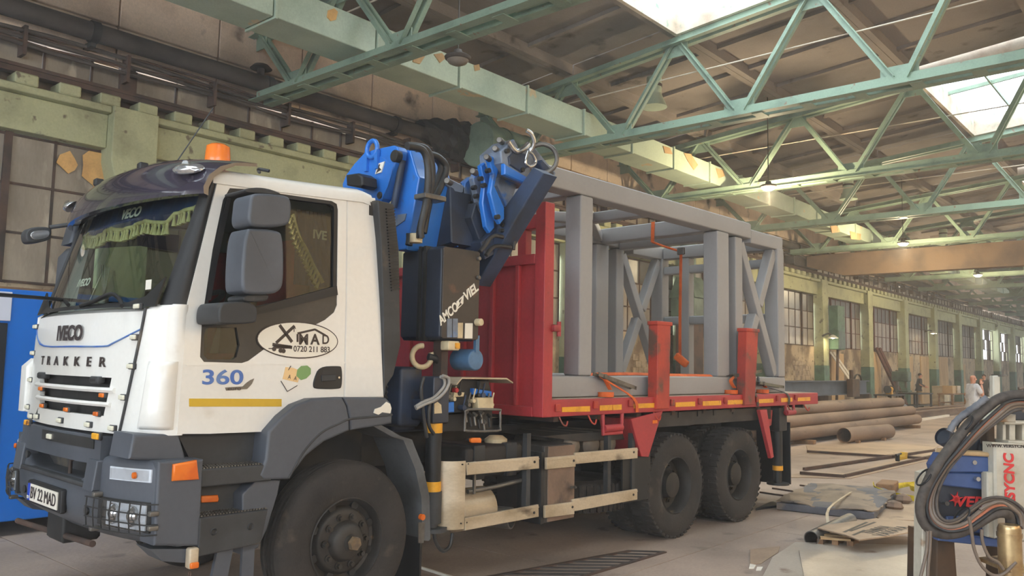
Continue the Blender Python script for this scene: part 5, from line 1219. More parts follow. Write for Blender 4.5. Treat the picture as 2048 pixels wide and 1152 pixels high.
mb = MB(); mb.box(3.9, .1, 1.16, 6.5, .16, 1.31); wg = part('wheel_cover', mb, m_cardbd, tr, smooth=0)
for x in (4.3, 4.7, 5.05, 5.5): mb = MB(); mb.box(x, .09, 1.25, x+.06, .105, 1.31); part('cover_slot', mb, m_dark, wg, smooth=0)
for yy in (.12, 2.38):
    mb = MB(); mb.cyl((6.72, yy, .5), (6.72, yy, 1.1), .062, 20); mb.cyl((6.72, yy, .34), (6.72, yy, .5), .05, 16); s_ = part('rear_stabilizer', mb, m_black, tr)
    mb = MB(); mb.cyl((6.72, yy, .5), (6.72, yy, .56), .066, 20); part('reflective_band', mb, m_yell, s_)
    mb = MB(); mb.cyl((6.72, yy, .32), (6.72, yy, .345), .14, 20); part('foot_plate', mb, m_dark, s_)
    mb = MB(); mb.box(6.62, yy-.08, 1.0, 6.84, yy+.08, 1.3, .01); part('leg_casing', mb, m_dark, s_)
mb = MB(); mb.box(6.55, .2, 1.0, 6.9, 2.3, 1.2); part('rear_beam', mb, m_dark, tr, smooth=0)

# ---------------------------------------------------------------- red bed
mb = MB(); mb.box(1.96, 0, 1.33, 7.72, .07, 1.482, .008); br_ = part('bed_side_rail', mb, m_red, tr)
mb = MB(); mb.box(1.96, 2.43, 1.33, 7.72, 2.5, 1.482, .008); part('bed_side_rail', mb, m_red, tr)
mb = MB(); mb.box(7.66, .07, 1.33, 7.73, 2.43, 1.482, .006); part('bed_end_rail', mb, m_red, tr)
d0 = None
for i in range(12):
    if d0 is None: mb = MB(); mb.box(2.06, .072, 1.445, 7.655, .265, 1.486, .004); d0 = part('deck_plank', mb, m_deck, tr, smooth=0)
    else:
        d = again(d0, tr, (0, .197*i, 0))
for i, L in enumerate(([(2.219,1.414),(2.624,1.415),(2.625,1.365),(2.22,1.371)], [(2.775,1.417),(2.97,1.419),(2.97,1.369),(2.776,1.368)], [(2.98,1.418),(3.123,1.42),(3.123,1.369),(2.981,1.368)], [(3.325,1.422),(3.731,1.422),(3.732,1.375),(3.325,1.377)], [(4.091,1.42),(4.483,1.422),(4.483,1.372),(4.091,1.372)], [(4.647,1.422),(5.051,1.422),(5.051,1.372),(4.647,1.372)], [(5.199,1.424),(5.608,1.424),(5.607,1.374),(5.199,1.373)], [(5.973,1.422),(6.363,1.424),(6.362,1.375),(5.972,1.374)], [(6.581,1.427),(6.908,1.428),(6.907,1.377),(6.58,1.374)], [(7.067,1.425),(7.459,1.428),(7.457,1.378),(7.065,1.378)])):
    part('reflector_strip', MB().prism(L, 'y', -.004, .002), m_yell, br_, smooth=0)
for q in [(2.152,1.41),(2.701,1.425),(3.263,1.429),(3.789,1.418),(4.014,1.421),(4.574,1.424),(5.139,1.423),(5.906,1.423),(6.462,1.427),(6.999,1.431)]:
    mb = MB(); mb.box(q[0]-.03, -.025, q[1]-.035, q[0]+.03, .0, q[1]+.035, .006); part('tie_bracket', mb, m_stake, br_)
for x in (2.2, 2.62, 3.7, 6.8, 7.3):
    mb = MB(); mb.tube([(x, .02, 1.34), (x+.02, -.01, 1.27), (x+.06, -.02, 1.25), (x+.08, -.02, 1.29)], .008, 6); part('rope_hook', mb, m_stake, br_)
mb = MB(); mb.tube([(2.85, .02, 1.33), (2.83, .0, 1.15), (3.12, .0, 1.15), (3.16, .02, 1.33)], .02, 6, 1); mb.cyl((2.84, .0, 1.2), (3.12, .0, 1.2), .035, 12); part('winch', mb, m_red, br_)
mb = MB(); mb.tube([(6.75, .02, 1.33), (6.72, .0, 1.22), (6.95, .0, 1.22), (6.98, .02, 1.33)], .02, 6, 1); mb.cyl((6.72, .0, 1.24), (6.96, .0, 1.24), .035, 12); part('winch', mb, m_red, br_)
# cross sills of the bed
for i in range(9): mb = MB(); mb.box(2.2+i*.65, .08, 1.28, 2.27+i*.65, 2.42, 1.44); part('bed_sill', mb, m_rust, tr, smooth=0)
BR = [(3.285,1.274),(3.854,1.337),(3.817,1.287),(3.592,0.886),(3.468,0.899),(3.337,1.156)]
mb = MB(); mb.prism(BR, 'y', -.002, .03, bev=.004); bk = part('bed_bracket', mb, m_red, tr, smooth=25)
mb = MB(); mb.prism([(3.285,1.274),(3.527,1.281),(3.53,0.9),(3.468,0.899),(3.337,1.156)], 'y', .03, .4); part('bracket_web', mb, m_red, bk, smooth=0)
mb = MB(); mb.box(3.66, -.01, 1.215, 3.74, .0, 1.25, .004); part('side_marker', mb, m_orange, bk)
mb = MB(); mb.prism([(6.005,1.291),(6.191,1.293),(6.368,0.701),(6.299,0.688)], 'y', .0, .05, bev=.004); part('bed_strut', mb, m_red, tr, smooth=25)
mb = MB(); mb.prism([(6.34,1.278),(6.548,1.272),(6.515,1.084),(6.404,1.057)], 'y', .1, .14); part('bed_strut', mb, m_red, tr, smooth=0)
# stakes
for L in ([(3.702,2.248),(3.948,2.271),(3.92,1.47),(3.688,1.469)], [(5.617,2.263),(5.911,2.282),(5.806,1.489),(5.555,1.48)]):
    L2 = [(L[0][0], L[0][1]), (L[1][0], L[0][1]), (L[2][0], 1.36), (L[3][0], 1.36)]
    mb = MB(); mb.prism(L2, 'y', -.035, .08, bev=.006); k = part('bed_stake', mb, m_stake, tr, smooth=25)
    mb = MB(); mb.box(L[0][0]-.02, -.045, L[0][1]-.03, L[1][0]+.02, .085, L[0][1]+.012, .006); part('stake_cap', mb, m_stake, k)
# headboard
mb = MB(); mb.box(1.95, -.01, 1.33, 2.08, .11, 3.23, .008); hb = part('headboard_post', mb, m_red, tr)
mb = MB(); mb.box(1.95, 2.39, 1.33, 2.08, 2.51, 3.23, .008); part('headboard_post', mb, m_red, tr)
mb = MB(); mb.box(1.99, .11, 1.33, 2.03, 2.39, 2.72, .004); hp = part('headboard_panel', mb, m_red, tr, smooth=0)
for y in (.3, .62, 1.0, 1.4, 1.8, 2.15): mb = MB(); mb.box(1.95, y, 1.42, 1.99, y+.05, 2.72, .004); part('panel_rib', mb, m_red, hp)
for z in (1.33, 2.68): mb = MB(); mb.box(1.945, .11, z, 2.05, 2.39, z+.09, .006); part('headboard_rail', mb, m_red, tr)
mb = MB(); mb.box(1.96, .11, 3.0, 2.06, 2.39, 3.13, .006); part('headboard_rail', mb, m_red, tr)
mb = MB(); mb.box(1.97, .24, 2.76, 2.05, .34, 3.01, .004); part('headboard_upright', mb, m_red, tr)
mb = MB(); mb.box(2.05, -.05, 2.08, 2.14, .0, 2.14, .006); mb.cyl((2.13, -.03, 2.04), (2.13, -.03, 2.17), .02, 10); part('latch', mb, m_red, hb)

# ================================================================== the grey steel frame on the bed
Lz = 1.488
fr_ = thing('box_section_cage', 'big grey welded box section cage strapped on the red truck bed', 'cage', (4.5, 1.15, Lz))
def mem(nm, x0, y0, z0, x1, y1, z1): mb = MB(); mb.box(x0, y0, z0, x1, y1, z1, .016); return part(nm, mb, m_load, fr_)
def br2(nm, p, q, w=.13, h=.13, up=(0, 1, 0)): mb = MB(); mb.beam(p, q, w, h, up, b=.012); return part(nm, mb, m_load, fr_)
YN, YF = (.15, .35), (1.95, 2.15)
for (a, b) in (YN, YF):
    mem('base_beam', 2.12, a, Lz, 7.04, b, 1.69)
    mem('top_beam', 2.1, a, 3.43, 6.1, b, 3.63)
    mem('end_cap', 6.1, a+.01, 3.44, 6.125, b-.01, 3.62)
    mem('post', 2.65, a, 1.69, 2.85, b, 3.43)
    mem('post', 5.26, a, 1.69, 5.54, b, 3.43)
    mem('post', 5.74, a+.02, 1.69, 5.92, b, 3.42)
    mem('post', 6.85, a, 1.69, 7.04, b, 3.4)
    mem('top_rail', 6.13, a+.012, 3.38, 7.04, b-.012, 3.56)
    m = (a+b)/2
    br2('brace', (5.93, m, 3.36), (6.85, m, 1.72)); br2('brace', (6.85, m+.0, 3.36), (6.43, m, 2.61)); br2('brace', (6.35, m, 2.47), (5.93, m, 1.72))
for x in (2.2, 4.0, 5.3, 6.86): mem('cross_base', x, .35, Lz+.01, x+.17, 1.95, 1.68)
mem('cross_beam', 5.32, .35, 3.44, 5.5, 1.95, 3.63); mem('cross_beam', 2.66, .35, 3.44, 2.84, 1.95, 3.63); mem('cross_beam', 4.0, .35, 3.44, 4.12, 1.95, 3.56)
mem('cross_beam', 6.86, .35, 3.38, 7.03, 1.95, 3.56); mem('cross_beam', 5.75, .35, 3.4, 5.9, 1.95, 3.55)
zz = [(1.47,3.27),(1.47,3.153),(1.471,2.532),(1.472,2.41)]
for z0, z1 in ((zz[1][1], zz[0][1]), (zz[3][1], zz[2][1])): mem('cross_rail', 6.88, .35, z0, 7.0, 1.95, z1)
yy = [(1.661,2.77),(1.512,2.764)]; mem('post', 6.87, yy[1][0], 1.69, 7.02, yy[0][0], 3.38)
br2('brace', (2.85, .35, 3.52), (5.3, 1.95, 3.52), .1, .12, (0, 0, 1)); br2('brace', (2.85, 1.95, 3.5), (4.0, 1.2, 3.5), .1, .12, (0, 0, 1))

# ================================================================== straps and ratchets
def ribbon(pts, w, wd, nm, par, mat=None):
    # flat webbing: a strip of width w along direction wd following pts
    P = [Vector(p) for p in pts]; wd = Vector(wd).normalized()*w/2; mb = MB(); V = []; F = []
    Q = []
    for i in range(len(P)-1):
        a, b, c, d = P[max(i-1, 0)], P[i], P[i+1], P[min(i+2, len(P)-1)]
        for k in range(4):
            t = k/4; Q.append(.5*((2*b)+(c-a)*t+(2*a-5*b+4*c-d)*t*t+(3*b-a-3*c+d)*t**3))
    Q.append(P[-1])
    for i, p in enumerate(Q):
        d = (Q[min(i+1, len(Q)-1)]-Q[max(i-1, 0)]).normalized(); n = d.cross(wd).normalized()*.003
        V += [p-wd-n, p+wd-n, p+wd+n, p-wd+n]
    for i in range(len(Q)-1):
        o = i*4
        for k in range(4): F.append((o+k, o+(k+1) % 4, o+4+(k+1) % 4, o+4+k))
    F += [(3, 2, 1, 0), (len(V)-4, len(V)-3, len(V)-2, len(V)-1)]
    mb.add(V, F); return part(nm, mb, mat or m_web, par)
def ratchet(px0, px1, coil, tail, label, gm):
    a = Vector((px0[0], .1, px0[1])); b = Vector((px1[0], .06, px1[1]))
    r = thing('ratchet_strap', label, 'strap', (coil[0], .1, 1.488), 'orange ratchet straps on the bed')
    d = (b-a).normalized(); s = d.cross(Vector((0, 0, 1))).normalized(); u = s.cross(d)
    for sg in (-1, 1):
        mb = MB(); mb.beam(a+s*.035*sg, b+s*.035*sg, .008, .035, up=u); part('handle_bar', mb, gm, r, smooth=0)
    mb = MB(); mb.beam(b-d*.02-s*.04, b-d*.02+s*.04, .02, .02); part('grip', mb, m_black, r)
    mb = MB(); mb.cyl(a+d*.1-s*.045, a+d*.1+s*.045, .025, 14); part('spool', mb, m_steel, r)
    for k in range(3): mb = MB(); mb.lathe([(.0, .055+.012*k), (.045, .055+.012*k), (.045, .05+.012*k), (0, .05+.012*k)], (coil[0], .1, 1.49), (0, 0, 1), 20, close=True); part('webbing_coil', mb, m_web, r)
    ribbon([a+d*.1, (coil[0]-.02, .09, (a.z+1.55)/2+.02), (coil[0]+.03, .07, 1.56)], .045, (0, 1, 0), 'webbing', r)
    ribbon([(coil[0], .16, 1.7), a+d*.1+Vector((0, -.01, -.02)), (tail[0], -.012, 1.48), (tail[1], -.016, 1.34)], .045, (1, 0, 0), 'webbing', r, m_web if gm is m_steel else m_hose)
    return r
m_olive = M('olive ratchet steel', (112, 112, 100), (86, 86, 78), 6, rough=.45, metal=.5)
q = [(2.843,1.71),(3.413,1.573),(3.004,1.547),(5.497,1.701),(6.108,1.765),(5.47,1.501),(6.145,1.617),(6.727,1.564),(6.277,1.504)]
ratchet(q[0], q[1], (q[2][0], 1.5), (q[2][0]+.3, q[2][0]+.36), 'orange ratchet strap with long olive handle near the headboard', m_steel)
ratchet(q[3], q[4], (q[5][0], 1.5), (q[5][0]+.4, q[5][0]+.45), 'orange ratchet strap hooked beside the second red stake', m_olive)
ratchet(q[6], q[7], (q[8][0], 1.5), (q[8][0]+.45, q[8][0]+.5), 'orange ratchet strap nearest the tail of the bed', m_olive)
r = thing('lashing_strap', 'long flat orange strap lying across the grey base beam between the posts', 'strap', (4.2, .3, 1.69))
ribbon([(2.95, .3, 1.7), (3.6, .27, 1.712), (4.3, .24, 1.705), (5.2, .2, 1.7)], .05, (0, 1, .6), 'webbing', r)
r = thing('hanging_strap', 'orange strap looped over the top cross beam and hanging down with a coiled end', 'strap', (5.15, .9, 1.85))
hs = [(1.094,3.581),(1.094,3.375),(0.893,3.294),(0.676,3.219),(0.683,2.865),(0.69,2.371),(0.69,1.93)]
ribbon([(5.31, hs[0][0], 3.635), (5.305, hs[0][0], 3.5), (5.3, hs[1][0], hs[1][1])], .05, (0, 1, 0), 'webbing', r)
mb = MB(); mb.tube([(5.3, a, b) for a, b in hs[1:4]], .014, 6); part('strap_cord', mb, m_web, r)
mb = MB(); mb.box(5.28, hs[3][0]-.05, hs[3][1]-.04, 5.32, hs[3][0]+.05, hs[3][1]+.05, .012); part('buckle', mb, m_steel, r)
ribbon([(5.3, a, b) for a, b in hs[3:]], .05, (.4, 1, 0), 'webbing', r)
mb = MB(); mb.obox((5.3, hs[-1][0]-.02, hs[-1][1]-.05), ((1, 0, 0), (0, .8, .6), (0, -.6, .8)), (.03, .1, .045), .015); part('coiled_end', mb, m_web, r)

# ================================================================== things standing and lying about the hall
m_pipe = M('rusty brown pipe', (140, 116, 96), (112, 92, 78), 1.5, .42, .66, (86, 68, 56), 4, .62, .74, rough=.7, stretch=(.4, 1, 1))
m_pipein = M('pipe inside', (52, 44, 40), rough=.9)
m_sheet = M('dusty steel sheet', (176, 152, 128), (146, 124, 104), 1.2, .42, .66, (110, 92, 78), 3, .64, .74, rough=.55, metal=.15)
m_bright = M('pale steel plate', (188, 178, 164), (160, 148, 134), .9, .42, .66, (120, 92, 74), 2.4, .66, .74, rough=.45, metal=.2)
m_tarp = M('grey blue tarpaulin', (98, 98, 104), (78, 80, 88), 2, .45, .6, (134, 118, 100), 3, .55, .7, rough=.7)
m_tarptop = M('dusty wrapped sheet', (150, 132, 112), (116, 102, 90), 2, .42, .6, (84, 78, 76), 4, .6, .7, rough=.75)
m_timber = M('weathered timber', (150, 116, 84), (120, 92, 68), 5, rough=.85, stretch=(.3, 2, 2))
m_yweb = M('yellow lifting sling', (226, 204, 40), (196, 170, 32), 8, rough=.8)
m_bluepl = M('blue enclosure paint', (22, 112, 206), rough=.4, grain=.03)
m_whitepl = M('white enclosure paint', (214, 214, 224), rough=.45, grain=.03)
m_dkpl = M('dark enclosure panel', (24, 28, 36), rough=.5)
m_girder = M('blue grey girder', (74, 82, 98), (60, 66, 78), 2, rough=.55)
m_skin = M('skin', (206, 150, 124), (190, 132, 108), 12, rough=.6, grain=.03)
m_shirt = M('white shirt', (214, 214, 218), (190, 190, 196), 8, rough=.9)
m_jean = M('dark trousers', (44, 48, 62), rough=.9)
m_khaki = M('khaki trousers', (146, 118, 84), rough=.9)
m_jack = M('dark work jacket', (58, 54, 52), rough=.9)
m_hair = M('short dark hair', (48, 38, 32), rough=.9)
m_greenm = M('machine green', (86, 104, 92), (64, 78, 70), 3, rough=.55)
m_versy = M('greyish white machine paint', (196, 190, 174), (176, 166, 146), 3, .45, .65, (150, 118, 86), 6, .66, .74, rough=.5)
m_mblue = M('blue machine panel', (70, 92, 140), (60, 80, 120), 3, .45, .65, (96, 104, 122), 6, .62, .7, rough=.35)
m_mdark = M('dark cabinet panel', (58, 62, 72), (46, 50, 58), 2, rough=.4)
m_logo = M('red lettering', (206, 52, 52), rough=.5, grain=.04)
m_brass = M('stained torch steel', (196, 170, 126), (150, 120, 84), 8, rough=.3, metal=.7)
m_rusty = M('dark rusted leg', (84, 62, 42), (62, 48, 36), 4, rough=.75)
m_bundle = M('woven hose sleeve', (84, 76, 70), (66, 60, 56), 30, rough=.7)
m_copper = M('orange brown hose', (176, 104, 74), rough=.45)
m_vinyl = M('grey vinyl hose', (112, 98, 86), rough=.4)

def Z(x, y, z=0): return Vector((x, y, z))
# ---------------------------------------------------------------- pipe stack
a, b = [(15.396,4.033),(26.2,4.379)]
A = Z(*a); B = Z(*b); d = (B-A).normalized(); nrm = Vector((-d.y, d.x, 0)); L = (B-A).length; rp = .155
lab = {}
GP = 'long rusty pipes stacked on timber blocks'
bottom = 0
desc = {(0, 0): 'front bottom pipe of the rusty pipe stack behind the truck tail', (0, 1): 'second bottom pipe of the stack, hidden behind the front one', (0, 2): 'third bottom pipe of the stack', (0, 3): 'rear bottom pipe of the rusty stack',
        (1, 0): 'front pipe in the middle layer of the rusty pipe stack', (1, 1): 'middle layer pipe behind the front one of the stack', (1, 2): 'rear pipe of the middle layer of the stack', (2, 0): 'front topmost pipe of the rusty stack', (2, 1): 'rear topmost pipe of the rusty stack'}
for row, n in ((0, 4), (1, 3), (2, 2)):
    for i in range(n):
        off = (i+row*.5)*.325; z = .1+rp+row*.275
        p = A+nrm*off+d*(-1.0+.5*((i*7+row*3) % 4)*.3)+Vector((0, 0, z)); q = p+d*(L+.8-.5*row)
        mb = MB(); mb.pipe(p, q, rp, .012, 24)
        tag(part('steel_pipe', mb, m_pipe), desc[(row, i)], 'pipe', GP)
for i in range(4):
    c = A+d*(1+i*(L-2)/3)+nrm*.45
    mb = MB(); mb.obox(c+Vector((0, 0, .05)), (nrm, d, (0, 0, 1)), (.75, .09, .05), .006)
    tag(part('timber_block', mb, m_timber), ('timber bearer under the near end of the pipe stack', 'timber bearer under the pipe stack beside the short pipe', 'timber bearer under the middle of the pipe stack', 'timber bearer under the far end of the pipe stack')[i], 'timber', 'timber bearers under the pipes')
a, b = [(17.328,3.419),(19.455,3.268)]
A = Z(*a); d2 = (Z(*b)-A).normalized(); p = A+Vector((0, 0, .2)); 
r = thing('short_pipe', 'short wide rusty pipe lying in front of the pipe stack', 'pipe', A)
mb = MB(); mb.pipe(p, p+d2*2.6, .19, .012, 32); part('pipe_wall', mb, m_pipe, r)
for sgn in (.4, 1.9): mb = MB(); n2 = Vector((-d2.y, d2.x, 0)); mb.obox(p+d2*sgn-n2*.17+Vector((0, 0, -.165)), (d2, n2, (0, 0, 1)), (.05, .05, .035)); part('wedge', mb, m_timber, r)
# rusty beams lying farther back
for i, (pa_, pb_, lbl) in enumerate((((1790, 838), (1935, 818), 'rusty flat steel beam on the floor in front of the workers'), ((1780, 830), (1945, 812), 'second rusty steel beam on the floor before the work benches'), ((1570, 826), (1790, 812), 'dark steel section lying behind the pipe stack'))):
    pass
for (qa, qb), lbl in zip(([(28.869,5.855),(38.828,6.037)], [(31.788,6.806),(42.508,6.857)], [(22.448,6.994),(28.968,7.067)]), ('rusty flat steel beam on the floor in front of the workers', 'second rusty steel beam on the floor before the work benches', 'dark steel section lying behind the pipe stack')):
    p, q = Z(*qa), Z(*qb); r = thing('steel_beam', lbl, 'beam', (p+q)/2); up = Vector((0, 0, 1))
    for dz, w, h in ((.03, .3, .03), (.15, .03, .24), (.285, .3, .03)): mb = MB(); mb.beam(p+up*dz, q+up*dz, w, h); part('flange' if h < .1 else 'web', mb, m_pipe, r, smooth=0)
p, q = [Z(*v) for v in [(29.601,5.418),(34.328,5.726)]]
mb = MB(); mb.beam(p+Vector((0, 0, .04)), q+Vector((0, 0, .04)), .12, .08); tag(part('white_bar', mb, m_paper, smooth=0), 'pale square bar lying beyond the pipe stack', 'bar')
# girder on stands
r = thing('steel_girder', 'long blue grey steel girder resting on stands behind the grey cage', 'girder', hv(30, 11.5, 0))
for dz, w, h in ((.9, .3, .04), (1.15, .03, .48), (1.41, .3, .04)): mb = MB(); mb.beam((18, 11.5, dz), (36, 11.5, dz), w, h); part('flange' if h < .1 else 'web', mb.hall(), m_girder, r, smooth=0)
for x in (35.6, 31, 24): mb = MB(); mb.prism([(x-.3, 0), (x+.3, 0), (x+.14, .88), (x-.14, .88)], 'y', 11.2, 11.8, bev=.01); part('stand', mb.hall(), m_rust, r, smooth=0)
mb = MB(); mb.box(33.2, 11.1, .8, 34.0, 11.34, 1.5, .02); mb.cyl((33.5, 11.25, 1.45), (33.5, 11.25, 1.85), .08, 12); part('clamp', mb.hall(), m_rusty, r)
mb = MB(); mb.torus((35, 11.5, 1.43), (0, 1, 0), .42, .045, 20, 8); mb.map(lambda p: (p.x, p.y, 1.43+max(0, p.z-1.43)*.6)); part('hoop', mb.hall(), m_dark, r)
# ladder
bt_ = hv(38.9, 12.1, 0); tp = hv(37.1, 13.3, 2.65); dx = HU*.3
r = thing('ladder', 'aluminium ladder leaning against a green pillar behind the pipes', 'ladder', bt_)
for s in (0, 1): mb = MB(); mb.beam(bt_+dx*(s-.5)*1.3, tp+dx*(s-.5)*1.3, .05, .09); part('stile', mb, m_chrome if 0 else m_paper, r, smooth=0)
for i in range(1, 10): c = bt_.lerp(tp, i/10); mb = MB(); mb.beam(c-dx*.62, c+dx*.62, .04, .04); part('rung', mb, m_alu, r, smooth=0)

# ---------------------------------------------------------------- people
def skin_body(nm, J, E, mat, par, sub=1):
    # J: name -> (pos, radius); E: edges
    names = list(J); me = bpy.data.meshes.new(nm); me.from_pydata([J[k][0] for k in names], [(names.index(a_), names.index(b_)) for a_, b_ in E], [])
    ob = bpy.data.objects.new(nm, me); COL.objects.link(ob); md = ob.modifiers.new('s', 'SKIN'); md.use_smooth_shade = True
    for i, k in enumerate(names):
        rr = J[k][1]; me.skin_vertices[0].data[i].radius = rr if isinstance(rr, tuple) else (rr, rr)
    me.skin_vertices[0].data[0].use_root = True
    if sub: sb = ob.modifiers.new('u', 'SUBSURF'); sb.levels = sub
    m2 = bpy.data.meshes.new_from_object(ob.evaluated_get(bpy.context.evaluated_depsgraph_get())); bpy.data.objects.remove(ob)
    mb = MB(); mb.add([v.co for v in m2.vertices], [tuple(p.vertices) for p in m2.polygons]); bpy.data.meshes.remove(m2)
    return mb
def person(loc, yaw, label, top, legs, hair, arm='down', bald=False, lean=0):
    loc = Vector(loc); r = thing('person', label, 'person', loc)
    ca, sa = math.cos(yaw), math.sin(yaw)
    def W(p): return loc+Vector((p[0]*ca-p[1]*sa, p[0]*sa+p[1]*ca, p[2]))
    X = lambda x, y, z: (x, y+lean*max(0, z-.9), z)
    sh, hip = 1.44, .95
    J = {'pel': (X(0, 0, hip), (.15, .11)), 'waist': (X(0, 0, 1.12), (.14, .105)), 'chest': (X(0, 0, 1.32), (.17, .115)), 'neckb': (X(0, .0, 1.47), (.07, .065)), 'neck': (X(0, .01, 1.53), (.055, .055)),
         'hd1': (X(0, .02, 1.60), (.075, .085)), 'hd2': (X(0, .015, 1.69), (.078, .095)), 'hd3': (X(0, .01, 1.75), (.05, .06))}
    E = [('pel', 'waist'), ('waist', 'chest'), ('chest', 'neckb'), ('neckb', 'neck'), ('neck', 'hd1'), ('hd1', 'hd2'), ('hd2', 'hd3')]
    hands = []
    for s, n in ((-1, 'l'), (1, 'r')):
        J['hip'+n] = (X(s*.09, 0, .9), (.095, .1)); J['kn'+n] = (X(s*.1, .02, .5), (.06, .065)); J['an'+n] = (X(s*.11, -.02, .09), (.042, .045)); J['to'+n] = (X(s*.12, .14, .035), (.042, .03))
        E += [('pel', 'hip'+n), ('hip'+n, 'kn'+n), ('kn'+n, 'an'+n), ('an'+n, 'to'+n)]
        up = arm == 'mouth' and s == 1
        el = X(s*.26, .1, 1.16) if up else X(s*.25, -.02, 1.16); wr = X(s*.09, .2, 1.5) if up else ((X(s*.2, .28, 1.08)) if arm == 'work' else X(s*.26, .06, .9))
        J['sh'+n] = (X(s*.17, 0, sh), (.062, .065)); J['el'+n] = (el, .045); J['wr'+n] = (wr, .03)
        E += [('chest', 'sh'+n), ('sh'+n, 'el'+n), ('el'+n, 'wr'+n)]
        hands.append((Vector(wr), (Vector(wr)-Vector(el)).normalized(), s))
    body = skin_body('b', J, E, m_skin, r); body.map(W); bo = part('body', body, m_skin, r, smooth=180)
    # clothes are slightly fatter copies of parts of the same skeleton
    K = {k: (v[0], tuple((q+.024) for q in (v[1] if isinstance(v[1], tuple) else (v[1], v[1])))) for k, v in J.items()}
    T = {k: K[k] for k in ('pel', 'waist', 'chest', 'neckb', 'shl', 'shr')}; ET = [('pel', 'waist'), ('waist', 'chest'), ('chest', 'neckb'), ('chest', 'shl'), ('chest', 'shr')]
    for n in 'lr':
        a_, b_ = Vector(J['sh'+n][0]), Vector(J['el'+n][0]); T['sl'+n] = (tuple(a_.lerp(b_, .8)), (.066, .066)); ET.append(('sh'+n, 'sl'+n))
        if top is not m_shirt: w_ = Vector(J['wr'+n][0]); T['cu'+n] = (tuple(b_.lerp(w_, .9)), (.048, .048)); ET.append(('sl'+n, 'cu'+n))
    T['pel'] = (X(0, 0, 1.0), (.185, .145)); T['hem'] = (X(0, 0, .85), (.215, .165)); ET.append(('pel', 'hem'))
    part('shirt', skin_body('b', T, ET, top, r).map(W), top, r, smooth=180)
    T = {k: K[k] for k in ('pel', 'hipl', 'hipr', 'knl', 'knr')}; T['pel'] = (X(0, 0, .94), (.175, .14)); T['top'] = (X(0, 0, 1.05), (.165, .13)); ET = [('top', 'pel'), ('pel', 'hipl'), ('pel', 'hipr'), ('hipl', 'knl'), ('hipr', 'knr')]
    for n in 'lr': T['cuf'+n] = (tuple(Vector(J['an'+n][0])+Vector((0, 0, .03))), (.07, .075)); ET.append(('kn'+n, 'cuf'+n))
    part('trousers', skin_body('b', T, ET, legs, r).map(W), legs, r, smooth=180)
    for s in (-1, 1):
        mb = MB(); mb.obox(X(s*.115, .06, .045), ((1, 0, 0), (0, 1, 0), (0, 0, 1)), (.05, .14, .045), .025); part('shoe', mb.map(W), m_black, r)
    for wr, dr, s in hands:                                          # palm, four fingers and a thumb
        mb = MB(); side = Vector((0, 1, 0)) if abs(dr.y) < .7 else Vector((0, 0, 1)); side = (side-dr*side.dot(dr)).normalized(); nn = dr.cross(side)
        mb.obox(wr+dr*.055, (dr, side, nn), (.05, .04, .015), .012)
        for i in range(4): o = wr+dr*.095+side*(.03-.02*i); l = (.06, .072, .068, .052)[i]; mb.tube([o, o+dr*l*.55-nn*.008*s, o+dr*l-nn*.03*s], .0095, 6, 2)
        o = wr+dr*.03+side*.035; mb.tube([o, o+dr*.03+side*.025, o+dr*.065+side*.025-nn*.012*s], .011, 6, 2)
        part('hand', mb.map(W), m_skin, r)
    # face
    f = MB(); f.obox(X(0, .115, 1.635), ((1, 0, 0), (0, 1, 0), (0, 0, 1)), (.013, .022, .022), .008); part('nose', f.map(W), m_skin, r)
    for s in (-1, 1):
        f = MB(); f.lathe([(-.012, 0), (-.006, .012), (.006, .012), (.012, 0)], X(s*.033, .098, 1.668), (0, 1, 0), 10); part('eye', f.map(W), m_black, r)
        f = MB(); f.obox(X(s*.083, .015, 1.65), ((1, 0, 0), (0, 1, 0), (0, 0, 1)), (.01, .02, .032), .008); part('ear', f.map(W), m_skin, r)
    f = MB(); f.obox(X(0, .1, 1.588), ((1, 0, 0), (0, 1, 0), (0, 0, 1)), (.024, .006, .006), .003); part('mouth', f.map(W), m_redrust, r)
    hb_ = MB(); n = 14
    pr = [(0, .09), (.05, .094), (.09, .078), (.115, .04), (.122, 0)] if not bald else [(0, .089), (.03, .091), (.04, .088), (.045, .08)]
    hb_.lathe(pr, X(0, -.002 if not bald else -.02, 1.665 if not bald else 1.63), (0, -.25, 1), 18); 
    if not bald: part('hair', hb_.map(W), hair, r)
    return r
(mx, my), = [(22.426,1.77)]
person((mx, my, 0), -2.2, 'bald man in a white short sleeved shirt raising a hand to his mouth', m_shirt, m_jean, m_hair, 'mouth', True)
(wx, wy_), = [(43.255,9.588)]
person((wx, wy_, 0), -2.6, 'man in a dark jacket and khaki trousers bent over the bench by the green pillars', m_jack, m_khaki, m_hair, 'work', False, .12)
(wx2, wy2), = [(43.248,6.477)]
person((wx2, wy2, 0), 1.9, 'dark clothed man standing behind the man in the white shirt', m_jack, m_jack, m_hair, 'down', False)
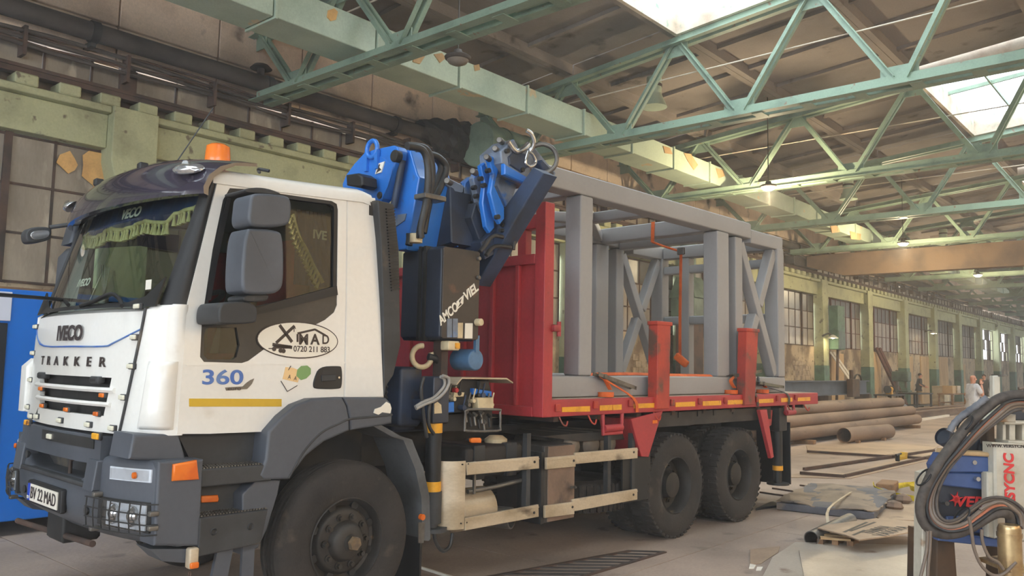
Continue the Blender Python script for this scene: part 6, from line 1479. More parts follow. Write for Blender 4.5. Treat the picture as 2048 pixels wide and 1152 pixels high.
# ---------------------------------------------------------------- benches and tools along the far wall
def bench(p, w, dd, h, label, mat, nm='work_bench', cat='bench'):
    r = thing(nm, label, cat, Z(*p)); x, y = p
    mb = MB(); mb.box(x-w/2, y-dd/2, h-.06, x+w/2, y+dd/2, h, .01); part('bench_top', mb, mat, r, smooth=0)
    for sx in (-1, 1):
        for sy_ in (-1, 1): mb = MB(); mb.box(x+sx*(w/2-.08)-.04, y+sy_*(dd/2-.08)-.04, 0, x+sx*(w/2-.08)+.04, y+sy_*(dd/2-.08)+.04, h-.06); part('leg', mb, mat, r, smooth=0)
    mb = MB(); mb.box(x-w/2+.1, y-dd/2+.1, .25, x+w/2-.1, y+dd/2-.1, .29); part('shelf', mb, mat, r, smooth=0)
    return r
(p1,) = [(38.16,8.164)]; (p2,) = [(44.668,8.353)]; (p3,) = [(35.772,8.536)]
bench(p1, 2.2, .9, .85, 'black steel work bench in front of the bending man', m_dark)
bench(p2, 2.4, .8, .75, 'low trestle bench with cartons beside the standing men', m_timber)
bench(p3, 1.8, .8, .8, 'dark bench carrying a yellow grinder beside the ladder', m_dark)
for dx_, c, lbl in ((-.5, m_board, 'cardboard carton at the left of the trestle bench'), (.35, m_alu, 'pale carton at the right of the trestle bench')):
    r = thing('carton', lbl, 'box', (p2[0]+dx_, p2[1], .75)); mb = MB(); mb.box(p2[0]+dx_-.3, p2[1]-.25, .75, p2[0]+dx_+.3, p2[1]+.25, 1.15, .01); part('carton_body', mb, c, r, smooth=0)
    mb = MB(); mb.box(p2[0]+dx_-.3, p2[1]-.04, 1.15, p2[0]+dx_+.3, p2[1]+.04, 1.155); part('tape', mb, m_timber, r, smooth=0)
r = thing('bench_grinder', 'yellow bench grinder on the dark bench beside the ladder', 'grinder', (p3[0], p3[1], .8))
mb = MB(); mb.cyl((p3[0]-.2, p3[1], 1.02), (p3[0]+.2, p3[1], 1.02), .12, 16, c=.02); mb.box(p3[0]-.1, p3[1]-.12, .8, p3[0]+.1, p3[1]+.12, .95); part('motor', mb, M('yellow tool paint', (214, 160, 40), rough=.5), r)
for s in (-1, 1): mb = MB(); mb.cyl((p3[0]+s*.22, p3[1], 1.02), (p3[0]+s*.28, p3[1], 1.02), .17, 18); part('wheel', mb, m_step, r)
(q,) = [(39.564,9.34)]
r = thing('drill_press', 'grey green pillar drill standing by the far wall', 'drill', Z(*q))
mb = MB(); mb.box(q[0]-.35, q[1]-.3, 0, q[0]+.35, q[1]+.3, .12, .02); part('base', mb, m_greenm, r); mb = MB(); mb.cyl((q[0], q[1]+.1, .1), (q[0], q[1]+.1, 1.9), .08); part('column', mb, m_steel, r)
mb = MB(); mb.box(q[0]-.25, q[1]-.5, 1.35, q[0]+.25, q[1]+.3, 1.85, .05); part('drill_head', mb, m_greenm, r); mb = MB(); mb.cyl((q[0], q[1]-.3, 1.05), (q[0], q[1]-.3, 1.36), .05); part('chuck', mb, m_steel, r); mb = MB(); mb.box(q[0]-.3, q[1]-.5, .85, q[0]+.3, q[1]+.05, .92, .01); part('drill_table', mb, m_greenm, r)
(q,) = [(46.132,9.329)]
r = thing('metal_cabinet', 'pale metal cabinet between the bending man and the trestle bench', 'cabinet', Z(*q)); mb = MB(); mb.box(q[0]-.5, q[1]-.3, .05, q[0]+.5, q[1]+.3, 1.1, .012); part('cabinet_body', mb, m_alu, r)
for s in (-1, 1): mb = MB(); mb.box(q[0]+s*.245-.235, q[1]-.315, .1, q[0]+s*.245+.235, q[1]-.3, 1.05, .006); part('cabinet_door', mb, m_cream, r)
for i, lbl in ((0, 'left of the two dark red bars leaning on the far wall'), (1, 'right of the two dark red bars leaning on the far wall')):
    x = 44.6+i*.5
    mb = MB(); mb.beam((x, 12.4, .07), (x-1.3, 13.3, 3.0), .13, .13); tag(part('leaning_bar', mb.hall(), m_redrust, smooth=0), lbl, 'bar', 'dark red bars leaning on the wall')
_h = hv(35.6, 10.35); q = (_h.x, _h.y)
mb = MB(); rng = random.Random(9)
def heap(i, j):
    u, v = i/14, j/8; e = math.sin(u*math.pi)*math.sin(v*math.pi); return (q[0]-1.4+2.8*u+.1*rng.random(), q[1]-.6+1.2*v, .02+e**.6*(.62+.1*rng.random())*(.6+.6*u))
mb.sheet(heap, range(15), range(9), .02, (0, 0, -1)); tag(part('tarpaulin_heap', mb, m_tarp, smooth=60), 'heap under a crumpled grey tarpaulin behind the pipe stack', 'tarpaulin')
# switch box, hood and small lamps on the wall
(q,) = [(36.46,3.63)]
r = thing('switch_box', 'green electrical box on a far wall pillar', 'box', hv(q[0], 12.9, q[1]-.9)); mb = MB(); mb.box(q[0]-.5, 12.6, q[1]-.9, q[0]+.35, 13.0, q[1]+1.0, .02); part('box_body', mb, M('switch green', (92, 132, 104), rough=.6), r) if 0 else part('box_body', mb.hall(), m_band, r)
mb = MB(); mb.box(q[0]-.45, 12.58, q[1]-.85, q[0]+.3, 12.6, q[1]-.1, .005); part('box_door', mb.hall(), m_greenm, r); mb = MB(); mb.tube([(q[0], 12.8, q[1]-.9), (q[0], 12.9, 0.1)], .06, 6); part('conduit', mb.hall(), m_rust, r)
for px, lbl in (((1661, 672), 'small white wall lamp under the green electrical box'), ((1862, 664), 'small lit wall lamp far down the hall')): pass
for q, lbl in zip([(35.33,3.28),(51.15,4.13)], ('small white wall lamp under the green electrical box', 'small lit wall lamp far down the hall')):
    r = thing('wall_lamp', lbl, 'lamp', hv(q[0], 12.75, q[1]-.15)); mb = MB(); mb.tube([(q[0], 13.05, q[1]), (q[0], 12.8, q[1]+.1), (q[0], 12.6, q[1])], .04, 7); part('bracket', mb.hall(), m_steel, r)
    mb = MB(); mb.lathe([(0, .05), (-.12, .22), (-.14, .2), (-.02, .0)], (q[0], 12.6, q[1]+.05), (0, 0, 1), 16); part('shade', mb.hall(), m_paper, r)
    mb = MB(); mb.lathe([(0, 0), (.04, .08), (.12, .09), (.16, 0)], (q[0], 12.6, q[1]-.12), (0, 0, 1), 12); part('bulb', mb.hall(), m_lampglow, r)
q = [(22.64,4.62),(23.48,4.7),(23.68,3.95),(23.61,3.44),(22.7,3.39),(22.58,3.88)]
r = thing('extraction_hood', 'grey green extraction hood on the wall seen through the grey cage', 'hood', hv(q[0][0]+.4, 12.6, q[4][1]))
a, b = q[0][0], q[1][0]; z0, z1, z2 = q[4][1], q[2][1], q[0][1]
mb = MB(); mb.loft([[Vector((a-.25, 12.1, z1)), Vector((b+.25, 12.1, z1)), Vector((b+.25, 13.0, z1)), Vector((a-.25, 13.0, z1))], [Vector((a+.1, 12.4, z2)), Vector((b-.1, 12.4, z2)), Vector((b-.1, 12.95, z2)), Vector((a+.1, 12.95, z2))]]); part('hood', mb.hall(), m_greenm, r, smooth=0)
mb = MB(); mb.box(a-.2, 12.15, z0, b+.2, 12.95, z1); part('hood_box', mb.hall(), m_greenm, r, smooth=0); mb = MB(); mb.cyl((lerp(a, b, .5), 12.7, z2), (lerp(a, b, .5), 12.7, 6.7), .25, 18); part('flue', mb.hall(), m_greenm, r); mb = MB(); mb.box(a, 12.4, 0, b, 12.9, z0); part('hood_stand', mb.hall(), m_rust, r, smooth=0)
q = [(17.68,1.59)][0]
r = thing('gas_bottle', 'dark gas bottle by the wall seen beside the headboard', 'bottle', hv(q[0], 12.5, 0)); 
mb = MB(); mb.lathe([(0, .11), (.02, .13), (1.05, .13), (1.2, .07), (1.25, .04), (1.32, .04), (1.32, 0)], (q[0], 12.5, 0), (0, 0, 1), 18); part('cylinder', mb.hall(), m_tank, r); mb = MB(); mb.cyl((q[0], 12.5, 1.32), (q[0], 12.5, 1.4), .06, 10); part('valve', mb.hall(), m_brass, r)

# ---------------------------------------------------------------- floor clutter right of the truck
def slab(nm, pts, z0, z1, mat, label, cat, par=None, bev=.002, group=None):
    mb = MB(); mb.prism(pts, 'z', z0, z1, bev=bev); o = part(nm, mb, mat, par, smooth=0); return tag(o, label, cat if not par else None, group)
GSH = 'flat steel sheets on the floor'
slab('steel_sheet', [(10.815,1.544),(11.177,1.003),(17.145,1.355),(15.322,0.725),(10.57,0.684),(9.79,1.542)], 0.001, .012, m_sheet, 'wide flat sheet under the rods and the yellow clamp', 'sheet', group=GSH)
slab('steel_sheet', [(15.818,3.731),(18.376,3.166),(18.761,1.622),(17.278,1.394),(14.933,1.72),(14.027,2.882)], .001, .01, m_sheet, 'large pale sheet lying between the pipe stack and the rods', 'sheet', group=GSH)
slab('steel_sheet', [(4.259,-0.751),(4.62,-0.893),(4.344,-1.003),(3.788,-1.102),(3.675,-1.05)], .001, .008, m_sheet, 'small cut sheet scrap left of the bright floor plate', 'sheet', group=GSH)
slab('steel_sheet', [(7.296,-0.849),(8.255,-0.8),(8.59,-0.98),(7.261,-1.427),(6.939,-1.064)], .001, .02, m_sheet, 'sheet with curved cut behind the stencilled plate', 'sheet', group=GSH)
slab('floor_plate', [(4.83,-0.956),(5.685,-1.905),(5.321,-2.275),(4.388,-2.53),(3.085,-1.442),(4.021,-1.102)], .001, .03, m_bright, 'big bright steel plate on the floor at the bottom right', 'plate')
slab('floor_plate', [(4.431,-1.177),(5.142,-2.07),(4.738,-2.435),(4.201,-2.582),(3.253,-1.753)], .031, .042, m_bright, 'second steel plate lying on the big bright plate', 'plate')
slab('plate_scrap', [(3.675,-1.05),(3.681,-1.106),(3.561,-1.147),(3.527,-1.116)], .0, .012, m_paper, 'left white scrap of metal at the bottom edge', 'scrap', group='white metal scraps')
slab('plate_scrap', [(3.617,-1.148),(3.658,-1.186),(3.54,-1.225),(3.506,-1.194)], .0, .012, m_paper, 'right white scrap of metal at the bottom edge', 'scrap', group='white metal scraps')
P = [(6.696,0.131),(6.881,-1.014),(8.813,-0.628),(9.178,-0.354),(9.065,0.107),(8.833,0.616)]
r = thing('wrapped_bundle', 'flat bundle of sheets wrapped in a dusty grey tarpaulin with a strap', 'bundle', Z(P[0][0]+.5, P[0][1]))
mb = MB(); mb.prism(P, 'z', .0, .1, bev=.02); part('bundle_side', mb, m_tarp, r)
mb = MB(); rng = random.Random(5)
a_, b_, c_, d_ = (Vector((*P[0], 0)), Vector((*P[1], 0)), Vector((*P[2], 0)), Vector((*P[5], 0)))
def crum(i, j):
    u, v = i/18, j/12; p = a_.lerp(b_, u).lerp(d_.lerp(c_, u), v); return p+Vector((rng.uniform(-.03, .03), rng.uniform(-.03, .03), .108+.03*rng.random()*math.sin(u*3.1)*math.sin(v*3.1)+.02*math.sin(u*9+v*5)))
mb.sheet(crum, range(19), range(13), .012, (0, 0, -1)); part('wrapping', mb, m_tarptop, r, smooth=20)
q = [(5.957,-0.832),(6.437,-0.653),(7.946,-0.337)]; ribbon([Vector((q[0][0], q[0][1]-.01, .03)), Vector((q[1][0]-.0, q[1][1], .15)), Vector((q[2][0], q[2][1], .16))], .06, (1, -.2, 0), 'strap', r, m_alu)
mb = MB(); rng = random.Random(6); P = [(6.453,0.291),(6.952,0.205),(7.48,0.275),(7.694,0.423),(7.077,0.404)]
mb.prism(P, 'z', .0, .03, bev=.004); tag(part('rubber_scrap', mb, m_black, smooth=0), 'torn black rubber strip beside the last wheel', 'scrap')
for i, (q, lbl) in enumerate(zip(([(7.894,0.954),(7.839,0.301)], [(8.424,1.017),(8.315,0.246)], [(9.077,0.88),(9.064,0.622)]), ('thin dark rod on the floor behind the last wheel', 'long thin rod beside the wrapped bundle', 'short offcut near the rear mud flap'))):
    mb = MB(); mb.beam((*q[0], .012), (*q[1], .012), .03, .02); tag(part('steel_offcut', mb, m_rust, smooth=0), lbl, 'offcut')
# rods with a yellow clamp
for (p, q), lbl in zip(([(14.201,3.002),(14.694,1.314)], [(10.997,1.66),(16.946,1.234)], [(10.389,1.463),(10.565,0.765)], [(10.63,0.79),(15.769,0.853)], [(14.799,1.121),(15.073,0.577)]), ('dark rod running from the truck tail to the yellow clamp', 'dark rod crossing the sheet behind the clamp', 'short dark bar at the left edge of the sheet', 'long dark bar in front of the clamp', 'black cable end beyond the clamp')):
    mb = MB(); mb.beam((*p, .035), (*q, .035), .05, .05); tag(part('steel_rod', mb, m_rust, smooth=0), lbl, 'rod')
(q,) = [(13.985,0.976)]
r = thing('clamp', 'yellow clamp lying on the rods on the floor', 'clamp', Z(*q)); mb = MB(); mb.prism([(q[0]-.22, .06), (q[0]+.2, .06), (q[0]+.24, .19), (q[0]+.08, .2), (q[0]+.03, .13), (q[0]-.22, .14)], 'y', q[1]-.05, q[1]+.05, bev=.01); part('clamp_body', mb, m_gold, r)
mb = MB(); mb.cyl((q[0]-.3, q[1], .165), (q[0]-.02, q[1], .175), .02, 10); mb2 = mb; part('clamp_screw', mb2, m_dark, r); mb = MB(); mb.box(q[0]-.24, q[1]-.04, .04, q[0]-.19, q[1]+.04, .17, .01); part('clamp_jaw', mb, m_dark, r)
# cut-out plate on pipe and pallet
P = [(5.067,-1.093),(5.315,-1.096),(6.125,-1.308),(6.284,-1.717),(5.813,-1.884),(5.221,-1.761),(4.781,-1.622),(4.921,-1.433)]
r = thing('stencil_plate', 'sand coloured plate with letters cut through, propped on a pipe offcut', 'plate', Z(*P[6]))
mb = MB(); mb.prism(P, 'z', .152, .164); part('plate', mb, m_sheet, r, smooth=0)
LN = [(5.036,-1.378),(5.791,-1.331),(5.137,-1.4),(5.86,-1.391),(4.952,-1.5),(5.311,-1.485)]
def strip(nm, p, q, w, z0, z1, mat, par): d = Vector((q[0]-p[0], q[1]-p[1])); n = Vector((-d.y, d.x)).normalized()*w/2; mb = MB(); mb.prism([(p[0]+n.x, p[1]+n.y), (q[0]+n.x, q[1]+n.y), (q[0]-n.x, q[1]-n.y), (p[0]-n.x, p[1]-n.y)], 'z', z0, z1); return part(nm, mb, mat, par, smooth=0)
for i in range(0, 6, 2): strip('cut_slot', LN[i], LN[i+1], .03, .1635, .1655, m_dark, r)
T = [(5.162,-1.555),(5.695,-1.577),(5.099,-1.693),(5.849,-1.711)]
for s_, a_, b_, sz in (('VANNVA', T[0], T[1], .17), ('VAVAVA', T[2], T[3], .17)):
    d = Vector((b_[0]-a_[0], b_[1]-a_[1], 0)); c = Vector(((a_[0]+b_[0])/2, (a_[1]+b_[1])/2, .165)); text(s_, c, d, Vector((0, 0, 1)).cross(d), sz, m_dark, r, 'cut_letters', bold=.03, sx=d.length/(sz*len(s_)*.66), ext=.001)
(q0, q1) = [(4.91,-1.152),(6.085,-1.034)]
d = (Z(*q1)-Z(*q0)).normalized(); c = Z(*q0)+Vector((0, .06, .075))
rr = thing('pipe_offcut', 'dark open pipe offcut under the stencilled plate', 'pipe', Z(*q0)); mb = MB(); mb.pipe(c, c+d*1.4, .075, .006, 28); part('pipe_wall', mb, m_steel, rr); mb = MB(); mb.pipe(c+d*.001, c+d*1.39, .068, .004, 28); part('pipe_inside', mb, m_pipein, rr)
P = [(4.934,-1.173),(5.074,-1.421),(5.443,-1.341),(5.338,-1.084)]
rr = thing('wood_pallet', 'small broken wooden pallet beside the pipe offcut', 'pallet', Z(*P[0]))
for t in (.0, .5, 1): p = Z(*P[0]).lerp(Z(*P[1]), t); q = Z(*P[3]).lerp(Z(*P[2]), t); mb = MB(); mb.beam(p+Vector((0, 0, .04)), q+Vector((0, 0, .04)), .06, .075); part('pallet_block', mb, m_timber, rr, smooth=0)
for t in (.05, .5, .95): p = Z(*P[0]).lerp(Z(*P[3]), t); q = Z(*P[1]).lerp(Z(*P[2]), t); mb = MB(); mb.beam(p+Vector((0, 0, .09)), q+Vector((0, 0, .09)), .08, .02); part('pallet_board', mb, m_board, rr, smooth=0)
# yellow sling and wood block
(q,) = [(9.592,-0.392)]
r = thing('yellow_sling', 'loose coil of yellow webbing on the floor beside the machine', 'sling', Z(*q))
P = [(9.88,0.049),(9.124,-0.247),(8.938,-0.574),(8.998,-0.855),(9.506,-0.747),(9.757,-0.517),(10.565,-0.367),(10.256,-0.257),(9.34,-0.3)]
ribbon([Vector((x, y, .05+.03*math.sin(i*1.7))) for i, (x, y) in enumerate(P)], .08, (0, .3, 1), 'webbing', r, m_yweb)
P = [(8.953,-0.35),(8.896,-0.656),(8.819,-0.93),(9.23,-0.818)]; ribbon([Vector((x, y, .05)) for x, y in P], .08, (0, .4, 1), 'webbing', r, m_yweb)
(q,) = [(9.523,-0.272)]; mb = MB(); mb.obox((q[0], q[1], .075), ((1, .2, 0), (-.2, 1, 0), (0, 0, 1)), (.28, .12, .074), .012); tag(part('wood_block', mb, m_timber, smooth=0), 'grey wooden block inside the yellow webbing', 'block')
# stones/brackets at the bundle's right end
for q, lbl in zip([(7.907,-0.903),(8.611,-0.786)], ('dark steel lump at the right end of the wrapped bundle', 'second steel lump behind the right end of the bundle')):
    mb = MB(); mb.lathe([(0, .08), (.04, .12), (.1, .09), (.13, 0)], (q[0], q[1], 0), (0.1, 0, 1), 7); tag(part('steel_lump', mb, m_pipe, smooth=0), lbl, 'scrap', 'steel lumps by the bundle')
# floor grating beside the truck
P = [(1.676,0.288),(3.304,0.017),(3.524,-0.239),(2.294,-0.277)]
r = thing('floor_grating', 'flat steel rack with rungs let into the floor beside the truck', 'grating', Z(*P[1]))
p0, p1 = Z(*P[3]), Z(*P[2]); q0, q1 = Z(*P[0]), Z(*P[1])
dd = (p1-p0).normalized(); p0 = p0-dd*.3; q0 = q0-dd*.3
for a_, b_ in ((p0, p1), (q0, q1)): mb = MB(); mb.beam(a_+Vector((0, 0, .006)), b_+Vector((0, 0, .006)), .04, .012); part('side_bar', mb, m_rust, r, smooth=0)
for i in range(11): t = i/10; mb = MB(); mb.beam(p0.lerp(p1, t)+Vector((0, 0, .006)), q0.lerp(q1, t)+Vector((0, 0, .006)), .035, .01); part('rung', mb, m_soot, r, smooth=0)
p, q = [Z(*v) for v in [(1.386,1.2),(1.338,0.27)]]
mb = MB(); mb.beam(p+Vector((0, 0, .01)), q+Vector((0, 0, .01)), .02, .02); tag(part('pale_rod', mb, m_paper, smooth=0), 'thin pale blue rod on the floor behind the front wheel', 'rod')

# ---------------------------------------------------------------- blue enclosure at the left
(ex, ey), = [(-0.766,4.542)]; ez = [(-0.531,2.44)][0][1]
r = thing('machine_enclosure', 'blue, white and black machine enclosure on feet at the left edge', 'machine', (ex-1.2, ey+1, 0))
mb = MB(); mb.box(ex-3, ey, .15, ex+1.2, ey+2, ez, .01); part('enclosure_body', mb, m_bluepl, r, smooth=0)
mb = MB(); mb.box(ex-3, ey-.02, ez-.32, ex-.16, ey, ez-.03, .004); part('white_panel', mb, m_whitepl, r, smooth=0)
mb = MB(); mb.box(ex-3, ey-.015, .3, ex-.18, ey, ez-.34, .004); part('dark_panel', mb, m_dkpl, r, smooth=0)
for x, y in ((ex-.15, ey+.12), (ex+1, ey+.12), (ex+1, ey+1.8), (ex-2.8, ey+.12)): mb = MB(); mb.cyl((x, y, .0), (x, y, .02), .06, 14); mb.cyl((x, y, .02), (x, y, .16), .02, 10); part('foot', mb, m_steel, r)
mb = MB(); mb.box(2.2, 12.6, .0, 5.0, 12.75, 2.72, .01); tag(part('brown_board', mb.hall(), m_timber, smooth=0), 'large brown board standing against the window wall at the left', 'board')

# ---------------------------------------------------------------- plasma cutting machine at the right edge
KR = Vector((.6856, -.72798, 0)); KD = Vector((.72798, .6856, 0)); KO = Vector((-3.47782, -4.72925, 0))
def kmap(p): return KO+KR*p.x+KD*p.y+Vector((0, 0, p.z))
r = thing('cutting_machine', 'plasma cutting machine with hose bundle, control box and blue cabinet at right', 'machine', kmap(Vector((2.5, 4.7, 0))))
def kp(nm, L, d0, d1, mat, par=None, bev=.006, label=None): return part(nm, MB().prism(L, 'y', d0, d1, bev=bev).map(kmap), mat, par or r, smooth=25, label=label)
cab_ = kp('blue_cabinet', [(2.293,1.248),(2.65,1.255),(2.635,0.865),(2.298,0.892),(2.283,0.907)], 4.5, 4.6, m_mdark)
kp('cabinet_bar', [(2.285,1.253),(2.541,1.25),(2.538,1.163),(2.283,1.185)], 4.46, 4.51, m_mblue, cab_)
kp('cabinet_sill', [(2.278,0.936),(2.617,0.914),(2.616,0.866),(2.279,0.896)], 4.45, 4.51, m_mblue, cab_)
kp('cabinet_side', [(2.271,1.244),(2.291,1.247),(2.284,0.913),(2.266,0.913)], 4.47, 4.52, m_black, cab_)
kp('lower_panel', [(2.345,1.017),(2.549,1.021),(2.545,0.931),(2.342,0.938)], 4.485, 4.51, m_mblue, cab_)
lg_ = kp('top_ledge', [(2.306,1.281),(2.347,1.345),(2.577,1.339),(2.574,1.258),(2.313,1.253)], 4.44, 4.62, m_mblue)
kp('ledge_board', [(2.369,1.367),(2.572,1.362),(2.571,1.34),(2.361,1.346)], 4.43, 4.62, m_board, lg_)
for q in [(2.474,1.309),(2.3,1.238),(2.49,1.223),(2.504,0.988),(2.32,1.093)]: mb = MB(); mb.cyl((q[0], 4.43, q[1]), (q[0], 4.48, q[1]), .012, 10); part('bolt', mb.map(kmap), m_chrome, cab_)
def ktext(s, px, d, sz, par, rot=False, sx=1, bold=.03, mat=m_logo, shear=.15):
    c = kmap(Vector((px[0], d, px[1]))); a_, b_ = (KR, Vector((0, 0, 1))) if not rot else (Vector((0, 0, 1)), -KR)
    return text(s, c, a_, b_, sz, mat, par, bold=bold, sx=sx, shear=shear)
ktext('VERSY', [(2.514,1.094)][0], 4.485, .075, cab_, sx=1.2)
q = [(2.398,1.109)][0]; mb = MB()
for i in range(6):
    a_ = i*math.pi/6+.3; l = (.04, .022)[i % 2]; mb.prism([(q[0]+math.cos(a_)*l, q[1]+math.sin(a_)*l), (q[0]-math.sin(a_)*.007, q[1]+math.cos(a_)*.007), (q[0]-math.cos(a_)*l, q[1]-math.sin(a_)*l), (q[0]+math.sin(a_)*.007, q[1]-math.cos(a_)*.007)], 'y', 4.482, 4.49)
part('star_emblem', mb.map(kmap), m_logo, cab_, smooth=0)
kp('rusty_plate', [(2.519,1.263),(2.566,1.265),(2.554,0.921),(2.513,0.929)], 4.4, 4.46, m_versy)
cbx = kp('control_box', [(2.551,1.417),(2.779,1.412),(2.758,0.903),(2.542,0.928)], 4.38, 4.5, m_versy, bev=.01)
ktext('VERSYCNC', [(2.624,1.186)][0], 4.378, .072, cbx, True, 1.0, .035, shear=.1)
ktext('WWW.VERSYCNC.RO', [(2.638,1.403)][0], 4.378, .024, cbx, False, 1.1, .0, m_ink, 0)
kp('box_lip', [(2.53,1.421),(2.76,1.416),(2.76,1.409),(2.532,1.413)], 4.37, 4.4, m_versy, cbx, .002)
kp('white_post', [(2.28,1.227),(2.34,1.244),(2.322,0.491),(2.252,0.49)], 4.6, 4.7, m_versy)
def legp(nm, L, d0, d1, mat): L = [(x, z if z > .6 else 0.0) for x, z in L]; return kp(nm, L, d0, d1, mat)
kp('rusty_leg', [(x, max(z, 0)) for x, z in [(2.307,0.901),(2.401,0.892),(2.437,0.0559),(2.268,0.0528)]], 4.52, 4.85, m_rusty)
for L in ([(2.754,0.86),(2.818,0.861),(2.786,0.0117),(2.723,0.0105)],): kp('rear_leg', [(x, max(z, 0)) for x, z in L], 4.7, 4.85, m_rusty)
# top bracket and post
kp('bracket', [(2.587,1.768),(2.627,1.774),(2.622,1.534),(2.58,1.533)], 4.43, 4.47, m_versy)
kp('bracket_lip', [(2.614,1.776),(2.652,1.776),(2.65,1.77),(2.615,1.766)], 4.4, 4.5, m_steel)
kp('bracket', [(2.536,1.54),(2.584,1.575),(2.624,1.572),(2.622,1.53),(2.538,1.532)], 4.3, 4.5, m_versy)
kp('bracket_post', [(2.574,1.53),(2.617,1.528),(2.614,1.396),(2.598,1.385),(2.574,1.4)], 4.48, 4.56, m_rusty)
kp('cross_bar', [(2.654,1.529),(2.836,1.529),(2.835,1.513),(2.653,1.51)], 4.45, 4.55, m_versy)
for a_, b_ in ((618, 636), (655, 688), (725, 742)):
    kp('bar_leg', [[(2.659,1.51)][0]] and [(x, z) for x, z in ([(2.659,1.51),(2.676,1.51),(2.673,1.417),(2.655,1.416)] if a_ == 618 else ([(2.695,1.511),(2.727,1.511),(2.723,1.417),(2.691,1.417)] if a_ == 655 else [(2.763,1.512),(2.779,1.512),(2.775,1.418),(2.759,1.418)]))], 4.48, 4.54, m_versy, bev=.002)
kp('green_motor', [(2.75,1.506),(2.848,1.508),(2.845,1.433),(2.748,1.433)], 4.55, 4.65, m_band)
kp('motor_mount', [(2.653,1.428),(2.779,1.428),(2.778,1.407),(2.649,1.412)], 4.42, 4.6, m_versy)
kp('dark_housing', [(2.717,1.644),(2.904,1.657),(2.899,1.527),(2.713,1.526)], 4.6, 4.8, m_mdark)
# torch
q = [(2.505,1.018),(2.495,0.762),(2.509,0.986)]
mb = MB(); mb.lathe([(0, .0), (0, .05), (.03, .054), (.25, .054), (.27, .045), (.27, 0)], (q[0][0], 4.2, q[1][1]), (0, 0, 1), 24); to_ = part('torch_body', mb.map(kmap), m_brass, r)
for z in (.05, .21): mb = MB(); mb.cyl((q[0][0], 4.2, q[1][1]+z), (q[0][0], 4.2, q[1][1]+z+.02), .058, 24); part('torch_collar', mb.map(kmap), m_brass, to_)
mb = MB(); mb.cyl((q[0][0], 4.2, q[1][1]-.12), (q[0][0], 4.2, q[1][1]), .04, 18, .055); part('torch_tip', mb.map(kmap), m_brass, to_)
kp('torch_clamp', [(2.456,0.828),(2.571,0.84),(2.571,0.809),(2.512,0.801),(2.456,0.81)], 4.15, 4.4, m_brass)
# hose bundle
PATH = [(2.715,1.656),(2.613,1.663),(2.538,1.648),(2.476,1.61),(2.366,1.52),(2.271,1.418),(2.189,1.316),(2.126,1.198),(2.105,1.098),(2.13,1.018),(2.202,0.979),(2.294,0.994),(2.379,1.049),(2.453,1.091),(2.518,1.092),(2.558,1.062),(2.567,0.999)]
def hose(off, rad, mat, dd=0, path=PATH, nm='hose'):
    P = []
    for i, (x, z) in enumerate(path):
        x0, z0 = path[max(i-1, 0)]; x1, z1 = path[min(i+1, len(path)-1)]; d = Vector((x1-x0, z1-z0)).normalized(); n = Vector((-d.y, d.x))
        P.append((x+n.x*off, 4.25+dd+.02*math.sin(i*.9+off*40), z+n.y*off))
    mb = MB(); mb.tube(P, rad, 9, 4); return part(nm, mb.map(kmap), mat, r)
hose(-.012, .026, m_bundle); hose(.02, .009, m_copper, -.02); hose(.032, .012, m_vinyl, -.015); hose(.05, .011, m_vinyl, .0); hose(.012, .009, m_hose, -.03); hose(.04, .008, m_copper, .02); hose(.06, .008, m_bundle, -.01)
i0 = [(2.434,1.672),(2.378,1.631),(2.313,1.585),(2.267,1.543),(2.238,1.498)]; mb = MB(); mb.tube([(x+.004, 4.24, z-.016) for x, z in i0], [(.018, .015)[i % 2] for i in range(20)], 12); part('sleeve', mb.map(kmap), M('silvery ribbed sleeve', (112, 114, 120), (80, 84, 92), 12, rough=.6), r)
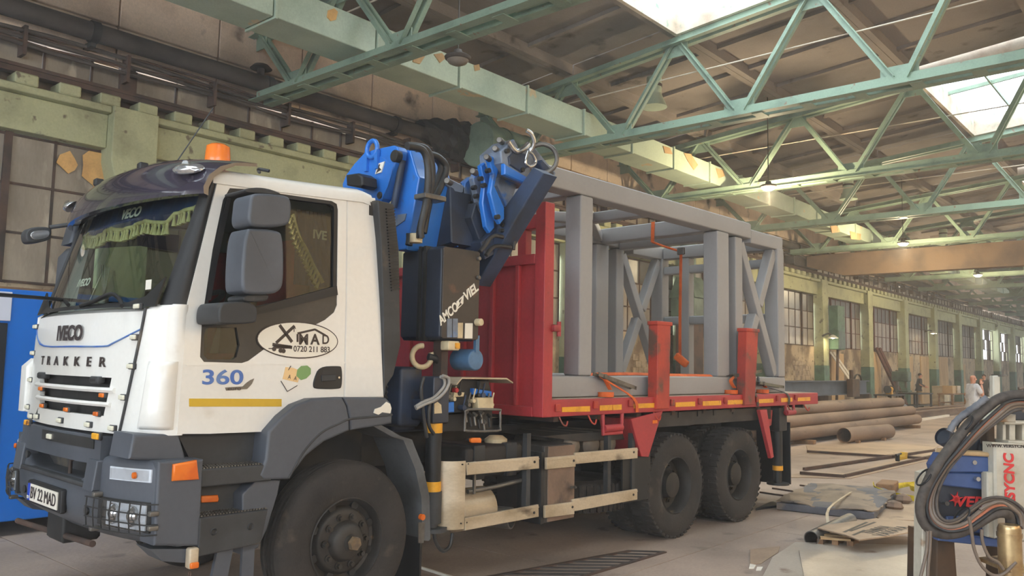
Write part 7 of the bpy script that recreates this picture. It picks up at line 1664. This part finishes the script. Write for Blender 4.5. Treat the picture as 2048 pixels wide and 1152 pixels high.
for L in ([(2.279,1.074),(2.29,0.996),(2.3,0.917),(2.333,0.84),(2.385,0.797),(2.439,0.803),(2.503,0.86)], [(2.339,1.014),(2.342,0.953),(2.371,0.884),(2.414,0.859),(2.44,0.824)], [(2.072,1.001),(2.066,0.915),(2.05,0.846),(2.031,0.777)], [(2.086,1.002),(2.081,0.915),(2.072,0.847),(2.066,0.769)], [(2.334,1.11),(2.397,1.142),(2.451,1.148),(2.495,1.118),(2.53,1.088),(2.537,1.035)], [(2.713,1.609),(2.648,1.627),(2.61,1.598),(2.564,1.597)], [(2.716,1.692),(2.642,1.7),(2.587,1.713),(2.549,1.708)]):
    mb = MB(); mb.tube([(x, 4.15, z) for x, z in L], .008, 7); part('cable', mb.map(kmap), m_vinyl, r)
for q in [(2.304,1.061),(2.116,1.249),(2.334,1.523)]: mb = MB(); mb.torus((q[0], 4.26, q[1]), (.8, 0, -.6), .05, .005, 18, 6); part('cable_tie', mb.map(kmap), m_black, r)
# drum and cable chain standing on the ledge
q = [(2.402,1.403),(2.475,1.474)]
zt_ = [(2.56,1.34)][0][1]
t_ = thing('grey_drum', 'grey drum lying tilted behind the hose bundle on the machine ledge', 'drum', kmap(Vector((q[0][0], 4.56, zt_))))
mb = MB(); mb.lathe([(0, 0), (0, .045), (.008, .05), (.1, .05), (.105, .045), (.09, .042), (.09, 0)], (q[0][0]+.04, 4.56, zt_+.058), (-.75, -.3, .35), 28); part('drum_shell', mb.map(kmap), m_mdark, t_)
L = [(2.488,1.38),(2.528,1.385),(2.567,1.374),(2.606,1.362),(2.655,1.356)]
t_ = thing('cable_chain', 'black segmented cable chain on the wooden ledge of the machine', 'cable chain', kmap(Vector((L[2][0], 4.6, L[2][1]-.06))))
for i in range(9): 
    x, z = lerp(L[0][0], L[-1][0], i/8), lerp(L[0][1], L[-1][1], i/8)+.01; mb = MB(); mb.obox((x, 4.62, z), ((1, 0, -.25), (0, 1, 0), (.25, 0, 1)), (.02, .07, .05), .008); part('chain_segment', mb.map(kmap), m_mdark, t_)
